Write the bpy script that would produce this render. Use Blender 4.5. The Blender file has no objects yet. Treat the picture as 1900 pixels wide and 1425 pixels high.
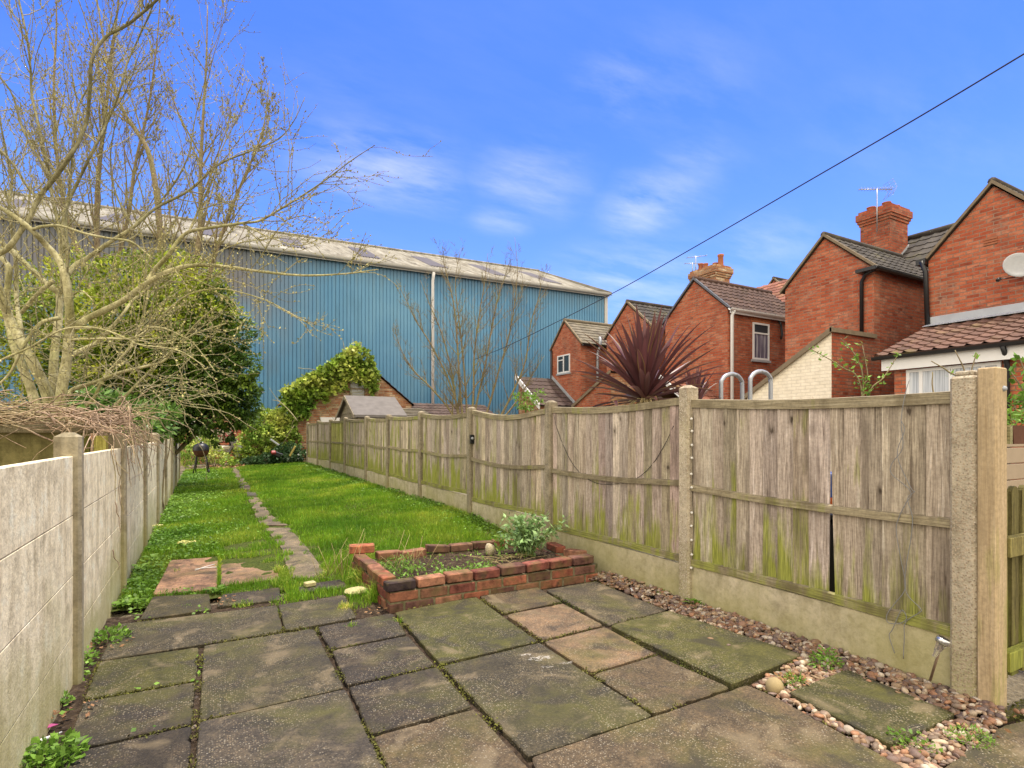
import bpy, math, random
import numpy as np
from mathutils import Vector, Matrix
R = math.radians
random.seed(7)
rng = np.random.default_rng(11)
S = bpy.context.scene
COL = S.collection

# ------------------------------------------------------------------ camera
H = 1.235                      # eye height above the patio
F = 1031.0                     # focal length in photo pixels (1900 wide)
CX, HZ = 950.0, 806.0          # principal column, horizon row
YAW = R(28.94)                 # camera turned right of the garden's axis (+Y)
SA, CA = math.sin(YAW), math.cos(YAW)
cam_d = bpy.data.cameras.new('camera')
cam = bpy.data.objects.new('camera', cam_d)
COL.objects.link(cam)
cam.location = (0, 0, H)
cam.rotation_euler = (R(90), 0, -YAW)
cam_d.sensor_width = 36
cam_d.lens = 36 * F / 1900
cam_d.shift_y = (HZ - 712.5) / 1900
cam_d.clip_start = 0.05
cam_d.clip_end = 2000
S.camera = cam

# ------------------------------------------------------------------ light
SUN_DIR = Vector((0.17, 0.05, 0.95)).normalized()     # towards the sun
sun_el = math.asin(SUN_DIR.z)
sun_az = math.atan2(SUN_DIR.x, SUN_DIR.y)
sd = bpy.data.lights.new('sun', 'SUN')
sd.energy = 2.8
sd.angle = R(4)
sd.color = (1.0, 0.90, 0.74)
so = bpy.data.objects.new('sun', sd)
COL.objects.link(so)
so.rotation_euler = SUN_DIR.to_track_quat('Z', 'Y').to_euler()
EXPOSURE = 0.88
S.view_settings.view_transform = 'Standard'
S.view_settings.look = 'None'
S.view_settings.gamma = 1
S.view_settings.use_curve_mapping = False
S.view_settings.exposure = EXPOSURE
S.cycles.max_bounces = 6
S.cycles.transparent_max_bounces = 8

def px_dir(px, py):
    v = Vector((SA + CA * (px - CX) / F, CA - SA * (px - CX) / F, (HZ - py) / F))
    return v.normalized()

def make_world():
    w = bpy.data.worlds.new('World')
    S.world = w
    w.use_nodes = True
    nt = w.node_tree
    nt.nodes.clear()
    L = nt.links.new
    out = nt.nodes.new('ShaderNodeOutputWorld')
    bg = nt.nodes.new('ShaderNodeBackground')
    bg.inputs['Strength'].default_value = 0.12
    sky = nt.nodes.new('ShaderNodeTexSky')
    sky.sky_type = 'NISHITA'
    sky.sun_disc = False
    sky.sun_elevation = sun_el
    sky.sun_rotation = sun_az
    sky.air_density = 1.0
    sky.dust_density = 0.3
    sky.ozone_density = 2.0
    hs = nt.nodes.new('ShaderNodeMix'); hs.data_type = 'RGBA'; hs.blend_type = 'MULTIPLY'
    hs.inputs[0].default_value = 1.0
    L(sky.outputs[0], hs.inputs[6]); hs.inputs[7].default_value = (0.385, 0.60, 1.24, 1)
    tc = nt.nodes.new('ShaderNodeTexCoord')
    def math_(op, a, b=None, c=None, clamp=False):
        n = nt.nodes.new('ShaderNodeMath'); n.operation = op; n.use_clamp = clamp
        for i, v in enumerate((a, b, c)):
            if v is None: continue
            if isinstance(v, (int, float)): n.inputs[i].default_value = v
            else: L(v, n.inputs[i])
        return n.outputs[0]
    def noise(vec, scale, detail, rough=0.55):
        n = nt.nodes.new('ShaderNodeTexNoise'); L(vec, n.inputs['Vector'])
        n.inputs['Scale'].default_value = scale; n.inputs['Detail'].default_value = detail
        n.inputs['Roughness'].default_value = rough
        return n.outputs[0]
    # cirrus: noise on a high flat layer, streaked
    sep = nt.nodes.new('ShaderNodeSeparateXYZ'); L(tc.outputs['Generated'], sep.inputs[0])
    zz = math_('MAXIMUM', sep.outputs[2], 0.03)
    zz = math_('ADD', zz, 0.12)
    cmb = nt.nodes.new('ShaderNodeCombineXYZ')
    L(math_('DIVIDE', sep.outputs[0], zz), cmb.inputs[0]); L(math_('DIVIDE', sep.outputs[1], zz), cmb.inputs[1])
    mp = nt.nodes.new('ShaderNodeMapping'); L(cmb.outputs[0], mp.inputs[0])
    mp.inputs['Rotation'].default_value = (0, 0, R(35)); mp.inputs['Scale'].default_value = (1.0, 2.6, 1)
    n1 = noise(mp.outputs[0], 1.7, 7, 0.62)
    n2 = noise(cmb.outputs[0], 0.9, 3, 0.5)
    # soft cloud patches at given directions; wide in azimuth, low in height
    mr = nt.nodes.new('ShaderNodeMapping'); mr.vector_type = 'POINT'
    L(tc.outputs['Generated'], mr.inputs[0])
    mr.inputs['Rotation'].default_value = (0, 0, YAW)
    mr.inputs['Scale'].default_value = (1, 1, 1.9)
    wob = nt.nodes.new('ShaderNodeVectorMath'); wob.operation = 'MULTIPLY_ADD'
    nv = nt.nodes.new('ShaderNodeTexNoise'); L(tc.outputs['Generated'], nv.inputs['Vector'])
    nv.inputs['Scale'].default_value = 5; nv.inputs['Detail'].default_value = 4
    L(nv.outputs[1], wob.inputs[0]); wob.inputs[1].default_value = (.16, .16, .10); L(mr.outputs[0], wob.inputs[2])
    rotm = Matrix.Rotation(YAW, 3, 'Z')
    total = None
    for (px, py, rad, amp) in ((720, 320, .17, .75), (985, 338, .15, .5), (1150, 165, .13, .45), (1210, 378, .13, .75),
                               (1290, 310, .10, .35), (915, 408, .08, .4), (1180, 520, .22, .55), (1420, 455, .13, .35),
                               (660, 180, .14, .10), (1700, 250, .20, .12), (1250, 150, .2, .2)):
        c = rotm @ px_dir(px, py)
        c = Vector((c.x + .08, c.y + .08, c.z * 1.9 + .05))
        d = nt.nodes.new('ShaderNodeVectorMath'); d.operation = 'DISTANCE'
        L(wob.outputs[0], d.inputs[0]); d.inputs[1].default_value = c
        m = nt.nodes.new('ShaderNodeMapRange'); m.interpolation_type = 'SMOOTHSTEP'
        L(d.outputs['Value'], m.inputs[0])
        m.inputs[1].default_value = rad; m.inputs[2].default_value = 0; m.inputs[3].default_value = 0; m.inputs[4].default_value = amp
        total = m.outputs[0] if total is None else math_('MAXIMUM', total, m.outputs[0])
    streak = nt.nodes.new('ShaderNodeMapRange'); L(n1, streak.inputs[0])
    streak.inputs[1].default_value = .38; streak.inputs[2].default_value = .68
    wisp = math_('MULTIPLY', total, streak.outputs[0])
    thin = nt.nodes.new('ShaderNodeMapRange'); L(math_('MULTIPLY', n1, n2), thin.inputs[0])
    thin.inputs[1].default_value = .22; thin.inputs[2].default_value = .5; thin.inputs[4].default_value = .10
    wisp = math_('ADD', wisp, thin.outputs[0])
    # added cloud glow out of view at sides and rear, fill for upright faces
    dt = nt.nodes.new('ShaderNodeVectorMath'); dt.operation = 'DOT_PRODUCT'
    L(tc.outputs['Generated'], dt.inputs[0]); dt.inputs[1].default_value = Vector((SA, CA, 0))
    fill_bank = nt.nodes.new('ShaderNodeMapRange'); fill_bank.interpolation_type = 'SMOOTHSTEP'
    side = math_('ADD', dt.outputs['Value'], math_('MULTIPLY', math_('SUBTRACT', n2, .5), .25))
    side = math_('ADD', side, math_('MULTIPLY', math_('MAXIMUM', sep.outputs[2], 0), .55))
    L(side, fill_bank.inputs[0])
    fill_bank.inputs[1].default_value = .62; fill_bank.inputs[2].default_value = .30; fill_bank.inputs[4].default_value = .95
    cov = math_('MAXIMUM', math_('MULTIPLY', math_('MINIMUM', wisp, .8), .25), fill_bank.outputs[0])
    hz = nt.nodes.new('ShaderNodeMapRange'); hz.interpolation_type = 'SMOOTHSTEP'
    L(sep.outputs[2], hz.inputs[0])
    hz.inputs[1].default_value = -.02; hz.inputs[2].default_value = .05
    cov = math_('MULTIPLY', cov, hz.outputs[0])
    pale = nt.nodes.new('ShaderNodeMapRange'); pale.interpolation_type = 'SMOOTHSTEP'
    L(sep.outputs[2], pale.inputs[0]); pale.inputs[1].default_value = .52; pale.inputs[2].default_value = .0; pale.inputs[4].default_value = .62
    ph = nt.nodes.new('ShaderNodeMix'); ph.data_type = 'RGBA'
    L(pale.outputs[0], ph.inputs[0]); L(hs.outputs[2], ph.inputs[6]); ph.inputs[7].default_value = (1.75, 2.95, 4.7, 1)
    mx = nt.nodes.new('ShaderNodeMix'); mx.data_type = 'RGBA'
    L(cov, mx.inputs[0]); L(ph.outputs[2], mx.inputs[6]); mx.inputs[7].default_value = (11.8, 10.5, 8.4, 1)
    L(mx.outputs[2], bg.inputs[0]); L(bg.outputs[0], out.inputs[0])
make_world()

# ------------------------------------------------------------------ pixel <-> place helpers
def P(px, py, d):
    lat = (px - CX) / F * d
    return Vector((SA * d + CA * lat, CA * d - SA * lat, H + (HZ - py) / F * d))
def gp(px, py, z=0.0):
    return P(px, py, (H - z) * F / (py - HZ))
def onX(px, X):                 # Y and depth where the column px meets the plane X
    t = YAW + math.atan((px - CX) / F)
    Y = X / math.tan(t)
    return Y, SA * X + CA * Y
def onY(px, Y):
    t = YAW + math.atan((px - CX) / F)
    X = Y * math.tan(t)
    return X, SA * X + CA * Y
def zat(py, d):
    return H + (HZ - py) / F * d
def sstep(a, b, x):
    t = np.clip((x - a) / (b - a), 0, 1)
    return t * t * (3 - 2 * t)
def zg(x, y):                   # lie of the land
    x = np.asarray(x, float); y = np.asarray(y, float)
    inb = sstep(-0.9, -0.5, x) * (1 - sstep(3.4, 4.2, x))
    r = sstep(3.7, 7.5, y) * (0.015 + 0.17 * np.clip((x + .3) / 3.2, 0, 1)) + 0.05 * sstep(8, 20, y)
    return r * inb + 0.05 * (1 - inb) * sstep(5, 20, y)

# ------------------------------------------------------------------ mesh helpers
def tag(o, label=None, cat=None, group=None, kind=None):
    if label: o['label'] = label
    if cat: o['category'] = cat
    if group: o['group'] = group
    if kind: o['kind'] = kind
    return o
def thing(name, loc, label, cat, group=None):
    o = bpy.data.objects.new(name, None)
    o.empty_display_size = .1
    COL.objects.link(o)
    o.location = loc
    return tag(o, label, cat, group)
def wloc(o):
    v = Vector((0, 0, 0))
    while o is not None:
        v += o.location
        o = o.parent
    return v

class MB:
    """collects world-space faces and links them as one mesh object"""
    def __init__(s):
        s.v = []; s.f = []; s.c = []; s.sm = []; s.n = 0; s.cur = (1, 1, 1)
    def add(s, V, Fs, col=None, smooth=False):
        V = np.asarray(V, float).reshape(-1, 3)
        s.v.append(V)
        c = s.cur if col is None else col
        s.c.append(np.broadcast_to(np.asarray(c, float), V.shape) if np.ndim(c) < 2 else np.asarray(c, float))
        for f in Fs:
            s.f.append([i + s.n for i in f]); s.sm.append(smooth)
        s.n += len(V)
        return s
    def box(s, c, size, rz=0.0, col=None, M=None, bev=0.0):
        x, y, z = [a / 2 for a in size]
        if bev <= 0:
            V = np.array([(-x,-y,-z),(x,-y,-z),(x,y,-z),(-x,y,-z),(-x,-y,z),(x,-y,z),(x,y,z),(-x,y,z)])
            Fs = [(0,3,2,1),(4,5,6,7),(0,1,5,4),(1,2,6,5),(2,3,7,6),(3,0,4,7)]
        else:
            b = min(bev, x*.49, y*.49, z*.49)
            V = []
            for sx in (-1,1):
                for sy in (-1,1):
                    for sz in (-1,1):
                        V += [(sx*x, sy*(y-b), sz*(z-b)), (sx*(x-b), sy*y, sz*(z-b)), (sx*(x-b), sy*(y-b), sz*z)]
            V = np.array(V)
            def I(sx,sy,sz,k): return ((sx>0)*4+(sy>0)*2+(sz>0))*3+k
            Fs = []
            for sg in (-1,1):
                q = [I(sg,-1,-1,0),I(sg,1,-1,0),I(sg,1,1,0),I(sg,-1,1,0)]; Fs.append(q if sg>0 else q[::-1])
                q = [I(-1,sg,-1,1),I(-1,sg,1,1),I(1,sg,1,1),I(1,sg,-1,1)]; Fs.append(q if sg>0 else q[::-1])
                q = [I(-1,-1,sg,2),I(1,-1,sg,2),I(1,1,sg,2),I(-1,1,sg,2)]; Fs.append(q if sg>0 else q[::-1])
            for s1 in (-1,1):
                for s2 in (-1,1):
                    q = [I(s1,s2,-1,0),I(s1,s2,1,0),I(s1,s2,1,1),I(s1,s2,-1,1)]; Fs.append(q if s1*s2<0 else q[::-1])
                    q = [I(s1,-1,s2,0),I(s1,1,s2,0),I(s1,1,s2,2),I(s1,-1,s2,2)]; Fs.append(q if s1*s2>0 else q[::-1])
                    q = [I(-1,s1,s2,1),I(1,s1,s2,1),I(1,s1,s2,2),I(-1,s1,s2,2)]; Fs.append(q if s1*s2<0 else q[::-1])
            for sx in (-1,1):
                for sy in (-1,1):
                    for sz in (-1,1):
                        q = [I(sx,sy,sz,0),I(sx,sy,sz,1),I(sx,sy,sz,2)]; Fs.append(q if sx*sy*sz>0 else q[::-1])
        if M is not None:
            V = V @ np.array(M.to_3x3()).T
        elif rz:
            ca, sa = math.cos(rz), math.sin(rz)
            V = V @ np.array([(ca,-sa,0),(sa,ca,0),(0,0,1)]).T
        return s.add(V + np.asarray(c, float), Fs, col)
    def bx(s, a, b, col=None, bev=0.0):         # box from corner a to corner b
        a = np.asarray(a, float); b = np.asarray(b, float)
        return s.box((a+b)/2, np.abs(b-a), 0, col, None, bev)
    def prism(s, poly, z0, z1, col=None):       # plan polygon extruded upwards
        n = len(poly)
        V = [(p[0],p[1],z0) for p in poly] + [(p[0],p[1],z1) for p in poly]
        a = sum(poly[i][0]*poly[(i+1)%n][1]-poly[(i+1)%n][0]*poly[i][1] for i in range(n))
        lo = list(range(n)); hi = [i+n for i in lo]
        Fs = [lo[::-1], hi] + [(i,(i+1)%n,(i+1)%n+n,i+n) for i in range(n)]
        if a < 0: Fs = [tuple(f)[::-1] for f in Fs]
        return s.add(V, Fs, col)
    def extr(s, poly, off, col=None):           # 3d polygon given thickness by vector off
        n = len(poly); off = Vector(off)
        V = [tuple(p) for p in poly] + [tuple(Vector(p)+off) for p in poly]
        nrm = Vector((0,0,0)); pv = [Vector(p) for p in poly]
        for i in range(n): nrm += pv[i].cross(pv[(i+1)%n])
        Fs = [list(range(n))[::-1], [i+n for i in range(n)]] + [(i,(i+1)%n,(i+1)%n+n,i+n) for i in range(n)]
        if nrm.dot(off) < 0: Fs = [tuple(f)[::-1] for f in Fs]
        return s.add(V, Fs, col)
    def tube(s, pts, rad, seg=8, col=None, cap=True, smooth=True):
        V, Fs = tube_np(pts, rad, seg, cap)
        return s.add(V, Fs, col, smooth)
    def lathe(s, prof, c, seg=20, col=None, smooth=True, M=None):
        V = []
        for r, z in prof:
            for k in range(seg):
                a = 2*math.pi*k/seg; V.append((r*math.cos(a), r*math.sin(a), z))
        V = np.array(V)
        if M is not None: V = V @ np.array(M.to_3x3()).T
        Fs = []
        for i in range(len(prof)-1):
            for k in range(seg):
                k2 = (k+1) % seg
                Fs.append((i*seg+k, i*seg+k2, (i+1)*seg+k2, (i+1)*seg+k))
        return s.add(V + np.asarray(c, float), Fs, col, smooth)
    def build(s, name, mat, parent=None, **kw):
        V = np.concatenate(s.v); C = np.concatenate(s.c)
        return link_mesh(name, V, s.f, mat, parent, C, s.sm, **kw)

def link_mesh(name, V, faces, mat, parent=None, C=None, smooth=None, origin=None, label=None, cat=None, group=None, kind=None):
    me = bpy.data.meshes.new(name)
    V = np.asarray(V, float)
    if parent is not None: o0 = np.array(wloc(parent))
    elif origin is not None: o0 = np.asarray(origin, float)
    else:
        lo, hi = V.min(0), V.max(0); o0 = np.array([(lo[0]+hi[0])/2, (lo[1]+hi[1])/2, lo[2]])
    Vl = V - o0
    if isinstance(faces, np.ndarray):
        k = faces.shape[1]; nf = len(faces)
        li = faces.astype(np.int32).ravel(); ls = np.arange(nf, dtype=np.int32)*k
        lt = np.full(nf, k, np.int32)
    else:
        nf = len(faces)
        lt = np.array([len(f) for f in faces], np.int32)
        li = np.fromiter((i for f in faces for i in f), np.int32)
        ls = np.concatenate([[0], np.cumsum(lt)[:-1]]).astype(np.int32)
    me.vertices.add(len(V)); me.vertices.foreach_set('co', Vl.astype(np.float32).ravel())
    me.loops.add(len(li)); me.loops.foreach_set('vertex_index', li)
    me.polygons.add(nf); me.polygons.foreach_set('loop_start', ls); me.polygons.foreach_set('loop_total', lt)
    if smooth is not None:
        sm = np.full(nf, bool(smooth)) if isinstance(smooth, bool) else np.array(smooth, bool)
    else: sm = np.zeros(nf, bool)
    me.polygons.foreach_set('use_smooth', sm)
    me.update(calc_edges=True)
    # box-projected uv in metres
    nr = np.empty(nf*3, np.float32); me.polygons.foreach_get('normal', nr); nr = nr.reshape(-1,3)
    nl = np.repeat(nr, lt, axis=0); pv = V[li]
    h = np.hypot(nl[:,0], nl[:,1]); flat = np.abs(nl[:,2]) > .8
    hx = np.where(h > 1e-6, -nl[:,1]/np.maximum(h,1e-6), 1.0); hy = np.where(h > 1e-6, nl[:,0]/np.maximum(h,1e-6), 0.0)
    u = np.where(flat, pv[:,0], pv[:,0]*hx + pv[:,1]*hy); v = np.where(flat, pv[:,1], pv[:,2])
    uvl = me.uv_layers.new(name='UVMap'); uvl.data.foreach_set('uv', np.stack([u,v],1).astype(np.float32).ravel())
    if C is not None:
        ca = me.color_attributes.new('col', 'FLOAT_COLOR', 'POINT')
        c4 = np.ones((len(V),4), np.float32); c4[:,:3] = C
        ca.data.foreach_set('color', c4.ravel())
    me.materials.append(mat)
    o = bpy.data.objects.new(name, me)
    COL.objects.link(o)
    if parent is not None: o.parent = parent
    else: o.location = o0
    return tag(o, label, cat, group, kind)

def tube_np(pts, rad, seg=6, cap=True):
    pts = np.asarray(pts, float); n = len(pts)
    rad = np.broadcast_to(np.asarray(rad, float), (n,))
    t = np.gradient(pts, axis=0); t /= np.maximum(np.linalg.norm(t, axis=1, keepdims=True), 1e-9)
    ref = np.array((0,0,1.0)) if abs(t[0,2]) < .9 else np.array((1.0,0,0))
    a = np.cross(t, ref); 
    bad = np.linalg.norm(a, axis=1) < .15
    a[bad] = np.cross(t[bad], np.array((.3,.9,.1)))
    a /= np.maximum(np.linalg.norm(a, axis=1, keepdims=True), 1e-9)
    for i in range(1, n):               # avoid flips
        if np.dot(a[i], a[i-1]) < 0: a[i] = -a[i]
    b = np.cross(t, a)
    ang = np.arange(seg)*2*math.pi/seg
    V = pts[:,None,:] + rad[:,None,None]*(np.cos(ang)[None,:,None]*a[:,None,:] + np.sin(ang)[None,:,None]*b[:,None,:])
    V = V.reshape(-1,3)
    Fs = []
    for i in range(n-1):
        for k in range(seg):
            k2 = (k+1) % seg
            Fs.append((i*seg+k, i*seg+k2, (i+1)*seg+k2, (i+1)*seg+k))
    if cap:
        Fs.append(tuple(range(seg))[::-1]); Fs.append(tuple((n-1)*seg+k for k in range(seg)))
    return V, Fs

def smooth_path(pts, n=4):
    """Catmull-Rom through points (any dimension)"""
    p = np.asarray(pts, float)
    if len(p) < 3: 
        t = np.linspace(0,1,n+1)[:,None]; return p[0]*(1-t)+p[-1]*t
    q = np.vstack([2*p[0]-p[1], p, 2*p[-1]-p[-2]])
    out = []
    for i in range(1, len(q)-2):
        for k in range(n):
            t = k/n
            out.append(.5*((2*q[i]) + (-q[i-1]+q[i+1])*t + (2*q[i-1]-5*q[i]+4*q[i+1]-q[i+2])*t*t + (-q[i-1]+3*q[i]-3*q[i+1]+q[i+2])*t**3))
    out.append(q[-2])
    return np.array(out)

def copy_tree(o, loc=None, parent=None):
    c = o.copy(); COL.objects.link(c)
    if parent is not None: c.parent = parent
    if loc is not None: c.location = loc
    for ch in list(o.children): copy_tree(ch, None, c)
    return c
# ------------------------------------------------------------------ materials
class G:
    def __init__(s, name):
        s.m = bpy.data.materials.new(name); s.m.use_nodes = True
        s.nt = s.m.node_tree; s.b = s.nt.nodes['Principled BSDF']
    def L(s, a, b): s.nt.links.new(a, b)
    def setv(s, sock, v):
        if v is None: return
        if isinstance(v, bpy.types.NodeSocket): s.L(v, sock)
        elif isinstance(v, (tuple, list)) and sock.type == 'RGBA': sock.default_value = (*v[:3], 1)
        else: sock.default_value = v
    def node(s, t, **kw):
        n = s.nt.nodes.new(t)
        for k, v in kw.items(): s.setv(n.inputs[k], v)
        return n
    def pos(s): return s.node('ShaderNodeNewGeometry').outputs['Position']
    def uv(s): return s.node('ShaderNodeUVMap').outputs[0]
    def obj(s): return s.node('ShaderNodeTexCoord').outputs['Object']
    def attr(s): 
        n = s.node('ShaderNodeAttribute'); n.attribute_name = 'col'; return n.outputs['Color']
    def map(s, vec, scale=(1,1,1), rot=(0,0,0), loc=(0,0,0)):
        n = s.node('ShaderNodeMapping', Vector=vec)
        n.inputs['Scale'].default_value = scale; n.inputs['Rotation'].default_value = rot; n.inputs['Location'].default_value = loc
        return n.outputs[0]
    def noise(s, vec, scale, detail=4, rough=.55, dist=0.0, color=False):
        n = s.node('ShaderNodeTexNoise', Vector=vec, Scale=scale, Detail=detail, Roughness=rough, Distortion=dist)
        return n.outputs[1 if color else 0]
    def vor(s, vec, scale, feature='F1', out='Distance', rnd=1.0):
        n = s.nt.nodes.new('ShaderNodeTexVoronoi'); n.feature = feature
        s.setv(n.inputs['Vector'], vec); n.inputs['Scale'].default_value = scale; n.inputs['Randomness'].default_value = rnd
        return n.outputs[out]
    def mr(s, v, a, b, c=0.0, d=1.0):
        n = s.node('ShaderNodeMapRange'); s.setv(n.inputs[0], v)
        for i, x in enumerate((a, b, c, d)): n.inputs[i+1].default_value = x
        return n.outputs[0]
    def ramp(s, fac, stops, interp='LINEAR'):
        n = s.node('ShaderNodeValToRGB', Fac=fac); e = n.color_ramp.elements; n.color_ramp.interpolation = interp
        while len(e) < len(stops): e.new(.5)
        for el, (p, c) in zip(e, stops):
            el.position = p; el.color = (*c, 1) if len(c) == 3 else c
        return n.outputs[0]
    def mix(s, fac, a, b, mode='MIX'):
        n = s.nt.nodes.new('ShaderNodeMix'); n.data_type = 'RGBA'; n.blend_type = mode; n.clamp_factor = True
        s.setv(n.inputs[0], fac); s.setv(n.inputs[6], a); s.setv(n.inputs[7], b)
        return n.outputs[2]
    def math(s, op, a, b=None, clamp=False):
        n = s.nt.nodes.new('ShaderNodeMath'); n.operation = op; n.use_clamp = clamp
        s.setv(n.inputs[0], a)
        if b is not None: s.setv(n.inputs[1], b)
        return n.outputs[0]
    def sep(s, vec, i):
        return s.node('ShaderNodeSeparateXYZ', Vector=vec).outputs[i]
    def math_v(s, p, n):
        a = s.nt.nodes.new('ShaderNodeVectorMath'); a.operation = 'MULTIPLY_ADD'
        c = s.node('ShaderNodeCombineXYZ'); s.L(n, c.inputs[1]); s.L(n, c.inputs[2]); s.L(c.outputs[0], a.inputs[0]); a.inputs[1].default_value = (0,.03,.06); s.L(p, a.inputs[2])
        return a.outputs[0]
    def bump(s, h, dist=.005, strength=.6, normal=None):
        n = s.node('ShaderNodeBump', Height=h); n.inputs['Distance'].default_value = dist; n.inputs['Strength'].default_value = strength
        if normal is not None: s.L(normal, n.inputs['Normal'])
        return n.outputs[0]
    def out(s, color, rough=.85, normal=None, spec=.3, metal=0.0, trans=None):
        s.setv(s.b.inputs['Base Color'], color); s.setv(s.b.inputs['Roughness'], rough)
        if normal is not None: s.L(normal, s.b.inputs['Normal'])
        s.b.inputs['Specular IOR Level'].default_value = spec
        s.b.inputs['Metallic'].default_value = metal
        if trans: 
            t = s.nt.nodes.new('ShaderNodeBsdfTranslucent'); s.setv(t.inputs[0], color)
            a = s.nt.nodes.new('ShaderNodeMixShader'); a.inputs[0].default_value = trans
            s.L(s.b.outputs[0], a.inputs[1]); s.L(t.outputs[0], a.inputs[2])
            s.L(a.outputs[0], s.nt.nodes['Material Output'].inputs[0])
        return s.m

M = {}
def simple(name, col, rough=.6, spec=.4, metal=0.0, var=.15, scale=12):
    g = G(name); n = g.noise(g.pos(), scale, 4)
    c = g.mix(1.0, col, g.mix(n, (1-var,)*3, (1+var,)*3), 'MULTIPLY')
    M[name] = g.out(c, rough, g.bump(n, .002, .3), spec, metal); return M[name]

def brick_mat(name, stops, mortar, msize=.009, worn=.0, paint=None):
    g = G(name); uv = g.uv(); p = g.pos()
    b = g.nt.nodes.new('ShaderNodeTexBrick')
    g.L(uv, b.inputs['Vector'])
    for k, v in (('Color1',(0,0,0,1)),('Color2',(1,1,1,1)),('Mortar',(0,0,0,1)),('Scale',1.0),('Mortar Size',msize),
                 ('Mortar Smooth',.35),('Bias',0.0),('Brick Width',.225),('Row Height',.075)):
        b.inputs[k].default_value = v
    b.offset = .5
    # a second random number per brick so that neighbours differ more
    big = g.noise(p, .7, 3); fine = g.noise(p, 30, 5, .65); mid = g.noise(p, 5, 4)
    jit = g.noise(g.map(uv, (4.45,13.4,1)), .9, 1, .5)
    rv = g.math('ADD', g.math('MULTIPLY', b.outputs['Color'], .70), g.math('ADD', g.math('MULTIPLY', big, .2), g.mr(jit, .25, .75, -.10, .32)))
    c = g.ramp(rv, stops)
    c = g.mix(.8, c, g.ramp(fine, [(.2,(.55,.55,.55)),(.5,(1,1,1)),(.85,(1.35,1.3,1.25))]), 'MULTIPLY')
    soot = g.noise(g.map(p, (1,1,.45)), 1.5, 5, .65); c = g.mix(g.mr(soot, .50, .70, 0, .55), c, (.115,.062,.045))
    c = g.mix(g.mr(mid, .60, .78, 0, .6), c, (.08,.05,.042))
    eff = g.noise(p, 2.2, 5, .68); c = g.mix(g.mr(eff, .56, .74, 0, .40), c, (.55,.40,.29))
    mm = g.mix(1.0, mortar, g.ramp(mid, [(.3,(.6,.6,.6)),(.7,(1.1,1.1,1.1))]), 'MULTIPLY')
    c = g.mix(b.outputs['Fac'], c, mm)
    if paint:
        pm = g.mr(g.noise(p, 2.3, 5, .6), .66, .69, 1, 0)
        c = g.mix(g.math('MULTIPLY', pm, g.mr(b.outputs['Fac'], 0, 1, 1, .72)), c, g.mix(1.0, paint, g.ramp(g.noise(p,9,5),[(.3,(.86,.85,.83)),(.7,(1.04,1.04,1.04))]), 'MULTIPLY'))
    h = g.math('SUBTRACT', g.math('MULTIPLY', fine, .3), b.outputs['Fac'])
    M[name] = g.out(c, .9, g.bump(h, .008, .7), .2); return M[name]

RED = [(.0,(.16,.048,.028)),(.18,(.36,.095,.045)),(.4,(.44,.125,.06)),(.6,(.47,.155,.074)),(.8,(.52,.195,.10)),(.93,(.55,.26,.15)),(1,(.30,.11,.07))]
RED = [(a,(c[0]*.92,c[1]*.79,c[2]*.79)) for a,c in RED]
brick_mat('red_brick', RED, (.32,.215,.155))
brick_mat('darkened_red_brick', [(a,(c[0]*.88,c[1]*.84,c[2]*.84)) for a,c in RED], (.22,.15,.11))  # red brick darkened: shade of side walls in its colour, plus weathered chimney
brick_mat('buff_red_brick', [(.0,(.15,.05,.03)),(.3,(.34,.13,.06)),(.6,(.42,.22,.11)),(.85,(.52,.34,.2)),(1,(.6,.48,.33))], (.34,.28,.21))
brick_mat('cream_painted_brick', RED, (.6,.55,.45), paint=(.92,.84,.69))

def concrete(name, base, stain, algae=.5, agg=0.0, streak=.6):
    g = G(name); p = g.pos()
    big = g.noise(p, 1.3, 5, .6); mid = g.noise(p, 7, 6, .65); fine = g.noise(p, 70, 3, .6)
    st = g.noise(g.map(p, (9,9,.7)), 1.6, 5, .6)
    c = g.mix(g.mr(st, .46, .60, 0, streak), base, stain)
    c = g.mix(g.mr(mid, .50, .66, 0, .55), c, tuple(x*.62 for x in stain))
    c = g.mix(g.mr(mid, .46, .34, 0, .6), c, tuple(min(.88,x*1.3) for x in base))
    gr0 = g.noise(p, 34, 6, .7); c = g.mix(.7, c, g.ramp(gr0, [(.34,(.66,.65,.62)),(.5,(1,1,1)),(.68,(1.22,1.2,1.16))]), 'MULTIPLY')
    z = g.sep(p, 2)
    low = g.math('ADD', g.mr(z, .65, .0, 0, .45), g.math('MULTIPLY', big, .9))
    c = g.mix(g.mr(low, .55, .85, 0, algae), c, (.36,.34,.12))
    sp = g.vor(p, 95, 'F1', 'Distance'); c = g.mix(g.mr(sp, .16, .05, 0, .35), c, (.09,.08,.065))
    h = g.math('ADD', g.math('MULTIPLY', mid, .4), fine)
    if agg:
        v = g.vor(p, 105, 'F1', 'Distance'); vc = g.vor(p, 105, 'F1', 'Color')
        peb = g.ramp(g.sep(vc, 0), [(0,(.16,.12,.09)),(.3,(.38,.29,.20)),(.6,(.52,.43,.32)),(.85,(.62,.56,.46)),(1,(.30,.20,.15))])
        c = g.mix(g.math('MULTIPLY', g.mr(v, .50, .30), agg), c, peb)
        h = g.math('SUBTRACT', g.math('MULTIPLY', mid, .5), g.math('MULTIPLY', v, 1.2))
    M[name] = g.out(c, .92, g.bump(h, .003, .6 if agg else .8), .2); return M[name]
concrete('wall_concrete', (.87,.775,.55), (.56,.47,.30), .7, streak=.55)
concrete('post_concrete', (.34,.30,.21), (.18,.15,.09), .5)
concrete('aggregate_concrete', (.44,.385,.29), (.30,.25,.17), .45, agg=.85, streak=.3)
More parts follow.
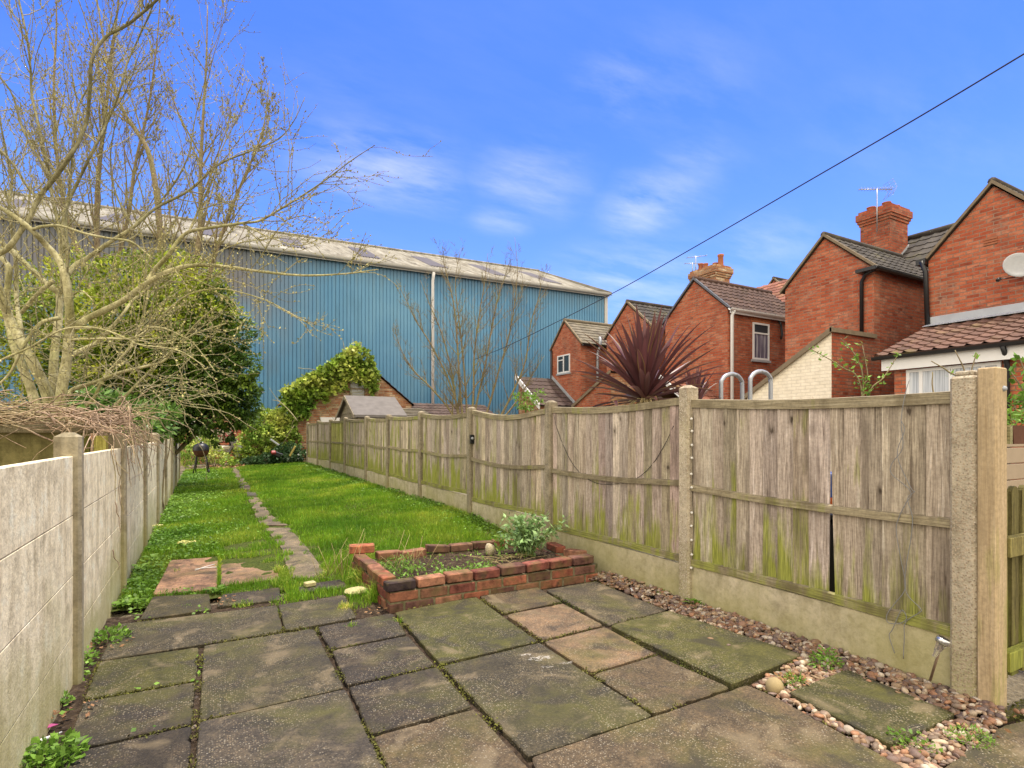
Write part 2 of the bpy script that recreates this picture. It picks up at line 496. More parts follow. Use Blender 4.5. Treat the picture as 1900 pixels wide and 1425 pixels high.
concrete('gravel_board_concrete', (.53,.47,.35), (.36,.31,.20), .6, streak=.4)
concrete('weathered_post_concrete', (.30,.26,.19), (.17,.145,.09), .55, agg=.3)
concrete('mossy_render', (.17,.15,.06), (.10,.088,.03), .9)

def wood(name, base, dark, light, algae=.6, tintattr=True, axis='Z', knots=True, con=.85):
    g = G(name); p0 = g.pos()
    vm = g.nt.nodes.new('ShaderNodeVectorMath'); vm.operation = 'MULTIPLY_ADD'; g.L(g.attr(), vm.inputs[0]); vm.inputs[1].default_value = (0,3.7,41.0); g.L(p0, vm.inputs[2]); p = vm.outputs[0]
    sc = {'Z': (46,46,1.9), 'Y': (46,1.3,46), 'X': (1.3,46,46), 'O': (46,46,1.3)}[axis]
    gr = g.noise(g.map(p, sc), 1.4, 6, .62, .35); gr2 = g.noise(g.map(p, tuple(x*2.6 for x in sc)), 1.7, 4, .6)
    big = g.noise(p, 1.7, 4)
    c = g.ramp(gr, [(.30,dark),(.45,base),(.56,base),(.70,light)])
    c = g.mix(con, c, g.ramp(gr2, [(.32,(.50,.48,.46)),(.5,(1,1,1)),(.66,(1.3,1.3,1.3))]), 'MULTIPLY')
    sp = g.noise(p0, 55, 5, .7); c = g.mix(.6, c, g.ramp(sp, [(.3,(.6,.6,.6)),(.55,(1.05,1.05,1.05)),(.75,(1.35,1.33,1.3))]), 'MULTIPLY')
    if tintattr: c = g.mix(1.0, c, g.attr(), 'MULTIPLY')
    h = g.math('ADD', gr, g.math('MULTIPLY', gr2, .6))
    if knots:
        kv = g.vor(g.map(g.math_v(p, gr2), (1,7.5,4.2) if axis != 'Y' else (1,3,6)), 1.0, 'F1', 'Distance', 1.0)
        c = g.mix(g.mr(kv, .24, .10, 0, .5), c, tuple(x*.8 for x in dark))
        c = g.mix(g.mr(kv, .10, .06, 0, .85), c, (.045,.032,.022))
    z = g.sep(p0, 2); y = g.sep(p0, 1)
    sv = g.noise(g.map(p, (11,11,.9)), 1.0, 6, .65)
    am = g.math('ADD', g.math('ADD', g.mr(z, .95, .25, 0, .34), g.mr(y, 1.5, 9, 0, .20)), g.math('MULTIPLY', sv, 1.0))
    am = g.math('ADD', am, g.math('MULTIPLY', g.math('SUBTRACT', big, .5), .8))
    c = g.mix(g.mr(am, .70, .88, 0, algae), c, g.mix(g.mr(gr2,.35,.65), (.15,.17,.03), (.36,.385,.07)))
    dk = g.noise(g.map(p, (6,6,.9)), 1.0, 4, .6); c = g.mix(g.mr(dk, .50, .68, 0, .65), c, tuple(x*.75 for x in dark))
    M[name] = g.out(c, .88, g.bump(h, .004, .7), .2); return M[name]
wood('fence_wood', (.41,.348,.28), (.15,.115,.09), (.64,.575,.495), .95)
wood('rail_wood', (.30,.255,.165), (.17,.135,.08), (.42,.37,.26), .80, True, 'Y', False)
wood('gate_post_wood', (.47,.36,.22), (.36,.265,.15), (.54,.43,.28), .60, True, 'Z', False, .3)
wood('gate_wood', (.16,.14,.05), (.075,.06,.025), (.24,.21,.09), .85, True, 'Z', False)
wood('shed_wood', (.27,.235,.175), (.15,.125,.085), (.36,.32,.25), .2, True, 'Y', False)
wood('plank_wood', (.42,.36,.27), (.25,.2,.14), (.55,.5,.4), .1, True, 'X', False)

def slab_mat():
    g = G('paving'); p = g.pos(); a = g.attr()
    big = g.noise(p, 2.2, 5, .6); mid = g.noise(p, 9, 6, .65); fine = g.noise(p, 120, 3, .6); blot = g.noise(p, 4.5, 4, .55, .6)
    a = g.mix(1.0, a, (.64,.62,.60), 'MULTIPLY')
    c = g.mix(1.0, a, g.ramp(mid, [(.28,(.50,.50,.50)),(.5,(.95,.95,.95)),(.72,(1.5,1.42,1.3))]), 'MULTIPLY')
    gri = g.noise(p, 75, 6, .72); c = g.mix(.9, c, g.ramp(gri, [(.32,(.42,.42,.42)),(.5,(.95,.94,.92)),(.62,(1.35,1.3,1.2)),(.74,(2.1,1.95,1.7))]), 'MULTIPLY')
    c = g.mix(g.mr(big, .47, .66, 0, .65), c, (.090,.088,.022))         # green film
    c = g.mix(g.mr(blot, .53, .66, 0, .70), c, (.032,.028,.025))        # black damp patches
    c = g.mix(g.mr(blot, .44, .32, 0, .55), c, (.21,.165,.10))          # scoured patches
    gv = g.vor(p, 110, 'F1', 'Color'); gd = g.vor(p, 110, 'F1', 'Distance')
    gm = g.math('MULTIPLY', g.mr(g.sep(gv, 0), .35, .62), g.mr(gd, .46, .30))
    gm = g.math('MULTIPLY', gm, g.mr(g.noise(p, 3.2, 4), .38, .58))
    c = g.mix(g.math('MULTIPLY', gm, .42), c, g.ramp(g.sep(gv, 1), [(0,(.34,.24,.15)),(.5,(.40,.33,.21)),(1,(.55,.50,.40))]))
    lv = g.vor(g.map(p, (1,1,1)), 26, 'F1', 'Color'); ld = g.vor(p, 26, 'F1', 'Distance')
    lm = g.math('MULTIPLY', g.mr(g.sep(lv, 2), .80, .84), g.mr(g.math('ADD', ld, g.math('MULTIPLY', fine, .3)), .46, .30))
    lm = g.math('MULTIPLY', lm, g.mr(g.noise(p, 2.6, 3), .45, .60))
    c = g.mix(g.math('MULTIPLY', lm, .5), c, (.34,.32,.18))
    h = g.math('ADD', g.math('MULTIPLY', gri, 1.2), g.math('ADD', mid, g.math('MULTIPLY', gm, .5)))
    M['paving'] = g.out(c, g.mr(mid, .3, .7, .72, .92), g.bump(h, .004, .75), .3)
slab_mat()

def metal_clad():
    g = G('blue_cladding'); p = g.pos()
    big = g.noise(p, .16, 4, .55, .8); mid = g.noise(g.map(p, (1.4,1.4,.25)), 1.2, 5, .6); st = g.noise(g.map(p, (5,5,.12)), 1.0, 4, .6)
    c = g.ramp(big, [(.3,(.055,.165,.30)),(.5,(.077,.23,.40)),(.7,(.125,.30,.46))])
    c = g.mix(g.mr(st, .48, .8, 0, .40), c, (.15,.28,.36))
    c = g.mix(g.mr(mid, .55, .8, 0, .45), c, (.05,.13,.185))
    x = g.sep(p, 0); z = g.sep(p, 2)
    rust = g.math('MULTIPLY', g.mr(x, 4.6, 1.4), g.mr(g.math('ADD', z, g.math('MULTIPLY', mid, 6.5)), 7.6, 10.6))
    c = g.mix(g.math('MULTIPLY', rust, .85), c, (.165,.145,.14))      # faded, weathered end of the sheeting
    c = g.mix(g.math('MULTIPLY', g.mr(g.math('ADD', z, g.math('MULTIPLY', st, 2.4)), 9.2, 10.4), .45), c, (.10,.14,.15))
    M['blue_cladding'] = g.out(c, .55, None, .4)
    g = G('roof_sheet'); p = g.pos()
    n = g.noise(p, .5, 5, .6); m = g.noise(g.map(p, (3,.5,1)), 1.0, 5, .65)
    c = g.ramp(m, [(.30,(.10,.092,.075)),(.44,(.21,.197,.16)),(.56,(.29,.277,.232)),(.72,(.38,.37,.33))])
    st = g.noise(g.map(p, (7,.25,1)), 1.0, 4, .6); c = g.mix(g.mr(st, .5, .68, 0, .5), c, (.20,.17,.12))
    c = g.mix(g.mr(n, .55, .75, 0, .6), c, (.17,.145,.10))
    M['roof_sheet'] = g.out(c, .9, None, .2)
metal_clad()

def tile_mat(name, a, b, moss=.35, mossc=(.20,.19,.05)):
    g = G(name); p = g.pos()
    n = g.noise(p, 3.0, 5, .65); f = g.noise(p, 22, 4)
    c = g.mix(g.mr(n, .3, .7), a, b); c = g.mix(1.0, c, g.attr(), 'MULTIPLY')
    c = g.mix(.7, c, g.ramp(f, [(.3,(.65,.65,.65)),(.7,(1.25,1.25,1.25))]), 'MULTIPLY')
    c = g.mix(g.mr(g.noise(p, 1.6, 5, .65), .54, .72, 0, moss), c, mossc)
    M[name] = g.out(c, .85, g.bump(f, .004, .5), .3)
tile_mat('brown_tile', (.075,.044,.037), (.105,.066,.055), .12)
tile_mat('red_tile', (.19,.072,.045), (.27,.115,.075), .35)
tile_mat('grey_tile', (.045,.040,.037), (.075,.066,.058), .3)
tile_mat('slate', (.12,.105,.08), (.20,.175,.13), .4, (.19,.17,.08))
tile_mat('red_brown_tile', (.115,.062,.048), (.165,.092,.068), .35)
tile_mat('dark_tile', (.07,.047,.042), (.10,.07,.062), .3, (.09,.10,.04))

def leaf(name, cols, rough=.5, trans=.25, spec=.35):
    g = G(name); n = g.noise(g.pos(), 60, 2)
    c = g.mix(1.0, g.ramp(g.noise(g.pos(), 1.1, 3), cols), g.attr(), 'MULTIPLY')
    M[name] = g.out(c, rough, None, spec, 0, trans)
leaf('grass_blade', [(.3,(.09,.225,.012)),(.5,(.17,.34,.018)),(.68,(.30,.43,.045))], .55, .3)
leaf('weed_leaf', [(.3,(.12,.25,.03)),(.7,(.24,.40,.06))], .5, .35)
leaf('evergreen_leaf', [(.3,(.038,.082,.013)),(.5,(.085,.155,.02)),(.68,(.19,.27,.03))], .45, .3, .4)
leaf('ivy_leaf', [(.3,(.13,.25,.035)),(.5,(.28,.40,.06)),(.68,(.58,.60,.15))], .45, .25)
leaf('lit_evergreen_leaf', [(.3,(.11,.17,.016)),(.48,(.24,.31,.028)),(.64,(.46,.50,.05))], .45, .3, .4)  # brighter leaf colour standing in for light on the evergreen's top
leaf('dark_ivy_leaf', [(.3,(.035,.085,.03)),(.7,(.09,.16,.06))], .45, .2)
leaf('shrub_leaf', [(.3,(.16,.30,.09)),(.7,(.32,.46,.20))], .5, .25)
leaf('laurel_leaf', [(.3,(.09,.19,.03)),(.7,(.19,.32,.07))], .35, .25, .5)
leaf('bud', [(.3,(.40,.37,.15)),(.7,(.60,.56,.30))], .8, .2, .1)
leaf('catkin_bud', [(.3,(.30,.28,.10)),(.7,(.44,.41,.18))], .8, .2, .1)
leaf('straw', [(.3,(.42,.34,.16)),(.7,(.58,.48,.26))], .8, .25, .1)
leaf('dead_leaf', [(.3,(.24,.12,.06)),(.7,(.42,.26,.14))], .8, .15, .1)
leaf('cordyline_leaf', [(.3,(.088,.034,.038)),(.7,(.145,.062,.062))], .38, .2, .5)
leaf('moss', [(.3,(.06,.075,.018)),(.5,(.12,.115,.035)),(.7,(.17,.19,.03))], .9, .1, .1)
leaf('petal', [(.3,(.75,.70,.20)),(.7,(.85,.82,.4))], .6, .3, .2)

def bark(name, a, b, c3, sc=9):
    g = G(name); p = g.pos()
    n = g.noise(p, sc, 5, .6); m = g.noise(p, 2.5, 4)
    c = g.ramp(n, [(.25,a),(.5,b),(.8,c3)])
    c = g.mix(g.mr(m, .45, .7, 0, .6), c, (.24,.25,.075))
    k = g.noise(g.map(p, (1,1,.35)), sc*4.5, 5, .7); c = g.mix(.8, c, g.ramp(k, [(.34,(.45,.42,.38)),(.5,(1,1,1)),(.66,(1.25,1.25,1.22))]), 'MULTIPLY')
    c = g.mix(1.0, c, g.attr(), 'MULTIPLY')
    M[name] = g.out(c, .85, g.bump(n, .006, .6), .2)
bark('willow_bark', (.20,.185,.10), (.45,.425,.245), (.62,.60,.41), 14)
bark('brown_twig', (.13,.10,.06), (.245,.195,.12), (.34,.28,.185), 20)
bark('sapling_bark', (.12,.095,.055), (.225,.18,.105), (.33,.275,.18), 20)
bark('grey_twig', (.20,.18,.10), (.36,.325,.195), (.48,.445,.30), 20)
bark('dead_vine', (.20,.13,.09), (.37,.265,.19), (.55,.44,.34), 25)

def soil_mat(name, a, b, cc):
    g = G(name); p = g.pos(); n = g.noise(p, 28, 6, .7); v = g.vor(p, 45)
    c = g.ramp(n, [(.3,a),(.5,b),(.72,cc)])
    M[name] = g.out(c, .95, g.bump(g.math('ADD', n, v), .02, .9), .1)
soil_mat('soil', (.028,.020,.014), (.06,.043,.030), (.15,.11,.075))
soil_mat('turf_soil', (.05,.06,.018), (.075,.10,.022), (.13,.13,.04))
soil_mat('yard', (.12,.10,.07), (.20,.17,.12), (.28,.24,.18))
g = G('pebble'); p = g.pos(); M['pebble'] = g.out(g.mix(.6, g.attr(), g.ramp(g.noise(p, 90, 4), [(.3,(.6,.6,.6)),(.7,(1.3,1.3,1.3))]), 'MULTIPLY'), .6, g.bump(g.noise(p,150,3), .001, .4), .35)
g = G('planter_brick'); p = g.pos(); n = g.noise(p, 14, 6, .68); m = g.noise(p, 45, 4)
c = g.mix(.95, g.attr(), g.ramp(n, [(.32,(.35,.32,.32)),(.5,(.95,.95,.95)),(.68,(1.45,1.4,1.3))]), 'MULTIPLY')
c = g.mix(g.mr(g.noise(p, 6, 4), .48, .62, 0, .65), c, (.15,.115,.05)); c = g.mix(g.mr(g.noise(p, 9, 4, .5, .5), .62, .72, 0, .7), c, (.035,.026,.028))
M['planter_brick'] = g.out(c, .9, g.bump(g.math('ADD', n, m), .005, .8), .2)
g = G('mortar'); p = g.pos(); n = g.noise(p, 25, 5)
M['mortar'] = g.out(g.ramp(n, [(.3,(.10,.095,.04)),(.6,(.22,.19,.12)),(.8,(.34,.31,.24))]), .95, g.bump(n,.004,.8), .1)
g = G('window_glass'); M['window_glass'] = g.out((.035,.045,.055), .06, None, .9)
g = G('net_curtain'); n = g.noise(g.map(g.pos(), (1,40,1)), 1.0, 3); M['net_curtain'] = g.out(g.ramp(n, [(.35,(.38,.42,.48)),(.65,(.70,.74,.80))]), .8, None, .2)
g = G('dark_curtain'); n = g.noise(g.map(g.pos(), (22,1,1)), 1.0, 3); M['dark_curtain'] = g.out(g.ramp(n, [(.3,(.05,.05,.065)),(.5,(.16,.13,.20)),(.62,(.45,.45,.46))]), .8, None, .2)
simple('white_upvc', (.78,.78,.78), .35, .5, 0, .05)
simple('grey_sheet', (.42,.43,.44), .6, .4, 0, .2, 4)
simple('lead', (.42,.44,.47), .6, .4, .3, .2, 5)
simple('black_plastic', (.012,.012,.014), .4, .5)
simple('felt', (.17,.158,.15), .9, .15, 0, .35, 5)
simple('verge_slate', (.13,.14,.165), .7, .3, 0, .2, 6)
simple('verge_mortar', (.22,.175,.12), .9, .15, 0, .35, 8)
simple('steel', (.55,.56,.57), .25, .6, .9, .1)
simple('aluminium', (.42,.43,.45), .4, .5, .7, .1)
simple('galvanised', (.35,.37,.40), .5, .5, .5, .2)
simple('dish_grey', (.36,.37,.38), .6, .4, 0, .15)
simple('white_plastic', (.75,.75,.73), .5, .4, 0, .1)
simple('grey_cable', (.22,.22,.22), .5, .4)
simple('rusty', (.11,.05,.03), .85, .2, .2, .5, 14)
simple('red_paint', (.26,.03,.03), .5, .4, 0, .2)
simple('blue_plastic', (.02,.10,.42), .4, .5)
simple('orange_plastic', (.75,.16,.03), .4, .5)
simple('terracotta', (.36,.135,.07), .85, .2, 0, .3, 10)
simple('clay_pot', (.40,.15,.08), .85, .2, 0, .35, 8)
simple('stone_ball', (.33,.26,.14), .9, .2, 0, .3, 18)
simple('bulb_white', (.72,.70,.64), .35, .5, 0, .05)
simple('beige_clad', (.36,.29,.21), .7, .3, 0, .15, 6)
simple('roof_glass', (.095,.085,.085), .6, .4, 0, .35, 2)
simple('far_timber', (.24,.19,.13), .9, .2, 0, .4, 8)
simple('limewash', (.58,.545,.47), .9, .2, 0, .25, 15)
simple('pink_ribbon', (.38,.07,.20), .5, .4)
brick_mat('arch_brick', [(0,(.42,.13,.05)),(.5,(.50,.17,.07)),(1,(.55,.21,.09))], (.42,.22,.12))
# ------------------------------------------------------------------ ground, patio, path, lawn
def grid_ground():
    xs = np.concatenate([[-400,-120,-40,-15,-6,-3], np.arange(-1.6,4.7,.25), [6,9,14,25,60,150,400]])
    ys = np.concatenate([[-300,-60,-10,-2,0,1.5,2.5,3.2], np.arange(3.6,8.2,.25), np.arange(8.5,21,.75), [23,26,40,80,200,600]])
    X, Y = np.meshgrid(xs, ys); Z = zg(X, Y) - .045
    V = np.stack([X,Y,Z],-1).reshape(-1,3); nx = len(xs)
    Fs = np.array([(j*nx+i, j*nx+i+1, (j+1)*nx+i+1, (j+1)*nx+i) for j in range(len(ys)-1) for i in range(nx-1)])
    link_mesh('ground', V, Fs, M['yard'], None, None, True, origin=(0,0,0), kind='structure')
grid_ground()
WALLX = -.545
def sheet(name, poly_xy, n, dz, mat, jitter=0.0, kind='structure'):
    """soil or turf sheet: a rectangle in plan lying on the land"""
    x0, x1, y0, y1 = poly_xy
    xs = np.linspace(x0, x1, n[0]); ys = np.linspace(y0, y1, n[1])
    X, Y = np.meshgrid(xs, ys); Z = zg(X, Y) + dz + rng.normal(0, 1, X.shape)*jitter
    V = np.stack([X,Y,Z],-1).reshape(-1,3); nx = n[0]
    Fs = np.array([(j*nx+i, j*nx+i+1, (j+1)*nx+i+1, (j+1)*nx+i) for j in range(n[1]-1) for i in range(nx-1)])
    return link_mesh(name, V, Fs, mat, None, None, True, kind=kind)
sheet('soil', (-.60, 3.12, -.2, 4.6), (60, 70), -.014, M['soil'], .003)
sheet('turf', (-.58, 3.12, 4.75, 21.5), (40, 160), -.010, M['turf_soil'], .006)

# slabs: plan outlines measured on the ground, each with its own stone colour
GREY, DARK, OLIVE, PINKISH, BROWN = (.092,.083,.056), (.072,.062,.050), (.098,.100,.036), (.29,.205,.135), (.140,.108,.070)
slabs = [
 ([(218,1162),(514,1126),(526,1174),(184,1229)], GREY, 0), ([(516,1125),(640,1106),(662,1149),(529,1173)], GREY, 0),
 ([(184,1232),(369,1204),(364,1265),(154,1303)], OLIVE, 0), ([(153,1307),(364,1268),(357,1347),(117,1400)], DARK, 0),
 ([(115,1405),(356,1351),(348,1490),(50,1560)], DARK, 0), ([(377,1202),(583,1169),(639,1279),(369,1342)], GREY, 0),
 ([(368,1345),(641,1282),(760,1520),(352,1560)], (.10,.088,.072), 0), ([(588,1167),(728,1140),(755,1179),(612,1208)], DARK, 0),
 ([(615,1211),(757,1182),(808,1238),(643,1275)], DARK, 0), ([(646,1279),(811,1241),(876,1315),(687,1367)], DARK, 0),
 ([(691,1371),(879,1319),(1046,1500),(765,1530)], BROWN, 0), ([(732,1139),(882,1108),(998,1193),(816,1236)], OLIVE, 0),
 ([(820,1240),(1001,1196),(1211,1331),(980,1409)], GREY, 0), ([(886,1107),(992,1089),(1043,1119),(936,1141)], BROWN, 0),
 ([(939,1143),(1045,1122),(1120,1163),(1005,1191)], PINKISH, 0), ([(1008,1194),(1122,1166),(1216,1216),(1097,1252)], PINKISH, 0),
 ([(1100,1255),(1219,1219),(1356,1280),(1213,1329)], BROWN, 0), ([(1012,1097),(1105,1081),(1237,1135),(1129,1163)], (.11,.095,.07), 0),
 ([(1131,1166),(1241,1138),(1490,1223),(1359,1279)], OLIVE, .012), ([(984,1412),(1386,1274),(1434,1294),(1700,1440),(1100,1640)], BROWN, 0),
 ([(1851,1352),(2050,1310),(2200,1560),(1700,1470)], BROWN, 0), ([(1852,1338),(1905,1296),(2010,1270),(2080,1300)], OLIVE, 0),
 ([(283,1110),(388,1104),(393,1133),(258,1152)], (.10,.09,.05), 0), ([(411,1106),(519,1092),(521,1115),(402,1128)], DARK, 0),
 ([(552,1088),(636,1077),(645,1091),(555,1103)], DARK, 0), ([(316,1042),(405,1036),(403,1097),(283,1107)], (.60,.37,.235), .006),
 ([(409,1043),(511,1036),(518,1078),(409,1091)], (.50,.33,.205), .004), ([(413,1019),(490,1009),(506,1022),(415,1031)], (.34,.25,.13), 0),
 ([(415,1033),(508,1025),(511,1033),(412,1041)], (.32,.24,.12), -.004),
]
def slab_into(mb, px, col, lift, th=.045):
    cn = [gp(x, y, .0) for x, y in px]
    c = sum(cn, Vector())/len(cn)
    pts = []
    for i, p0 in enumerate(cn):          # worn, chipped edges
        p1 = cn[(i+1)%len(cn)]; m = max(4, int((p1-p0).length/.035))
        for q in range(m):
            a = p0.lerp(p1, q/m); w = abs(rng.normal(0,.0022))+(rng.uniform(.006,.014) if rng.uniform() < .035 else 0)+(.007 if q == 0 else 0)
            pts.append(a+(c-a).normalized()*w)
    n = len(pts)
    tl = rng.normal(0, .0025, 2)
    b = .006
    def lip(p, k):
        q = p + (c-p).normalized()*k; return q
    top = [lip(p, b) for p in pts]; mid = pts
    zt = lambda p: lift + .012 + tl[0]*(p.x-c.x) + tl[1]*(p.y-c.y)
    V = [(p.x,p.y,zt(p)-th) for p in mid] + [(p.x,p.y,zt(p)-b*.8) for p in mid] + [(p.x,p.y,zt(p)) for p in top]
    Fs = [(i,(i+1)%n,n+(i+1)%n,n+i) for i in range(n)] + [(n+i,n+(i+1)%n,2*n+(i+1)%n,2*n+i) for i in range(n)] + [tuple(range(2*n,3*n))]
    a = sum(pts[i].x*pts[(i+1)%n].y-pts[(i+1)%n].x*pts[i].y for i in range(n))
    if a < 0: Fs = [f[::-1] for f in Fs]
    k = 1 + rng.normal(0, .05)
    mb.add(V, Fs, tuple(x*k for x in col))
mb = MB()
for px, col, lift in slabs: slab_into(mb, px, col, lift)
mb.build('patio', M['paving'], kind='structure')
mb = MB(); slab_into(mb, [(1571,1250),(1774,1334),(1655,1394),(1462,1293)], OLIVE, .014, .05)
mb.build('paving_slab', M['paving'], label='loose mossy concrete slab lying in the gravel beside the fence', cat='slab')
# concrete strip path up the lawn
mb = MB()
def pstrip(rows, col):
    n = 2
    for (l0, r0, y0), (l1, r1, y1) in zip(rows[:-1], rows[1:]):
        pass
    V = []; Fs = []
    for l, r, y in rows:
        for x in (l, r):
            z = .03
            for _ in range(4):
                q = gp(x, y, z); z = float(zg(q.x, q.y)) + .004
            V.append((q.x, q.y, z))
    k = len(rows)
    V = V + [(a, b, c-.05) for a, b, c in V]
    for i in range(k-1):
        Fs.append((2*i, 2*i+1, 2*i+3, 2*i+2))
        Fs.append((2*i+1, 2*i+1+2*k, 2*i+3+2*k, 2*i+3)); Fs.append((2*i, 2*i+2, 2*i+2+2*k, 2*i+2*k))
    Fs.append((0, 2*k, 2*k+1, 1)); Fs.append((2*k-2, 2*k-1, 4*k-1, 4*k-2))
    mb.add(V, Fs, col)
pstrip([(541,612,1072),(530,592,1046),(523,572,1018),(506,552,996),(490,537,979)], (.28,.235,.165))
pstrip([(484,534,974),(474,505,957),(466,490,938),(459,479,922)], (.27,.22,.16))
pstrip([(459,479,919.5),(458,476,913)], (.11,.11,.10))
pstrip([(447,468,908),(443,458,896),(434,450,882),(428,441,869),(420,430,860)], (.28,.23,.165))
mb.build('path', M['paving'], kind='structure')

# ------------------------------------------------------------------ pebbles
def icos(sub=1):
    import bmesh
    bm = bmesh.new(); bmesh.ops.create_icosphere(bm, subdivisions=sub, radius=1.0)
    V = np.array([v.co[:] for v in bm.verts]); Fs = np.array([[v.index for v in f.verts] for f in bm.faces]); bm.free()
    return V, Fs
ICO1, ICO2 = icos(1), icos(2)
def scatter_blobs(name, pts, size, mat, palette, kind, label=None, cat=None, flat=.62, ico=ICO2, group=None):
    V0, F0 = ico; n = len(pts); nv = len(V0)
    sc = np.abs(rng.normal(1, .3, (n,1,3)))*np.array([1.15,.85,flat])*np.asarray(size).reshape(-1,1,1)
    sc = np.clip(sc, .002, 1)
    W = V0[None]*sc*(1+rng.normal(0,.07,(n,nv,1)))
    a = rng.uniform(0,6.28,n); t = rng.normal(0,.35,n)
    ct, st = np.cos(t)[:,None], np.sin(t)[:,None]
    y = W[:,:,1]*ct - W[:,:,2]*st; z = W[:,:,1]*st + W[:,:,2]*ct; x = W[:,:,0]
    ca, sa = np.cos(a)[:,None], np.sin(a)[:,None]
    W = np.stack([x*ca-y*sa, x*sa+y*ca, z], -1) + pts[:,None,:]
    pal = np.array(palette); ci = pal[rng.integers(0,len(pal),n)]*rng.uniform(.75,1.2,(n,1))
    C = np.repeat(ci, nv, 0)
    Fs = (F0[None] + (np.arange(n)*nv)[:,None,None]).reshape(-1,3)
    return link_mesh(name, W.reshape(-1,3), Fs, mat, None, C, True, kind=kind, label=label, cat=cat, group=group)
PEB = [(.26,.165,.095),(.19,.11,.07),(.33,.23,.14),(.42,.33,.23),(.15,.10,.08),(.30,.155,.085),(.22,.16,.115),(.46,.39,.30),(.17,.12,.10),(.24,.14,.09)]
def in_poly(x, y, poly):
    inside = np.zeros(len(x), bool); n = len(poly); j = n-1
    for i in range(n):
        xi, yi = poly[i]; xj, yj = poly[j]
        c = ((yi > y) != (yj > y)) & (x < (xj-xi)*(y-yi)/(yj-yi+1e-12)+xi)
        inside ^= c; j = i
    return inside
SLABXY = [[tuple(gp(x,y,.0)[:2]) for x,y in px] for px,_,_ in slabs] + [[tuple(gp(x,y,.0)[:2]) for x,y in ((1571,1250),(1774,1334),(1655,1394),(1462,1293))]]
def on_slab(x, y):
    m = np.zeros(len(x), bool)
    for q in SLABXY: m |= in_poly(x, y, q)
    return m
def gravel():
    edge = [gp(1060,1072),gp(1105,1079),gp(1160,1100),gp(1240,1136),gp(1490,1222),gp(1400,1272),gp(1436,1296),gp(1700,1440),gp(1800,1470),gp(1856,1362),gp(1880,1320)]
    poly = [(p.x,p.y) for p in edge] + [(3.09,1.0),(3.09,3.85)]
    n = 15000
    x = rng.uniform(1.9,3.1,n); y = rng.uniform(.5,3.9,n)
    k = in_poly(x,y,poly) & ~on_slab(x,y); x, y = x[k], y[k]
    lay = rng.uniform(0,1,len(x))
    z = -.008 + .020*lay + .028*sstep(2.72,3.09,x)
    far = rng.uniform(0,1,len(x)) < np.where(y > 2.9, .55, 1)
    x,y,z = x[far],y[far],z[far]
    size = np.abs(rng.normal(.0105,.003,len(x)))+.004
    # a few strays on the slabs
    ex = [(1318,1192),(1352,1205),(1604,1268),(1612,1273),(1668,1295),(1700,1308),(1500,1326),(1520,1338),(1160,1088),(1135,1090),(1172,1094)]
    e = np.array([gp(a,b)[:3] for a,b in ex]); e[:,2] = .024
    scatter_blobs('gravel', np.vstack([np.stack([x,y,z],1), e]), np.concatenate([size, np.full(len(e),.014)]), M['pebble'], PEB, 'stuff')
    # grit and crumbs in the soil by the left wall
    n = 1500; x = rng.uniform(WALLX,.05,n); y = rng.uniform(1.1,4.6,n); k = ~on_slab(x,y); x,y = x[k],y[k]
    scatter_blobs('grit', np.stack([x,y,np.full(len(x),-.022)],1), np.abs(rng.normal(.006,.004,len(x)))+.003, M['pebble'],
                  [(.10,.07,.05),(.22,.13,.09),(.16,.12,.09),(.34,.27,.2),(.28,.12,.07),(.06,.045,.035)], 'stuff', ico=ICO1)
gravel()
def litter():
    """dead leaves and crumbs lying on patio joints, gravel and soil"""
    spots = [(415,1120,.08,26),(665,1100,.09,22),(695,1140,.08,12),(1480,1150,.25,40),(1150,1085,.12,40),(1350,1150,.3,40),(130,1330,.1,24),(200,1200,.12,22),(1640,1230,.2,40),(1820,1345,.15,26),(1470,1270,.08,30)]
    Q = []
    for px,py,r,n in spots:
        c = gp(px,py)
        for _ in range(n):
            a = rng.uniform(0,6.28); q = r*math.sqrt(rng.uniform(0,1))
            Q.append((c.x+q*math.cos(a), c.y+q*math.sin(a), .018+rng.uniform(0,.02)))
    Q = np.array(Q); leaf_mesh('leaf_litter', Q, .028, M['dead_leaf'], kind='stuff', flat=True)
    J = []
    for poly in SLABXY[:22]:
        for i in range(len(poly)):
            a = np.array(poly[i]); b = np.array(poly[(i+1)%len(poly)])
            L = np.linalg.norm(b-a); m = int(L*260); t = rng.uniform(0,1,m)
            s = a+(b-a)*t[:,None]; k = lownoise(s[:,0],s[:,1],4.5,88) > .12; s = s[k]+rng.normal(0,.006,(k.sum(),2)); J.append(s)
    J = np.concatenate(J); leaf_mesh('joint_moss', np.column_stack([J,np.full(len(J),.004)+rng.uniform(0,.012,len(J))]), .011, M['moss'], kind='stuff', aspect=.8, colvar=.35)

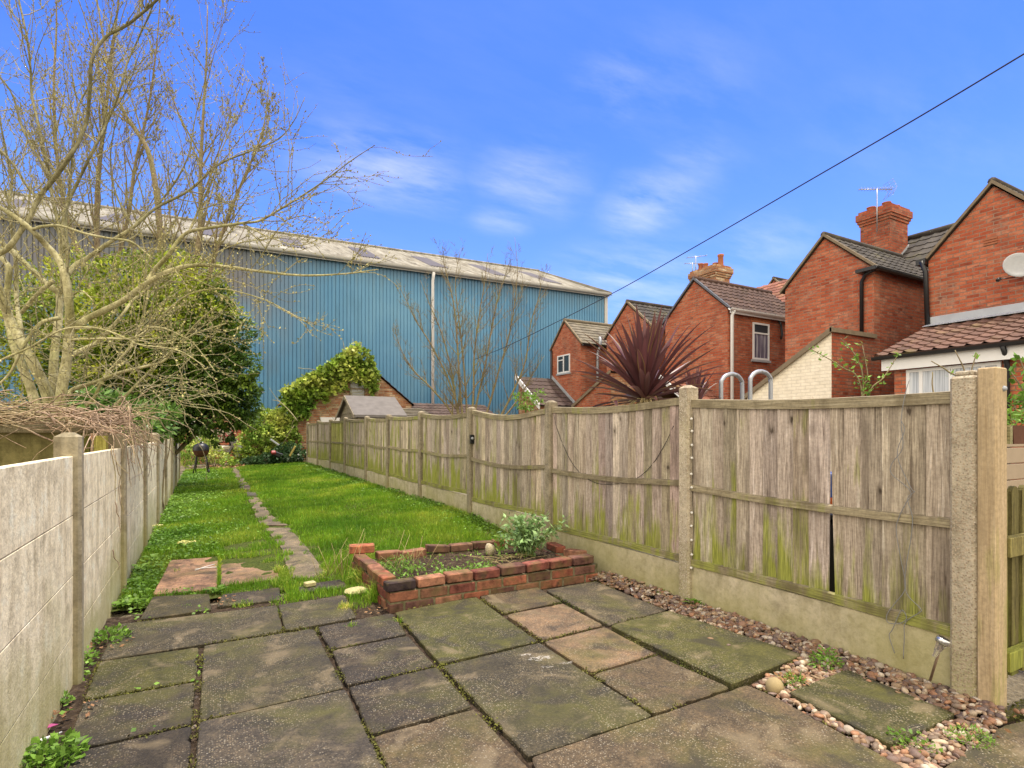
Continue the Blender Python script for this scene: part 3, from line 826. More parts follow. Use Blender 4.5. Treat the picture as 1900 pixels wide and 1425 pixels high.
# ------------------------------------------------------------------ leaves in bulk
def leaf_arrays(pts, size, nrm=None, aspect=.5, flat=False, droop=.0, colvar=.25, fold=.25):
    n = len(pts); pts = np.asarray(pts, float)
    size = np.broadcast_to(np.asarray(size, float), (n,))*rng.uniform(.65,1.3,n)
    d = rng.normal(0,1,(n,3))
    if nrm is not None: d = d*.8 + nrm*1.0
    if flat: d[:,2] *= .25
    d[:,2] -= droop
    d /= np.linalg.norm(d,axis=1,keepdims=True)
    up = rng.normal(0,.6,(n,3)); up[:,2] += 1.0
    w = np.cross(d, up); w /= np.maximum(np.linalg.norm(w,axis=1,keepdims=True),1e-6)
    u = np.cross(w, d)
    L = size[:,None]; W = w*L*aspect*.5
    b = pts; m = pts + d*L*.45 + u*L*fold*.12
    V = np.stack([b, m+W-u*L*fold*.15, pts+d*L, m-W-u*L*fold*.15], 1)
    cv = 1+rng.normal(0,colvar,(n,1)); C = np.repeat(np.clip(cv,.35,1.9)*np.ones((1,3)), 4, 0)
    Fs = np.arange(n*4).reshape(n,4)
    return V.reshape(-1,3), Fs, C
def leaf_mesh(name, pts, size, mat, parent=None, kind=None, label=None, cat=None, group=None, **kw):
    V, Fs, C = leaf_arrays(pts, size, **kw)
    return link_mesh(name, V, Fs, mat, parent, C, False, label=label, cat=cat, group=group, kind=kind)

# ------------------------------------------------------------------ grass
def lownoise(x, y, s=1.0, seed=0):
    r = np.random.default_rng(seed); v = 0
    for k in range(7):
        a = r.uniform(0,6.28); f = s*r.uniform(.6,2.6); v = v + np.sin((x*math.cos(a)+y*math.sin(a))*f*2+r.uniform(0,6.28))/ (1+k*.15)
    return v/4
PATHL = [(541,1072),(530,1046),(523,1018),(506,996),(490,979),(474,957),(466,938),(459,922),(447,908),(443,896),(434,882),(428,869),(420,860)]
PATHR = [(612,1072),(592,1046),(572,1018),(552,996),(537,979),(507,957),(490,938),(479,922),(468,908),(458,896),(450,882),(441,869),(430,860)]
def gpz(px,py):
    z = .03
    for _ in range(4):
        q = gp(px,py,z); z = float(zg(q.x,q.y))
    return q
PPOLY = [tuple(gpz(*a)[:2]) for a in PATHL] + [tuple(gpz(*a)[:2]) for a in PATHR[::-1]]
BED = (1.125, 2.95, 3.80, 4.92)       # raised bed in plan
def edge0(x): return np.where(x > .55, 4.05, 4.72)
def lawn_mask(x, y):
    k = ~in_poly(x+.14*lownoise(x,y,5,77), y, PPOLY)
    k &= ~((x > BED[0]-.02) & (x < BED[1]+.2) & (y > BED[2]-.05) & (y < BED[3]+.03))
    k &= ~on_slab(x, y)
    edge = np.where(x > .55, 4.05, 4.72) + .20*lownoise(x,y,3,2)+.10*lownoise(x,y,9,3) - np.where((x > .42)&(x < .60), .75, 0)
    k &= y > edge
    k &= (x > WALLX) & (x < 3.1)
    return k
def grass():
    V, C = [], []
    def blades(x, y, h, w, cm, lean=.45):
        n = len(x); z = zg(x,y)-.012
        a = rng.uniform(0,6.28,n); ln = np.abs(rng.normal(0,lean,n))*h; b = rng.uniform(0,6.28,n)
        base = np.stack([x,y,z],1); wv = np.stack([np.cos(a),np.sin(a),np.zeros(n)],1)*w[:,None]*.5
        lv = np.stack([np.cos(b),np.sin(b),np.zeros(n)],1)
        mid = base + np.stack([np.zeros(n)]*2+[h*.6],1) + lv*(ln*.35)[:,None]
        tip = base + np.stack([np.zeros(n)]*2+[h*np.sqrt(np.clip(1-(ln/h)**2*.5,.2,1))],1) + lv*ln[:,None]
        V.append(np.stack([base-wv, base+wv, mid+wv*.75, tip, mid-wv*.75],1).reshape(-1,3))
        C.append(np.repeat(cm,5,0))
    for y0,y1,dens,hs,ws in ((3.2,5.5,15000,.050,.0042),(5.5,7.5,10500,.050,.0055),(7.5,10.5,6500,.050,.0075),(10.5,15,3600,.055,.011),(15,21,2000,.06,.016)):
        n = int((y1-y0)*3.65*dens); x = rng.uniform(WALLX,3.1,n); y = rng.uniform(y0,y1,n)
        k = lawn_mask(x,y)
        thin = lownoise(x,y,1.3,5); edge = sstep(.0,.5,3.1-x)
        k &= rng.uniform(0,1,n) < np.clip(.76+.65*thin,.08,1)*np.clip(.35+(y-edge0(x))*1.6,.25,1)*(.4+.6*edge)
        x,y = x[k],y[k]; n = len(x)
        t = lownoise(x,y,1.1,9); t2 = lownoise(x,y,4,12)
        h = hs*(1+.34*t+.34*t2)*rng.uniform(.55,1.4,n); h = np.clip(h,.018,.13)
        t3 = lownoise(x,y,.55,19); cm = np.ones((n,3))*(1+.16*t[:,None]+.14*t2[:,None]+.20*t3[:,None]+.22*rng.normal(0,1,(n,1)))
        yel = np.clip(.6*t2+.35*t+rng.normal(0,.5,n)-.25,0,1)[:,None]
        cm = cm*(1-yel)+cm*np.array([1.9,1.25,1.6])*yel
        blades(x,y,h,ws*rng.uniform(.7,1.3,n),np.clip(cm,.35,2.6))
    ns = 9000; x = rng.uniform(WALLX,3.1,ns); y = 4+rng.uniform(0,1,ns)**1.6*16; k = lawn_mask(x,y) & (lownoise(x,y,2.2,55) > .12); x,y = x[k],y[k]
    blades(x,y,rng.uniform(.02,.06,len(x)),.004+.0008*(y-4),np.array([2.6,1.5,6.0])*rng.uniform(.6,1.2,(len(x),1)),1.1)
    # long tufts where nobody mows: path edge, bed foot, joints between slabs
    tufts = [(690,1080,.10,700,.15),(672,1050,.09,500,.18),(702,1112,.07,420,.13),(668,1030,.08,360,.16),(655,1075,.10,300,.09),(480,1010,.10,200,.04),(450,1030,.10,150,.03),(600,1070,.05,150,.06),(535,1030,.05,140,.05),(515,1000,.05,140,.06),(655,1000,.1,300,.14),(520,1085,.06,260,.06),(540,1110,.05,240,.05),(600,1098,.06,170,.035),
             (450,1122,.07,170,.03),(480,1096,.08,170,.03),(350,1126,.05,70,.025),(640,1130,.05,200,.05),(652,1165,.03,60,.04),(740,1155,.02,40,.05),
             (1240,1105,.05,160,.06),(1225,1108,.04,80,.05),(1345,1118,.03,60,.05),(560,1090,.05,130,.04),(518,1060,.04,170,.06),(500,1040,.07,130,.035),(430,1028,.08,160,.04),
             (1470,1265,.05,90,.05),(330,1060,.03,20,.05),(900,960,.15,120,.10),(870,955,.12,120,.09),(975,985,.08,60,.12)]
    for px,py,r,n,h in tufts:
        c = gpz(px,py) if py < 1090 else gp(px,py)
        a = rng.uniform(0,6.28,n); q = r*np.sqrt(rng.uniform(0,1,n))
        x = c.x+q*np.cos(a); y = c.y+q*np.sin(a)*.8
        cm = np.ones((n,3))*rng.uniform(.7,1.3,(n,1)); dry = rng.uniform(0,1,n) < (.55 if px in (690,700,640,672) else .2)
        cm[dry] *= np.array([3.0,1.7,5.0])
        blades(x,y,h*rng.uniform(.5,1.5,n),np.full(n,.004),cm,.7)
    V = np.concatenate(V); C = np.concatenate(C)
    n = len(V)//5; b = (np.arange(n)*5)[:,None]
    # quad + triangle per blade
    q = b+np.array([[0,1,2,4]]); t = b+np.array([[4,2,3]])
    faces = [tuple(f) for f in q] + [tuple(f) for f in t]
    link_mesh('grass', V, faces, M['grass_blade'], None, C, True, kind='stuff', label='short bright green grass of the back lawn')
grass()
def ground_cover():
    # broad small leaves creeping along the left wall and the fence foot
    n = 17000; x = WALLX+np.abs(rng.normal(0,.42,n)); y = rng.uniform(4.4,19.5,n); k = lawn_mask(x,y) & (lownoise(x,y,1.6,21) > -.25); x,y = x[k],y[k]
    n2 = 7000; x2 = 3.08-np.abs(rng.normal(0,.22,n2)); y2 = rng.uniform(5.2,19.5,n2); k = lawn_mask(x2,y2) & (lownoise(x2,y2,1.6,23) > -.1); x = np.concatenate([x,x2[k]]); y = np.concatenate([y,y2[k]])
    # weeds in the open soil strip by the wall
    n3 = 1300; x3 = rng.uniform(WALLX,.02,n3); y3 = rng.uniform(2.6,4.9,n3); k = (~on_slab(x3,y3)) & (lownoise(x3,y3,3.0,31) > .18); x = np.concatenate([x,x3[k]]); y = np.concatenate([y,y3[k]])
    z = zg(x,y)+rng.uniform(.0,.055,len(x))
    leaf_mesh('ground_cover', np.stack([x,y,z],1), .026+.0016*np.clip(y-4,0,20), M['weed_leaf'], kind='stuff', label='low broad-leaved weeds creeping along the lawn edges', aspect=.75, flat=True, colvar=.3)
ground_cover()
litter()
# ------------------------------------------------------------------ concrete panel wall on the left
FX = 3.07
def post_prism(mb, x, y, w, dpt, z0, z1, cap='slope', facing=1):
    """concrete post with chamfered front and weathered top"""
    ch = .014
    poly = [(x-dpt/2,y-w/2),(x+dpt/2-ch,y-w/2),(x+dpt/2,y-w/2+ch),(x+dpt/2,y+w/2-ch),(x+dpt/2-ch,y+w/2),(x-dpt/2,y+w/2)]
    if facing < 0: poly = [(2*x-a,b) for a,b in poly][::-1]
    n = len(poly)
    V = [(a,b,z0) for a,b in poly]+[(a,b,z1) for a,b in poly]
    cx = sum(a for a,_ in poly)/n
    V += [(x+(a-x)*.35, y+(b-y)*.35, z1+.022) for a,b in poly]
    Fs = [(i,(i+1)%n,n+(i+1)%n,n+i) for i in range(n)]+[(n+i,n+(i+1)%n,2*n+(i+1)%n,2*n+i) for i in range(n)]+[tuple(range(2*n,3*n)),tuple(range(n))[::-1]]
    mb.add(V, Fs)
wall = thing('concrete_fence', (WALLX,8,0), 'stained pale concrete panel fence with slotted posts along the left side', 'fence')
WPX = [157,237,276,300,314,323,330,335]
wys = [2.50+1.93*k for k in range(-2,9)]
wys = [-.17, 1.68, 3.52, 5.33, 7.16, 9.0, 10.83, 12.66, 14.5, 16.3]
for i, y in enumerate(wys):
    mb = MB(); gz = float(zg(WALLX,y))
    post_prism(mb, WALLX-.051, y, .080, .11, gz-.2, 1.215+.004*i)
    mb.build('post', M['post_concrete'], wall)
for y0, y1 in zip(wys[:-1], wys[1:]):
    mb = MB(); g0 = float(zg(WALLX,(y0+y1)/2))
    for k in range(4):
        j = rng.normal(0,.0007)
        mb.bx((WALLX-.075+j, y0+.03, -.06+.297*k+.002+g0*.3), (WALLX-.030+j, y1-.03, -.06+.297*(k+1)-.0025+g0*.3), bev=.0018)
    mb.build('panel', M['wall_concrete'], wall)

# ------------------------------------------------------------------ closeboard fence on the right
fence = thing('wooden_fence', (FX,8,0), 'weathered closeboard fence with concrete posts and algae-green boards on the right', 'fence')
FPX = [1787,1268,1015,869,777,717,677,638,611,588,569]
FY = [onX(px,FX)[0] for px in FPX]
FTOP = [683,715,743,755,763,769,772,774,778,780,784]
ftz = [zat(t, onX(px,FX)[1]) for px,t in zip(FPX,FTOP)]
for i,(y,zt) in enumerate(zip(FY,ftz)):
    mb = MB(); post_prism(mb, FX+.045, y, .105 if i else .100, .10, -.25, zt-.02, facing=-1)
    if i == 0:
        mb = MB(); V,Fs = [],[]
        # the thick gate-side post: pitted exposed aggregate, rounded top
        mb.bx((FX-.01,y-.052,-.3),(FX+.115,y+.052,zt-.035),bev=.012)
        mb.bx((FX+.006,y-.036,zt-.035),(FX+.098,y+.036,zt-.012),bev=.011)
    mb.build('post', M['aggregate_concrete'] if i < 2 else M['weathered_post_concrete'], fence)
def fence_panel(i):
    y0, y1 = FY[i]+.048, FY[i+1]-.048
    gz = float(zg(FX,(y0+y1)/2))
    zt0, zt1 = ftz[i]-.085, ftz[i+1]-.055
    if i == 0: zt0, zt1 = 1.425, 1.475
    if i == 1: zt0, zt1 = 1.50, 1.50
    sag = [.02,.035,.075,.035,.02,.02,.02,.015,.01,.01][i]
    top = lambda t: zt0+(zt1-zt0)*t - sag*math.sin(math.pi*t)
    L = y1-y0
    bt = lambda t: gz*.85+.30+.012*math.sin(3*t+i)
    xb = FX+.062
    # gravel board
    mb = MB(); n = 8
    mb.bx((FX+.030,y0-.01,-.2),(FX+.082,y1+.01,bt(.5)-.034),bev=.006)
    mb.build('gravel_board', M['gravel_board_concrete'], fence)
    # feather-edge boards
    pn = MB(); nb = int(round(L/.100)); w = L/nb
    gapk = None
    if i == 0:
        yg = onX(1517,FX+.06)[0]; gapk = int((yg-y0)/w)
    for k in range(nb):
        a = y0+k*w; b = a+w+.018; t0 = (a-y0)/L; t1 = min(1,(b-y0)/L)
        zt = top((t0+t1)/2)-.03; zb = bt((t0+t1)/2)-.012
        c = np.clip(1+rng.normal(0,.19),.6,1.45)*np.array([1,1+rng.normal(0,.025),1+rng.normal(0,.05)])
        if i in (7,): c = c*np.array([1.1,1.2,.55])
        lean = rng.normal(0,.003); j = rng.normal(0,.003)
        a0,b0,a1,b1 = a,b,a+lean,b+lean
        if gapk is not None and k == gapk-1: b0 -= .058; b1 -= .022; a0 -= .004      # sprung board leaves a wedge gap
        if gapk is not None and k == gapk: a0 += .016; a1 += .004
        th0,th1 = .005,.027
        V = []; 
        for z,aa,bb in ((zb,a0,b0),(zt,a1,b1)):
            V += [(xb-.004+j,aa,z),(xb-th1+j,bb,z),(xb+.004+j,bb,z),(xb+.004+j,aa,z)]
        Fs = [(0,3,7,4),(1,0,4,5),(2,1,5,6),(3,2,6,7),(4,7,6,5),(0,1,2,3)]
        pn.add(V,[f[::-1] for f in Fs],c)
    p = pn.build('panel', M['fence_wood'], fence)
    def rail(name, zf, hh, xf, dd, seg=8, lo=0):
        mb = MB(); V=[];Fs=[]
        for q in range(seg+1):
            t = q/seg; y = y0-.015*(q==0)+ (L)*t+.015*(q==seg); z = zf(t)
            V += [(xf-dd,y,z-hh/2),(xf-dd,y,z+hh/2-.006),(xf,y,z+hh/2),(xf,y,z-hh/2)]
        for q in range(seg):
            for e in range(4):
                Fs.append((q*4+e,q*4+(e+1)%4,q*4+4+(e+1)%4,q*4+4+e))
        Fs += [(0,3,2,1),(seg*4,seg*4+1,seg*4+2,seg*4+3)]
        mb.add(V,[f[::-1] for f in Fs],np.ones(3)*rng.uniform(.85,1.1))
        mb.build(name, M['rail_wood'], p)
    rail('rail', lambda t: top(t)-.012, .062, xb+.012, .050)
    mz = [0,.0,-.03,-.02,0,0,0,0,0,0][i]
    rail('rail', lambda t: (top(t)*.48+bt(t)*.52)+.005+mz-.012*math.sin(math.pi*t)+[-.03+.01*t,-.01,.0,0,0,0,0,0,0,0][i], .046, xb-.010, .034)
    rail('rail', lambda t: bt(t)+.002, .055, xb-.010, .030)
for i in range(len(FY)-1): fence_panel(i)

# timber gate post and picket gate
ya = FY[0]-.052
gpost = thing('gate_post', (FX+.05,ya-.06,0), 'square timber gate post bolted beside the thick concrete post', 'post')
mb = MB(); mb.bx((FX-.012,ya-.076,-.2),(FX+.098,ya-.004,1.535),col=(1,1,1),bev=.006); mb.build('timber', M['gate_post_wood'], gpost)
mb = MB(); mb.lathe([(0,.012),(.009,.010),(.013,.003),(.014,0)],(FX+.06,ya-.076,1.44),12,M=Matrix.Rotation(R(90),3,'X')); mb.build('bolt', M['galvanised'], gpost)
gate = thing('picket_gate', (FX+.25,ya-.2,0), 'green stained picket gate at the right edge of the photo', 'gate')
def gx(px,py,Y): 
    X,d = onY(px,Y); return X, zat(py,d)
GY = ya-.040
for k in range(7):
    x = FX+.168+.115*k; zt = .985
    mb = MB(); prof = [(x-.036,.10),(x+.036,.10),(x+.036,zt-.03)]+[(x+.036*math.cos(a),zt-.03+.036*math.sin(a)) for a in np.linspace(.3,2.84,7)]+[(x-.036,zt-.03)]
    mb.extr([(a,GY,z) for a,z in prof],(0,.02,0),np.ones(3)*rng.uniform(.8,1.15)); mb.build('picket', M['gate_wood'], gate)
for z in (.72,.20):
    mb = MB(); mb.bx((FX+.115,GY-.042,z-.045),(FX+.95,GY-.002,z+.045),col=(1.5,1.5,1.5),bev=.004); mb.build('rail', M['gate_wood'], gate)
mb = MB(); mb.bx((FX+.108,GY+.022,.1),(FX+.150,GY+.05,.95),col=(.6,.7,.6)); mb.build('frame_stile', M['gate_wood'], gate)

# neighbour's side beyond the gate: beige cladding fence, bracket pots
nb = thing('clad_fence', (6,2.6,0), 'beige horizontal board fence glimpsed beyond the picket gate', 'fence')
mb = MB()
for k in range(8): mb.bx((4.55,2.32,.03+.155*k),(9.0,2.345+.006*(k%2),.03+.155*k+.148),col=np.ones(3)*rng.uniform(.9,1.1),bev=.006)
mb.build('board', M['beige_clad'], nb)
mb = MB(); mb.bx((4.50,2.30,0),(4.56,2.38,1.25),bev=.005); mb.build('post', M['beige_clad'], nb)
bx_, bd = onY(1888, ya-.03)
px_ = thing('window_box', (bx_,ya-.03,1.23), 'small rusty trough of green seedlings fixed to the timber gate post', 'planter')
z1, z0 = zat(790,bd), zat(823,bd)
xl, xr = FX+.128, FX+.40
mb = MB(); mb.extr([(xl+.012,ya-.085,z0),(xr-.01,ya-.085,z0),(xr,ya-.085,z1),(xl,ya-.085,z1)],(0,.075,0)); mb.build('trough', M['rusty'], px_)
mb = MB(); mb.bx((FX+.100,ya-.085,z0),(FX+.126,ya-.035,z1),col=(1,1.1,.9)); mb.build('bracket', M['rail_wood'], px_)
q = np.stack([rng.uniform(xl,xr,90),ya-.085+rng.uniform(0,.07,90),z1+rng.uniform(0,.07,90)],1)
leaf_mesh('leaf_tuft', q, .035, M['weed_leaf'], px_, aspect=.4)

# neighbour's mossy low wall with coping, far left, and the dead vine on it
mw = thing('mossy_wall', (-1.4,5.4,0), 'dark mossy low wall with a timber coping behind the left fence', 'wall')
WY = 5.25
mb = MB(); mb.bx((-4.2,WY,0),(-.80,WY+.12,1.245)); mb.build('panel', M['mossy_render'], mw)
mb = MB(); mb.bx((-4.25,WY-.05,1.245),(-.72,WY+.16,1.305),col=(.75,.75,.6),bev=.008); mb.build('coping', M['shed_wood'], mw)
mb = MB(); mb.bx((-.83,WY-.045,0),(-.76,WY-.003,1.243),col=(.6,.7,.4),bev=.004); mb.build('post', M['gate_wood'], mw)
mb = MB(); mb.bx((-.735,WY-.05,0),(-.655,WY+.05,1.225),col=(2.2,2.3,1.6),bev=.005); mb.build('post', M['gate_wood'], mw)

def vine_mass():
    root = thing('dead_vine', (-1.2,5.2,1.3), 'mat of bare tangled reddish vine stems heaped over the mossy wall', 'climber')
    mb = MB(); r2 = random.Random(4)
    for k in range(520):
        t = r2.random(); x = -3.6+3.0*(t**.75); y = WY+.0+r2.gauss(0,.15)
        hgt = .10+.12*math.sin(math.pi*min(1,t*1.05))
        z = 1.30+r2.random()*hgt
        a = r2.gauss(0,.5)+ (math.pi if r2.random()<.5 else 0); pts=[]; p = Vector((x,y,z)); L = r2.uniform(.25,.8); n = 7
        pit = r2.gauss(0,.3)
        for q in range(n):
            pts.append(tuple(p)); a += r2.gauss(0,.35); pit = pit*.7+r2.gauss(0,.28)-.03
            p = p+Vector((math.cos(a)*math.cos(pit),math.sin(a)*.5,math.sin(pit)))*L/n
            if p.x > -.50: p.x = -.50-r2.random()*.05
            p.z = min(p.z, 1.33+hgt+.06)
            if p.z < 1.31 and p.y < WY+.17 and p.y > WY-.06: p.z = 1.31+r2.random()*.02
        r = r2.choice([.003,.004,.005,.007])
        mb.tube(smooth_path(pts,2), np.linspace(r,r*.5,13), 4, col=np.ones(3)*r2.uniform(.6,1.3))
    for k in range(130):           # clump spilling to the right along the fence
        p = Vector((-.62+r2.gauss(0,.10),5.9+r2.gauss(0,.5),1.20+r2.random()*.26)); pts=[]; a = r2.uniform(-2.3,.4); pit = r2.gauss(-.3,.6)
        L = r2.uniform(.2,.6)
        for q in range(6):
            pts.append(tuple(p)); a += r2.gauss(0,.4); pit += r2.gauss(-.08,.3)
            p = p+Vector((math.cos(a)*math.cos(pit),math.sin(a)*math.cos(pit),math.sin(pit)))*L/6
        mb.tube(smooth_path(pts,2), np.linspace(.004,.002,11), 4, col=np.ones(3)*r2.uniform(.6,1.3))
    for k in range(26):            # hanging ends in front of the wall
        x = r2.uniform(-2.2,-.72); p = Vector((x,WY-.07,1.31)); pts=[tuple(p+Vector((0,.05,.03)))]; L = r2.uniform(.1,.45)
        sx = r2.gauss(0,.5)
        for q in range(5):
            pts.append(tuple(p)); p = p+Vector((sx*L/5+r2.gauss(0,.02),-.008+r2.gauss(0,.006),-L/5))
        mb.tube(smooth_path(pts,2), np.linspace(.0035,.0015,11), 4, col=np.ones(3)*r2.uniform(.8,1.4))
    mb.build('stem', M['dead_vine'], root, kind='stuff')
vine_mass()
def wall_creeper():
    mb = MB(); r2 = random.Random(8)
    xw = WALLX-.022
    for (y,z,L,s) in ((4.75,1.15,.75,-1),(4.85,1.1,.5,1),(4.9,.75,.35,1),(4.8,.42,.3,1),(5.2,.85,.4,-1),(5.6,1.12,.5,1)):
        p = Vector((xw,y,z)); pts=[]
        for q in range(8):
            pts.append(tuple(p)); p = p+Vector((r2.uniform(-.002,.012) if p.x < xw+.03 else -.01, s*r2.uniform(-.01,.05)*L, -L/8*r2.uniform(.3,1.2)))
        mb.tube(smooth_path(pts,3), np.linspace(.004,.0018,22), 5)
    mb.build('bare_creeper', M['dead_vine'], label='thin bare creeper stems hanging down the pale concrete fence panel', cat='climber')
wall_creeper()
# ------------------------------------------------------------------ raised brick bed
def planter():
    root = thing('raised_bed', (2.0,4.3,0), 'low raised flower bed of loose red bricks at the lawn corner', 'raised bed')
    x0,x1,y0,y1 = BED
    r2 = random.Random(5)
    PB = [(.25,.085,.055),(.31,.115,.07),(.21,.075,.058),(.29,.14,.09),(.17,.085,.065),(.33,.14,.085),(.14,.07,.058)]
    core = MB()
    def course(mb, z, dx, kinds, h=.066, inset=0.0, skip=()):
        a = [x0+inset, x1-inset, y0+inset, y1-inset]
        runs = [((a[0],a[2]),(a[1],a[2]),0),((a[0],a[3]),(a[1],a[3]),0),((a[0],a[2]+.11),(a[0],a[3]-.0),1),((a[1]-.10,a[2]+.11),(a[1]-.10,a[3]),1)]
        for ri,(p,q,ax) in enumerate(runs):
            if ri in skip: continue
            L = (q[ax]-p[ax]); s = 0 - dx
            while s < L-.02:
                e = min(s+.215, L); b = max(s,0)
                if e-b > .04:
                    c = r2.choice(PB); k = r2.uniform(.75,1.2); c = tuple(v*k for v in c)
                    zz = z + r2.gauss(0,.002)
                    if ax == 0:
                        yy = p[1] if ri == 0 else p[1]-.10
                        mb.bx((p[0]+b+.004, yy+r2.gauss(0,.002), zz),(p[0]+e-.004, yy+.10, zz+h),c,.006)
                    else:
                        mb.bx((p[0]+r2.gauss(0,.002), p[1]+b+.004, zz),(p[0]+.10, p[1]+e-.004, zz+h),c,.006)
                s += .225
    base = MB(); course(base,-.02,.11,0); course(base,.056,0,0); base.build('brick_courses', M['planter_brick'], root)
    mo = MB()
    for a,b in (((x0+.008,y0+.008),(x1-.008,y0+.092)),((x0+.008,y1-.092),(x1-.008,y1-.008)),((x0+.008,y0+.093),(x0+.092,y1-.093)),((x1-.092,y0+.093),(x1-.008,y1-.093))):
        mo.bx((a[0],a[1],-.05),(b[0],b[1],.127))
    mo.build('mortar', M['mortar'], root)
    # loose coping bricks, each a part
    def cop(c, size, rz, tilt, col):
        mb = MB(); k = r2.uniform(.8,1.2)
        Mx = Matrix.Rotation(rz,3,'Z') @ Matrix.Rotation(tilt,3,'Y') @ Matrix.Rotation(r2.gauss(0,.03),3,'X')
        mb.box(c, size, 0, tuple(v*k for v in col), Mx, .007)
        # frog: shallow dish on the bed face
        mb.build('coping_brick', M['planter_brick'], root)
    zc = .133+.035
    xs = x0+.10
    x = x0-.02
    i = 0
    while x < x1-.12:
        L = .215; cop((x+L/2, y0+.045+r2.gauss(0,.004), zc+(.0 if i < 4 else .006)+r2.gauss(0,.002)), (L-.006,.102,.066), r2.gauss(0,.018), r2.gauss(0,.012), (.05,.035,.038) if i==0 else r2.choice(PB)); x += .226; i += 1
    y = y0+.21
    for k in range(4):
        if k == 4: break
        cop((x0+.045, y+.06+k*.232-.01, zc+r2.gauss(0,.003)), (.100,.222,.066), r2.gauss(0,.03), r2.gauss(0,.03), r2.choice(PB))
    x = x0+.20
    for k in range(7):
        cop((x+.11, y1-.05+r2.gauss(0,.008), zc-.012+r2.gauss(0,.005)+(.012 if k in (2,3) else 0)), (.218,.100,.066), r2.gauss(0,.05), r2.gauss(0,.05), r2.choice(PB) if k not in (2,3) else (.17,.095,.065)); x += .232
    cop((x1-.02,y0+.32,.16),(.1,.215,.064),.15,.03,PB[3]); cop((x1-.03,y0+.62,.16),(.1,.215,.064),-.1,.03,PB[0])
    # earth in the bed, lumpy
    n = 40; gx_, gy_ = np.meshgrid(np.linspace(x0+.09,x1-.09,n), np.linspace(y0+.09,y1-.09,n))
    gz_ = .115+.012*lownoise(gx_,gy_,3,3)+rng.normal(0,.005,gx_.shape)
    V = np.stack([gx_,gy_,gz_],-1).reshape(-1,3)
    Fs = np.array([(j*n+i,j*n+i+1,(j+1)*n+i+1,(j+1)*n+i) for j in range(n-1) for i in range(n-1)])
    link_mesh('earth', V, Fs, M['soil'], root, None, True)
    return root
planter()
mb = MB(); mb.box((BED[0]+.075,BED[3]-.035,.205+.034),(.105,.215,.068),0,(.42,.15,.085),Matrix.Rotation(1.35,3,'Z'),.007)
mb.build('loose_brick', M['planter_brick'], label='single loose red brick standing up on the back left corner of the raised bed', cat='brick')

def clump(name, label, cat, px, py, n, r, h, size, mat, z=None, aspect=.5, grp=None, stems=0, **kw):
    c = gp(px,py,z if z is not None else .0)
    root = thing(name, (c.x,c.y,c.z), label, cat, grp)
    a = rng.uniform(0,6.28,n); q = r*np.sqrt(rng.uniform(0,1,n)); hh = h*rng.uniform(.05,1,n)*(1-.6*(q/r)**2)
    pts = np.stack([c.x+q*np.cos(a), c.y+q*np.sin(a), c.z+hh],1)
    nr = np.stack([np.cos(a)*.8,np.sin(a)*.8,np.full(n,.5)],1)
    leaf_mesh('foliage', pts, size, mat, root, nrm=nr, aspect=aspect, **kw)
    mb = MB()
    for k in range(max(stems, 8)):
        j = k % n
        mb.tube([(c.x+.1*(pts[j,0]-c.x),c.y+.1*(pts[j,1]-c.y),c.z-.01),tuple((pts[j]+np.array(c))/2+np.array((0,0,.2*h))),tuple(pts[j])],[.002,.0017,.001],3)
    mb.build('stem', M['weed_stem'], root)
    return root
simple('weed_stem', (.16,.22,.05), .6, .3)
def rosette(name, label, cat, px, py, n, L, z=0.0, wd=.028, mat='weed_leaf', grp=None, el=.45):
    """dandelion-like rosette of arching strap leaves"""
    c = gp(px,py,z); r2 = random.Random(px)
    mb = MB()
    for k in range(n):
        a = 6.28*k/n+r2.gauss(0,.3); l = L*r2.uniform(.6,1.2); e = el+r2.gauss(0,.22); V=[]; col = np.ones(3)*r2.uniform(.7,1.3)
        m = 6
        for q in range(m):
            t = q/(m-1); rr = l*t*math.cos(e)*(1-.1*t); zz = l*t*math.sin(e)-.55*l*t*t*math.sin(e)
            w = wd*(.25+1.1*math.sin(math.pi*min(1,.12+t*.85)))*(1 if q%2 else .72)*.5
            if q == m-1: w = .001
            p = np.array((c.x+rr*math.cos(a), c.y+rr*math.sin(a), c.z+zz+.004)); s = np.array((-math.sin(a),math.cos(a),0))*w
            V += [p-s+np.array((0,0,w*.35)), p, p+s+np.array((0,0,w*.35))]
        Fs=[]
        for q in range(m-1):
            Fs += [(q*3,q*3+1,q*3+4,q*3+3),(q*3+1,q*3+2,q*3+5,q*3+4)]
        mb.add(V,Fs,col,True)
    return mb.build(name, M[mat], label=label, cat=cat, group=grp)
rosette('weed','dandelion-like rosette of long leaves growing in the gravel by the second concrete post','weed',1293,1128,13,.15,0,.026,el=.75)
rosette('weed','leafy weed at the joint between the two pink slabs','weed',402,1100,16,.12,.01,.022,el=.7)
rosette('weed','dark strap-leaved weed at the fence foot behind the raised bed','weed',885,968,12,.24,.10,.045,'dark_ivy_leaf',el=.9)
for i,(px,py) in enumerate(((255,1085),(285,1040),(238,1125),(300,1012),(262,1060))):
    rosette('weed','low leafy weeds in the dark soil strip along the concrete fence','weed',px,py,14,.15,.0,.034,grp='weeds in the soil strip',el=.6)
clump('weed','bright green parsley-like weed in the bottom left corner of the patio','weed',85,1418,420,.115,.09,.030,M['weed_leaf'],aspect=.7)
clump('weed','ferny bright green weed growing through gravel beside the loose slab','weed',1532,1240,260,.075,.11,.024,M['weed_leaf'],aspect=.45)
clump('weed','feathery light green weed on the gravel below the gate post','weed',1803,1378,330,.075,.06,.018,M['weed_leaf'],aspect=.3)
clump('weed','small trailing weed at the near end of the loose slab','weed',1690,1385,120,.09,.05,.020,M['weed_leaf'],aspect=.6)
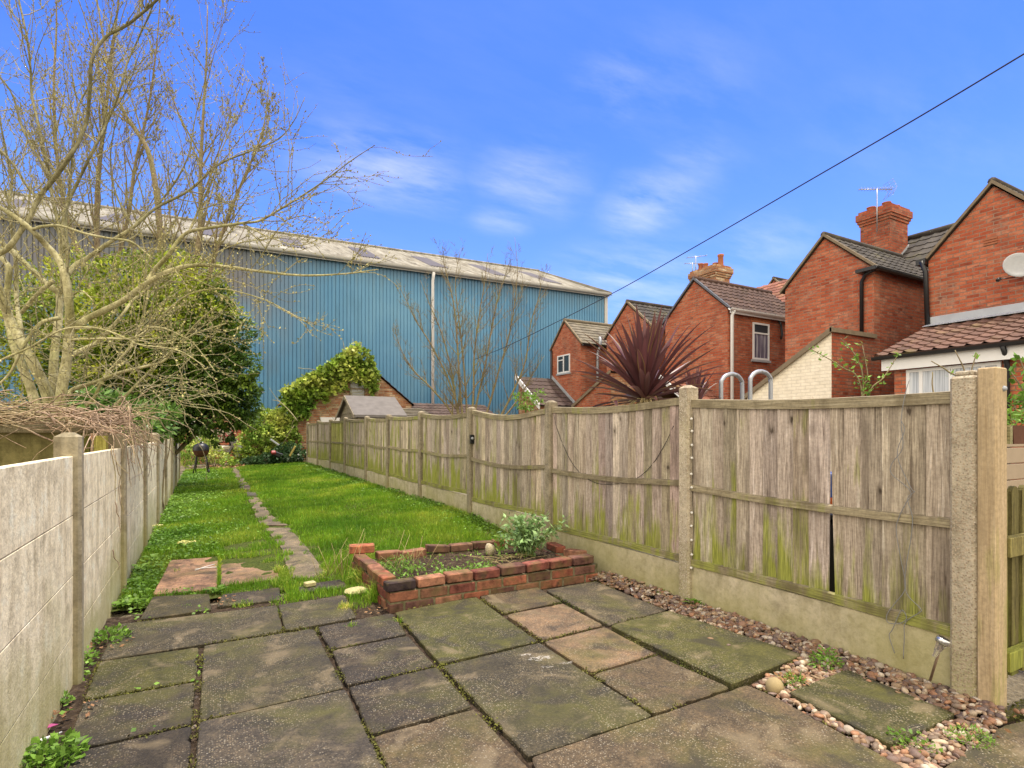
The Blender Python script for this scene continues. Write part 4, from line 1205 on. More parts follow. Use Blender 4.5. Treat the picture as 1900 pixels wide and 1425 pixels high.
clump('weed','low weed beside the round stone ball','weed',1472,1272,110,.06,.05,.018,M['weed_leaf'],aspect=.4)
clump('weed','silvery green creeping weed at the left corner of the patio beside the first post','weed',200,1188,240,.12,.07,.030,M['weed_leaf'],aspect=.6)
clump('weed','small weed beside the first post base','weed',155,1225,90,.07,.06,.026,M['weed_leaf'],aspect=.6)
clump('weed','tiny three-leaved weed in the soil crack at lower left','weed',118,1303,40,.035,.04,.030,M['weed_leaf'],aspect=.7)
for px,py,n in ((345,1018,70),(290,985,34)):
    q = gpz(px,py); r = thing('primrose', q, ['pale yellow primrose flowering at the lawn edge by the soil strip','smaller pale primrose close to the concrete fence'][n==34], 'flower')
    a = rng.uniform(0,6.28,n); rr = .085*np.sqrt(rng.uniform(0,1,n))
    leaf_mesh('petal', np.stack([q.x+rr*np.cos(a),q.y+rr*np.sin(a),np.full(n,q.z+.075)],1), .022, M['petal'], r, aspect=.9, flat=True, colvar=.08)
    a = rng.uniform(0,6.28,60); rr = .11*np.sqrt(rng.uniform(0,1,60))
    leaf_mesh('foliage', np.stack([q.x+rr*np.cos(a),q.y+rr*np.sin(a),q.z+rng.uniform(0,.06,60)],1), .06, M['weed_leaf'], r, aspect=.45)

# plants in the bed
def bed_shrub():
    base = Vector((2.60,4.42,.11))
    root = thing('flowering_shrub', base, 'bushy grey-green shrub with lobed leaves in the right end of the raised bed', 'shrub')
    r2 = random.Random(3); mb = MB(); pts=[]; nr=[]
    for k in range(52):
        a = r2.uniform(0,6.28); sp = abs(r2.gauss(0,.19)); L = r2.uniform(.16,.44)
        tip = base+Vector((sp*math.cos(a)+(-.06 if k%3==0 else .03),sp*math.sin(a)*.8,L))
        mid = base+Vector((sp*.35*math.cos(a),sp*.35*math.sin(a),L*.55)); st = base+Vector((r2.gauss(0,.05),r2.gauss(0,.05),-.01))
        path = smooth_path([st,mid,tip],4); mb.tube(path,np.linspace(.005,.002,len(path)),4)
        for q in range(26):
            t = r2.uniform(.35,1); p = path[int(t*(len(path)-1))]
            d = Vector((r2.gauss(0,1),r2.gauss(0,1),r2.gauss(.1,.5))).normalized()
            pts.append(np.array(p)+np.array(d)*.02); nr.append(tuple(d))
    mb.build('stem', M['weed_stem'], root)
    leaf_mesh('foliage', np.array(pts), .052, M['shrub_leaf'], root, nrm=np.array(nr), aspect=.5, colvar=.28)
bed_shrub()
def dry_stalks(name,label,c,n,L,spread,flat,mat='straw'):
    mb = MB(); r2 = random.Random(n)
    for k in range(n):
        a = r2.uniform(0,6.28); e = r2.uniform(0,.25) if flat else r2.uniform(.7,1.5); l = L*r2.uniform(.5,1.2)
        s = Vector(c)+Vector((r2.gauss(0,spread),r2.gauss(0,spread*.6),.004)); d = Vector((math.cos(a)*math.cos(e),math.sin(a)*math.cos(e),math.sin(e)))
        mb.tube([s,s+d*l*.5+Vector((0,0,.01)),s+d*l],[.0025,.002,.0012],4,col=np.ones(3)*r2.uniform(.7,1.3))
    return mb.build(name,M[mat],label=label,cat='dry stalks')
dry_stalks('dry_stalks','bundle of pale dead stalks lying on the earth in the raised bed',(2.32,4.35,.125),26,.26,.10,True)
dry_stalks('dry_stalks','thin upright dry grass stalks at the left end of the raised bed',(1.42,4.35,.12),14,.30,.12,False)
dry_stalks('dry_stalks','pale dead stem leaning out of the shrub against the fence',(2.78,4.45,.12),2,.42,.01,False)
dry_stalks('dry_stalks','tall dry grass stems at the outer left corner of the raised bed',(.98,4.75,.06),16,.34,.07,False)
def bed_weeds():
    x = np.concatenate([rng.uniform(1.24,1.6,600),rng.uniform(1.26,2.1,1200),rng.uniform(1.3,2.4,350)]); y = np.concatenate([rng.uniform(3.95,4.75,600),3.93+np.abs(rng.normal(0,.09,1200)),rng.uniform(4.0,4.65,350)])
    k = (lownoise(x,y,4,41) > -.15); x,y = x[k],y[k]
    leaf_mesh('bed_weeds', np.stack([x,y,.13+rng.uniform(0,.06,len(x))],1), .028, M['weed_leaf'], kind='stuff', label='low green weeds and moss over the front of the raised bed', aspect=.5)
bed_weeds()
clump('young_plant','small bright green sapling plant left of the shrub in the raised bed','plant',958,985,60,.06,.15,.05,M['weed_leaf'],z=.14,aspect=.5,nrm=None) if False else None
def small_plant():
    c = Vector((2.42,4.55,.11)); root = thing('young_plant', c, 'small bright green leafy plant beside the mottled stone in the raised bed', 'plant')
    mb = MB(); mb.tube([c,c+Vector((.01,0,.08)),c+Vector((0,.01,.17))],[.004,.003,.002],5); mb.build('stem', M['weed_stem'], root)
    n=60; pts = np.array(c)+np.stack([rng.normal(0,.03,n),rng.normal(0,.03,n),rng.uniform(.05,.20,n)],1)
    leaf_mesh('foliage', pts, .05, M['weed_leaf'], root, aspect=.5)
small_plant()
mb = MB(); V0,F0 = ICO2; s = V0*np.array([.045,.05,.065])*(1+rng.normal(0,.06,(len(V0),1)))+np.array([2.30,4.58,.17]); mb.add(s,[tuple(f) for f in F0],None,True)
mb.build('rock', M['aggregate_concrete'], label='pale mottled stone standing in the raised bed', cat='stone')
# small things on the patio
c = gp(1437,1282); mb = MB(); prof = [(.001,.052),(.008,.052),(.013,.048),(.026,.043),(.036,.030),(.041,.012),(.040,-.006),(.030,-.026)]
mb.lathe(prof[::-1],(c.x,c.y,.012),20,M=Matrix.Rotation(.15,3,'Y')); mb.build('stone_ball', M['stone_ball'], label='round brown stone ball with a small hole lying at the slab corner', cat='ornament')
c = gp(575,1089,.01); mb = MB(); mb.box((c.x,c.y,.034),(.085,.06,.035),.2,(1,1,1),None,.006); mb.build('stone_chip', M['wall_concrete'], label='pale broken concrete piece on the small slab beside the path', cat='stone')
c = gp(662,1102,.0); mb = MB(); V0,F0=ICO2; s=V0*np.array([.09,.06,.035])*(1+rng.normal(0,.10,(len(V0),1)))+np.array([c.x,c.y,.02]); mb.add(s,[tuple(f) for f in F0]); mb.build('stone', M['wall_concrete'], label='flat crumbly buff stone at the left foot of the raised bed', cat='stone')
c = gp(1088,1068,.0); mb = MB(); V0,F0=ICO2; s=V0*np.array([.028,.025,.022])*(1+rng.normal(0,.12,(len(V0),1)))+np.array([c.x,c.y,.035]); mb.add(s,[tuple(f) for f in F0]); mb.build('stone', M['felt'], label='dark grey lump of stone at the right foot of the raised bed', cat='stone')
# white paint spill on the big slab
def stain():
    mb = MB(); r2 = random.Random(2)
    for px,py,rx,ry in ((1000,1222,.085,.030),(975,1215,.04,.018),(1016,1238,.03,.016),(1050,1230,.035,.014)):
        c = gp(px,py,.014); n=18; V=[(c.x,c.y,c.z+.0015)]
        for k in range(n):
            a=6.28*k/n; q=1+r2.gauss(0,.28); V.append((c.x+rx*q*math.cos(a)*.9+ry*q*math.sin(a)*.3,c.y+ry*q*math.sin(a)-rx*.25*math.cos(a),c.z+.0012))
        mb.add(V,[(0,1+k,1+(k+1)%n) for k in range(n)])
    mb.build('paint_spill', M['paint_spill'], label='dried white splash on the large centre slab', cat='stain')
g = G('paint_spill'); p = g.pos(); n = g.noise(p,60,5,.7); tr = g.nt.nodes.new('ShaderNodeBsdfTransparent'); ms = g.nt.nodes.new('ShaderNodeMixShader')
g.out((.50,.47,.42),.9); g.L(g.mr(n,.44,.62,0,.75),ms.inputs[0]); g.L(tr.outputs[0],ms.inputs[1]); g.L(g.b.outputs[0],ms.inputs[2]); g.L(ms.outputs[0],g.nt.nodes['Material Output'].inputs[0]); M['paint_spill']=g.m
stain()
mb = MB()
for a,b in (((362,1056),(405,1052)),((362,1058),(398,1047))):
    p,q = gp(*a,.025),gp(*b,.026); mb.tube([p,(p+q)/2+Vector((0,0,.004)),q],.004,5)
mb.build('white_stick', M['white_plastic'], label='thin white plastic rod lying bent on the left pink slab', cat='stick')
mb = MB(); p = gp(88,1352,.0); mb.extr([p+Vector((-.03,-.02,.0)),p+Vector((.0,-.018,.008)),p+Vector((.035,.01,.004)),p+Vector((.01,.016,.010)),p+Vector((-.02,.01,.004))],(0,0,.002)); mb.build('wrapper', M['pink_ribbon'], label='scrap of pink wrapper in the soil at the foot of the concrete fence', cat='litter')
mb = MB(); p = gp(75,1390,.0); mb.tube([p+Vector((-.05,-.02,.01)),p+Vector((0,.02,.025)),p+Vector((.05,.09,.012))],[.004,.008,.003],6); mb.build('wrapper', M['white_plastic'], label='twisted white plastic strip in the soil by the parsley-like weed', cat='litter')
mb = MB(); p = gp(1173,1097,.02)
for s in (-1,1): mb.tube([p+Vector((s*.012,-.006,.003)),p+Vector((0,0,.008)),p+Vector((s*.008,.016,.022))],[.0035,.004,.002],5)
mb.build('broken_plastic', M['white_plastic'], label='white forked scrap of plastic on the gravel at the bed corner', cat='litter')
# solar stake light leaning on the gravel board
def solar():
    a, b = P(1726,1262,2.58), P(1747,1194,2.50)
    root = thing('solar_light', a, 'leaning steel solar stake light against the gravel board by the end post', 'garden light')
    d = (b-a).normalized(); rot = d.to_track_quat('Z','Y').to_matrix()
    mb = MB(); mb.tube([a,b],.0055,8); mb.build('stake', M['rusty_steel'], root)
    rot2 = (Vector((.25,-.35,1)).normalized()).to_track_quat('Z','Y').to_matrix()
    mb = MB(); mb.lathe([(.0,.0),(.026,.0),(.029,.004),(.029,.020),(.026,.026),(.0,.026)],b,20,M=rot2); mb.build('lamp_cap', M['steel'], root)
    mb = MB(); mb.lathe([(.0,.0262),(.022,.0266),(.022,.0282),(0,.0284)],b,16,M=rot2); mb.build('solar_panel', M['black_plastic'], root)
    mb = MB(); mb.lathe([(.008,-.07),(.010,-.05),(.021,-.001)],b,16,M=rot2); mb.build('lens', M['lens'], root)
simple('rusty_steel', (.30,.22,.16), .5, .5, .5, .3, 30)
g = G('lens'); g.out((.75,.72,.66),.15); g.b.inputs['Transmission Weight'].default_value=.85; M['lens']=g.m
solar()
# hanging grey cable on the near panel
def hang():
    X = FX+.018
    def pt(px,py,off=0):
        Y,d = onX(px,X-off); return Vector((X-off,Y,zat(py,d)))
    mb = MB()
    l1 = [(1688,703,-.02),(1680,730),(1672,780),(1675,830),(1655,860),(1655,880),(1690,912),(1680,935),(1668,960),(1663,985),(1672,1040),(1680,1090),(1660,1120),(1646,1140),(1648,1155),(1668,1157),(1682,1148),(1675,1132),(1668,1140),(1656,1168),(1650,1180),(1660,1212)]
    l2 = [(1672,780),(1678,800),(1665,845),(1690,905),(1697,912),(1684,925),(1693,960),(1690,1000),(1680,1060),(1682,1100),(1708,1129),(1705,1137),(1680,1155),(1678,1185),(1676,1222)]
    for l in (l1,l2):
        p = smooth_path([pt(q[0],q[1],(q[2] if len(q)>2 else .004)) for q in l],5); mb.tube(p,.0020,5)
    mb.build('hanging_cable', M['grey_cable'], label='thin grey cable hanging in loops down the nearest fence panel', cat='cable')
    # fairy lights round the second post
    y = FY[1]-.062
    root = thing('fairy_lights', (FX-.01,y,1.3), 'string of small white globe lights down the side of the second concrete post', 'string lights')
    zs = [zat(q,onX(1284,FX)[1]) for q in (777,800,826,850,880,905,952,977,1003,1030,1055)]
    mb = MB(); mb.tube(smooth_path([(FX+.03+random.uniform(-.006,.006),y+random.uniform(-.006,.004),z) for z in np.linspace(zs[0]+.05,zs[-1]-.04,16)],3),.0018,4); mb.build('wire', M['black_plastic'], root)
    for z in zs:
        mb = MB(); V0,F0=ICO2; mb.add(V0*.010+np.array([FX+.012,y+random.uniform(-.01,0),z]),[tuple(f) for f in F0],None,True); mb.build('bulb', M['bulb_white'], root)
    mb = MB(); X = FX+.035
    def pt(px,py):
        Y,d = onX(px,X); return Vector((X,Y,zat(py,d)))
    mb.tube(smooth_path([pt(1250,790),pt(1235,822),pt(1210,862),pt(1180,888),pt(1140,898),pt(1098,893),pt(1062,860),pt(1035,800),pt(1028,770)],5),.0025,5)
    mb.build('dark_wire', M['black_plastic'], label='thin dark wire sagging across the second fence panel', cat='wire')
    yb = FY[3]-.058; d = onX(877,FX)[1]; zc = zat(815,d)
    root = thing('fence_bracket', (FX,yb,zc), 'small black bracket fixed to the side of the fourth fence post', 'bracket')
    mb = MB(); mb.bx((FX-.012,yb-.03,zc-.06),(FX+.05,yb+.001,zc+.06),bev=.012); mb.build('plate', M['black_plastic'], root)
    mb = MB(); mb.lathe([(.0,.0),(.02,.0),(.02,.012),(.008,.02),(.0,.02)],(FX+.018,yb-.03,zc+.01),12,M=Matrix.Rotation(R(90),3,'X')); mb.build('knob', M['galvanised'], root)
hang()
# what shows through the sprung boards
mb = MB(); mb.bx((3.45,1.6,.0),(3.95,2.75,.70),bev=.03); mb.bx((3.43,1.58,.70),(3.97,2.77,.74),bev=.012); mb.build('storage_box', M['black_plastic'], label='black plastic storage box glimpsed through the gap in the near fence panel', cat='box')
root = thing('paint_tub', (3.7,2.35,.74), 'blue and orange tub on the storage box seen through the fence gap', 'tub')
mb = MB(); mb.lathe([(0,0),(.13,0),(.14,.04),(.14,.09)],(3.62,2.18,.742),20); mb.build('base', M['orange_plastic'], root)
mb = MB(); mb.lathe([(.14,.09),(.145,.22),(.15,.24),(.0,.245)],(3.62,2.18,.742),20); mb.build('body', M['blue_plastic'], root)
# ------------------------------------------------------------------ blue warehouse
def warehouse():
    root = thing('warehouse', (3,26,0), 'long blue corrugated steel warehouse with pale sheet roof behind the gardens', 'warehouse')
    U = np.array([.9986,-.0523,0]); N = np.array([.0523,.9986,0]); A0 = np.array([2.1,26.0,0])
    uL, uR = -20.0, 17.8
    ez = 9.24
    def p(u, n, z): return A0 + U*u + N*n + np.array([0,0,z])
    # ribbed wall: trapezoid ribs every 0.3 m
    V=[];Fs=[];C=[]
    zs = [2.12, 4.4, 6.8, 9.12]
    prof=[]; u = uL
    while u < uR:
        prof += [(u,0),(u+.125,0),(u+.131,.035),(u+.159,.035)]; u += .165
    prof.append((uR,0))
    for z in zs:
        for (a,b) in prof: V.append(p(a,b,z))
    m = len(prof); cols=[]
    for j in range(len(zs)-1):
        for i in range(m-1): Fs.append((j*m+i,j*m+i+1,(j+1)*m+i+1,(j+1)*m+i))
    # side wall (gable end)
    mb = MB(); mb.add(V,Fs)
    mb.add([p(uR,0,2.12),p(uR,22,2.12),p(uR,22,9.1),p(uR,8.2,12.6),p(uR,0,9.1)],[(0,1,2,3,4)])
    mb.add([p(uL,0,2.12),p(uL,22,2.12),p(uL,22,9.1),p(uL,8.2,12.6),p(uL,0,9.1)],[(4,3,2,1,0)])
    mb.build('cladding', M['blue_cladding'], root)
    mb = MB(); mb.extr([p(uL,.02,-.3),p(uR,.02,-.3),p(uR,.02,2.1),p(uL,.02,2.1)],N*.3); mb.build('plinth', M['buff_red_brick'], root)
    mb = MB(); mb.extr([p(uL,-.06,2.06),p(uR,-.06,2.06),p(uR,-.06,2.125),p(uL,-.06,2.125)],N*.1); mb.build('drip_flashing', M['black_plastic'], root)
    mb = MB(); mb.extr([p(uR-.02,-.055,2.1),p(uR+.18,-.055,2.1),p(uR+.18,-.055,9.12),p(uR-.02,-.055,9.12)],N*.25); mb.build('corner_trim', M['pale_trim'], root)
    # roof: corrugated sheets, stained; darker rooflights
    def roofstrip(u0,u1,n0,n1,mat,name,lift=0.0,q=.146):
        V=[];Fs=[]; us=[]; u=u0
        while u < u1-1e-6:
            for k in range(4): us.append((u+q*k/4, [0,.02,.035,.02][k]))
            u += q
        us.append((u1,0)); rows=[n0+(n1-n0)*k/6 for k in range(7)]
        m=len(us)
        for jj,n in enumerate(rows):
            zz = 9.2+(n/8.2)*3.46
            for (a,b) in us: V.append(p(a,n,zz+b+lift))
        for j in range(6):
            for i in range(m-1): Fs.append((j*m+i,j*m+i+1,(j+1)*m+i+1,(j+1)*m+i))
        return MB().add(V,Fs,None,True)
    rf = roofstrip(uL-.1,uR+.25,-.30,8.25,M['roof_sheet'],'roof').build('roof', M['roof_sheet'], root)
    back = MB(); back.extr([p(uL,8.2,12.62),p(uR+.2,8.2,12.62),p(uR+.2,22.3,9.2),p(uL,22.3,9.2)],(0,0,.04)); back.build('roof', M['roof_sheet'], root)
    for u0 in (-17,-13.4,-9.8,-6.2,-2.6,1.0,4.6,8.2,11.8,15.2):
        roofstrip(u0,u0+1.02,2.0,6.0,M['roof_glass'],'rooflight',.03).build('rooflight', M['roof_glass'], root)
    mb = MB(); mb.tube([p(uL-.1,8.22,12.72),p(uR+.25,8.22,12.72)],.10,8); mb.build('ridge_cap', M['roof_sheet'], root)
    # gutter and fascia
    mb = MB(); V=[];Fs=[]
    ang=np.linspace(math.pi,2*math.pi,7)
    for u in (uL,uR+.2):
        for a in ang: V.append(p(u,-.30+.10*math.cos(a),9.20+.13*math.sin(a)))
    for i in range(6): Fs.append((i,i+1,7+i+1,7+i))
    mb.add(V,[f[::-1] for f in Fs],None,True); mb.extr([p(uL,-.19,9.02),p(uR+.2,-.19,9.02),p(uR+.2,-.19,9.19),p(uL,-.19,9.19)],N*.03)
    mb.build('gutter', M['pale_trim'], root)
    mb = MB(); mb.extr([p(uR+.20,-.32,9.12),p(uR+.20,8.2,12.60),p(uR+.20,8.2,12.76),p(uR+.20,-.32,9.28)],U*.06); mb.build('verge_flashing', M['roof_sheet'], root)
    X,d = onY(800,25.7); u = (X-A0[0])/U[0]
    mb = MB(); mb.tube([p(u,-.30,9.08),p(u,-.22,8.85),p(u,-.14,8.7),p(u,-.14,1.9)],.075,10); mb.build('downpipe', M['white_upvc'], root)
    # low range of outbuildings at its foot
simple('pale_trim', (.50,.50,.47), .5, .4, 0, .15, 3)
warehouse()

# ------------------------------------------------------------------ tiled roofs
def roof_slab(mb, e0, e1, r1, r0, tw=.30, gauge=.33, amp=.022, step=.022, colv=.14, seed=0):
    """tiles between eave e0->e1 and ridge r0->r1; waves across, steps up the slope"""
    r2 = np.random.default_rng(seed+int(abs(e0[0]*100+e0[1]*37)))
    e0,e1,r0,r1 = [np.asarray(a,float) for a in (e0,e1,r0,r1)]
    W = np.linalg.norm(e1-e0); Ls = np.linalg.norm(r0-e0)
    nx = max(2,int(round(W/tw))); ny = max(2,int(round(Ls/gauge)))
    nrm = np.cross(e1-e0, r0-e0); nrm /= np.linalg.norm(nrm)
    if nrm[2] < 0: nrm = -nrm
    sub = 5
    s = np.linspace(0,1,nx*sub+1)
    ph = (np.arange(nx*sub+1)%sub)/sub
    wave = amp*(np.where(ph < .45, np.sin(ph/.45*math.pi), 0))
    V=[];C=[];Fs=[]; k=0; m=len(s)
    for j in range(ny):
        cc = 1+r2.normal(0,colv,nx+1); cv = np.repeat(cc, sub)[:m]
        for (t,h) in ((j/ny, step),((j+1)/ny, 0.0)):
            base = (e0+(r0-e0)*t)[None]*(1-s[:,None]) + (e1+(r1-e1)*t)[None]*s[:,None]
            V.append(base + nrm[None]*(wave+h+r2.normal(0,.0015,m))[:,None]); C.append(np.repeat(cv[:,None],3,1))
        for i in range(m-1): Fs.append((k+i,k+i+1,k+m+i+1,k+m+i))
        if j:
            for i in range(m-1): Fs.append((k-m+i,k-m+i+1,k+i+1,k+i))
        k += 2*m
    V0 = np.concatenate(V); 
    mb.add(V0, Fs, np.concatenate(C))
    # underside and front edge
    th = nrm*-.05
    mb.add([e0+th,e1+th,r1+th,r0+th,e0+nrm*step,e1+nrm*step],[(3,2,1,0),(0,1,5,4)],(.5,.5,.5))
    return mb

def window(root, face, c, w, h, mat='dark_curtain', kind='top', depth=.06, sill=True):
    """face 'X': wall facing -X, width along Y.  face 'Y': wall facing -Y, width along X."""
    fr = MB(); x,y,z = c; t=.055
    def b(mb,u0,u1,v0,v1,d0,d1,**k):
        if face=='X': mb.bx((x+d0,y+u0,z+v0),(x+d1,y+u1,z+v1),**k)
        else: mb.bx((x+u0,y+d0,z+v0),(x+u1,y+d1,z+v1),**k)
    b(fr,-w/2,-w/2+t,0,h,-.035,.0); b(fr,w/2-t,w/2,0,h,-.035,.0); b(fr,-w/2+t,w/2-t,0,t,-.035,.0); b(fr,-w/2+t,w/2-t,h-t,h,-.035,.0)
    if kind=='top': b(fr,-w/2+t,w/2-t,h*.70,h*.70+t*.8,-.035,.0)
    if kind=='pair':
        b(fr,-t/2,t/2,t,h-t,-.035,.0); b(fr,t/2,w/2-t,h*.70,h*.70+t*.7,-.036,-.001)
    if kind=='multi':
        for q in (-.33,.0,.33): b(fr,w*q-t/2,w*q+t/2,t,h-t,-.035,.0)
    f = fr.build('window', M['white_upvc'], root)
    gl = MB(); b(gl,-w/2+t*.5,w/2-t*.5,t*.5,h-t*.5,-.012,-.003); gl.build('pane', M[mat] if mat!='glass' else M['window_glass'], f)
    if sill:
        s = MB(); b(s,-w/2-.06,w/2+.06,-.07,-.004,-.05,.04); s.build('sill', M['lead'], f)
    if kind=='top' and mat!='glass':
        gl = MB(); b(gl,-w/2+t,w/2-t,h*.70+t*.8,h-t,-.016,-.0125); gl.build('top_light', M['window_glass'], f)
    return f
def gable_wall(mb, X, y0, y1, ze, ya, zr, th=.24):
    mb.extr([(X,y0,-.1),(X,y1,-.1),(X,y1,ze),(X,ya,zr),(X,y0,ze)],(th,0,0))
def pipe(root, pts, r, mat, name='downpipe'):
    mb = MB(); mb.tube(pts,r,8); return mb.build(name,M[mat],root)
GX = 13.5
def offshoot(root, X, y0, y1, ze, zr, X2, tile, wall='red_brick', side='darkened_red_brick', ya=None, tw=.25, verge='verge_mortar', over=.12, near=True, gauge=.27, amp=.022):
    ya = (y0+y1)/2 if ya is None else ya
    mb = MB(); gable_wall(mb,X,y0,y1,ze,ya,zr); mb.build('gable_wall', M[wall], root)
    mb = MB(); mb.bx((X+.005,y0+.002,-.1),(X2,y0+.24,ze-.004)); mb.build('wall', M[wall if side is None else side], root)  # side wall takes the darkened brick, so its shade sits in the colour
    mb = MB(); mb.bx((X+.24,y1-.24,-.1),(X2,y1,ze-.004)); mb.build('wall', M[wall], root)
    sl0 = (zr-ze)/(ya-y0); sl1 = (zr-ze)/(y1-ya)
    o = .12
    mb = MB()
    roof_slab(mb,(X-.05,y0-o,ze-o*sl0+.06),(X2,y0-o,ze-o*sl0+.06),(X2,ya,zr+.06),(X-.05,ya,zr+.06),tw,gauge,amp)
    roof_slab(mb,(X-.05,y1+o,ze-o*sl1+.06),(X2,y1+o,ze-o*sl1+.06),(X2,ya,zr+.06),(X-.05,ya,zr+.06),tw,gauge,amp)
    rf = mb.build('roof', M[tile], root)
    mb = MB(); mb.tube([(X-.05,ya,zr+.085),(X2,ya,zr+.085)],.075,8,col=(1.1,1.05,1)); mb.build('ridge_tiles', M[tile], rf)
    mb = MB()
    for (yy,sl) in ((y0-o,sl0),(y1+o,sl1)):
        zz = ze-o*sl+.03
        mb.extr([(X-.06,yy,zz-.0),(X-.06,yy,zz+.075),(X-.06,ya,zr+.115),(X-.06,ya,zr+.04)],(.075,0,0))
    mb.build('verge', M[verge], rf)
    return rf
def gutter(root, a, b, mat, r=.055):
    a, b = Vector(a), Vector(b); d = (b-a).normalized(); s = Vector((d.y,-d.x,0))
    V=[];Fs=[]; an = np.linspace(math.pi,2*math.pi,6)
    for q in (a,b):
        for t in an: V.append(q+s*r*math.cos(t)+Vector((0,0,r*math.sin(t))))
        for t in an[::-1]: V.append(q+s*(r-.008)*math.cos(t)+Vector((0,0,(r-.008)*math.sin(t))))
    m = 12
    for i in range(m): Fs.append((i,(i+1)%m,m+(i+1)%m,m+i))
    Fs += [tuple(range(m))[::-1], tuple(range(m,2*m))]
    return MB().add(V,Fs).build('gutter',M[mat],root)
def chimney(root, c, size, z0, z1, pots, mat='red_brick', parent=None, squat=False):
    mb = MB(); x,y = c; a,b = size
    mb.bx((x-a/2,y-b/2,z0),(x+a/2,y+b/2,z1-.42))
    mb.bx((x-a/2-.03,y-b/2-.03,z1-.42),(x+a/2+.03,y+b/2+.03,z1-.345)); mb.bx((x-a/2-.06,y-b/2-.06,z1-.345),(x+a/2+.06,y+b/2+.06,z1-.27))
    mb.bx((x-a/2-.09,y-b/2-.09,z1-.27),(x+a/2+.09,y+b/2+.09,z1-.08)); mb.bx((x-a/2-.04,y-b/2-.04,z1-.08),(x+a/2+.04,y+b/2+.04,z1))
    ch = mb.build('chimney', M[mat], root)
    for (px,py,h,r) in pots:
        mb = MB(); mb.lathe([(r,0),(r*.9,h*.2),(r*.82,h*.8),(r*1.0,h*.86),(r*1.0,h),(r*.72,h),(r*.7,h*.4)],(x+px,y+py,z1-.01),14); mb.build('chimney_pot', M['terracotta'], ch)
    return ch

# ---- house with the painted lean-to (middle right)
hA = thing('brick_house', (GX,8.3,0), 'red brick house with black gutter, tall chimney and cream painted lean-to', 'house')
offshoot(hA,GX,7.17,9.41,5.08,6.12,17.0,'grey_tile',ya=8.34)
gutter(hA,(GX-.25,7.02,5.04),(16.4,7.02,5.04),'black_plastic',.065)
pipe(hA,[(GX-.16,7.02,5.02),(GX-.10,7.30,4.95),(GX-.05,7.42,4.8),(GX-.05,7.42,3.45)],.042,'black_plastic')
mb = MB(); mb.bx((GX-.26,7.0,4.98),(GX-.02,7.45,5.06)); mb.build('eaves_board', M['black_plastic'], hA)
# lean-to: monopitch outhouse, cream painted flank
mb = MB(); mb.extr([(11.85,7.17,-.1),(11.85,9.3,-.1),(11.85,9.3,2.15),(11.85,7.17,3.47)],(.22,0,0)); mb.build('lean_to_wall', M['cream_painted_brick'], hA)
mb = MB(); mb.bx((11.86,7.165,-.1),(GX,7.39,3.45)); mb.build('lean_to_wall', M['darkened_red_brick'], hA)
mb = MB(); roof_slab(mb,(11.78,9.42,2.14),(GX,9.42,2.14),(GX,7.14,3.53),(11.78,7.14,3.53)); lr = mb.build('lean_to_roof', M['red_tile'], hA)
mb = MB(); mb.extr([(11.77,7.12,3.44),(11.77,7.12,3.56),(11.77,9.44,2.16),(11.77,9.44,2.05)],(.05,0,0)); mb.bx((11.77,7.10,3.44),(GX,7.16,3.535)); mb.build('verge', M['verge_mortar'], lr)
# main range behind with moss-flecked roof
mb = MB(); mb.bx((17.0,6.6,-.1),(17.2,10.6,5.3)); mb.build('wall', M['red_brick'], hA)
mb = MB(); roof_slab(mb,(16.0,10.2,5.15),(16.0,6.2,5.15),(18.2,6.2,6.98),(18.2,10.2,6.98)); roof_slab(mb,(20.4,6.2,5.15),(20.4,10.2,5.15),(18.2,10.2,6.98),(18.2,6.2,6.98)); mr_ = mb.build('main_roof', M['grey_tile'], hA)
mb = MB(); mb.tube([(18.2,6.2,7.02),(18.2,10.2,7.02)],.09,8); mb.build('ridge_tiles', M['grey_tile'], mr_)
XA, YA_ = 17.3, None
YA_ = onX(1640,17.3)[0]; dA = onX(1640,17.3)[1]
chA = chimney(hA,(17.3,YA_),(.95,.80),5.2,zat(400,dA)+.12,[(-.25,.22,.15,.12),(-.25,-.2,.14,.12),(.2,.22,.13,.12),(.2,-.2,.13,.12)],'darkened_red_brick')
mb = MB(); mb.extr([(17.3-.5,YA_-.425,5.9),(17.3+.49,YA_-.425,6.72),(17.3+.49,YA_-.425,6.5),(17.3-.5,YA_-.425,5.68)],(0,.02,0)); mb.build('flashing', M['lead'], chA)
def yagi(root, base, h, boomdir, L, n, refl=True):
    b = Vector(base); mb = MB(); mb.tube([b,b+Vector((0,0,h))],.016,6); mb.build('mast', M['aluminium'], root)
    d = Vector(boomdir).normalized(); s = Vector((-d.y,d.x,0)); t = b+Vector((0,0,h-.03))
    mb = MB(); mb.tube([t-d*L*.45,t+d*L*.55],.012,6); mb.build('boom', M['aluminium'], root)
    mb = MB()
    for k in range(n):
        c = t-d*L*.40+d*L*.9*k/(n-1); w = .10+.04*(n-1-k)/n
        mb.tube([c-s*w,c+s*w],.006,4); 
        if n > 8: mb.tube([c-s*w*.6+Vector((0,0,.04)),c+s*w*.6+Vector((0,0,.04))],.005,4)
    mb.build('elements', M['aluminium'], root)
    if refl:
        mb = MB()
        for k in range(7):
            zz = -.21+.07*k; off = abs(k-3)*.035
            c = t-d*(L*.45-off*0)-d*(-off)+Vector((0,0,zz)); mb.tube([c-s*.22,c+s*.22],.005,4)
        for sg in (-1,0,1): mb.tube([t-d*(L*.45-.11)+s*.2*sg+Vector((0,0,.21)),t-d*L*.45+s*.2*sg,t-d*(L*.45-.11)+s*.2*sg+Vector((0,0,-.21))],.005,4)
        mb.build('reflector', M['aluminium'], root)
zb = zat(432,dA-.4)
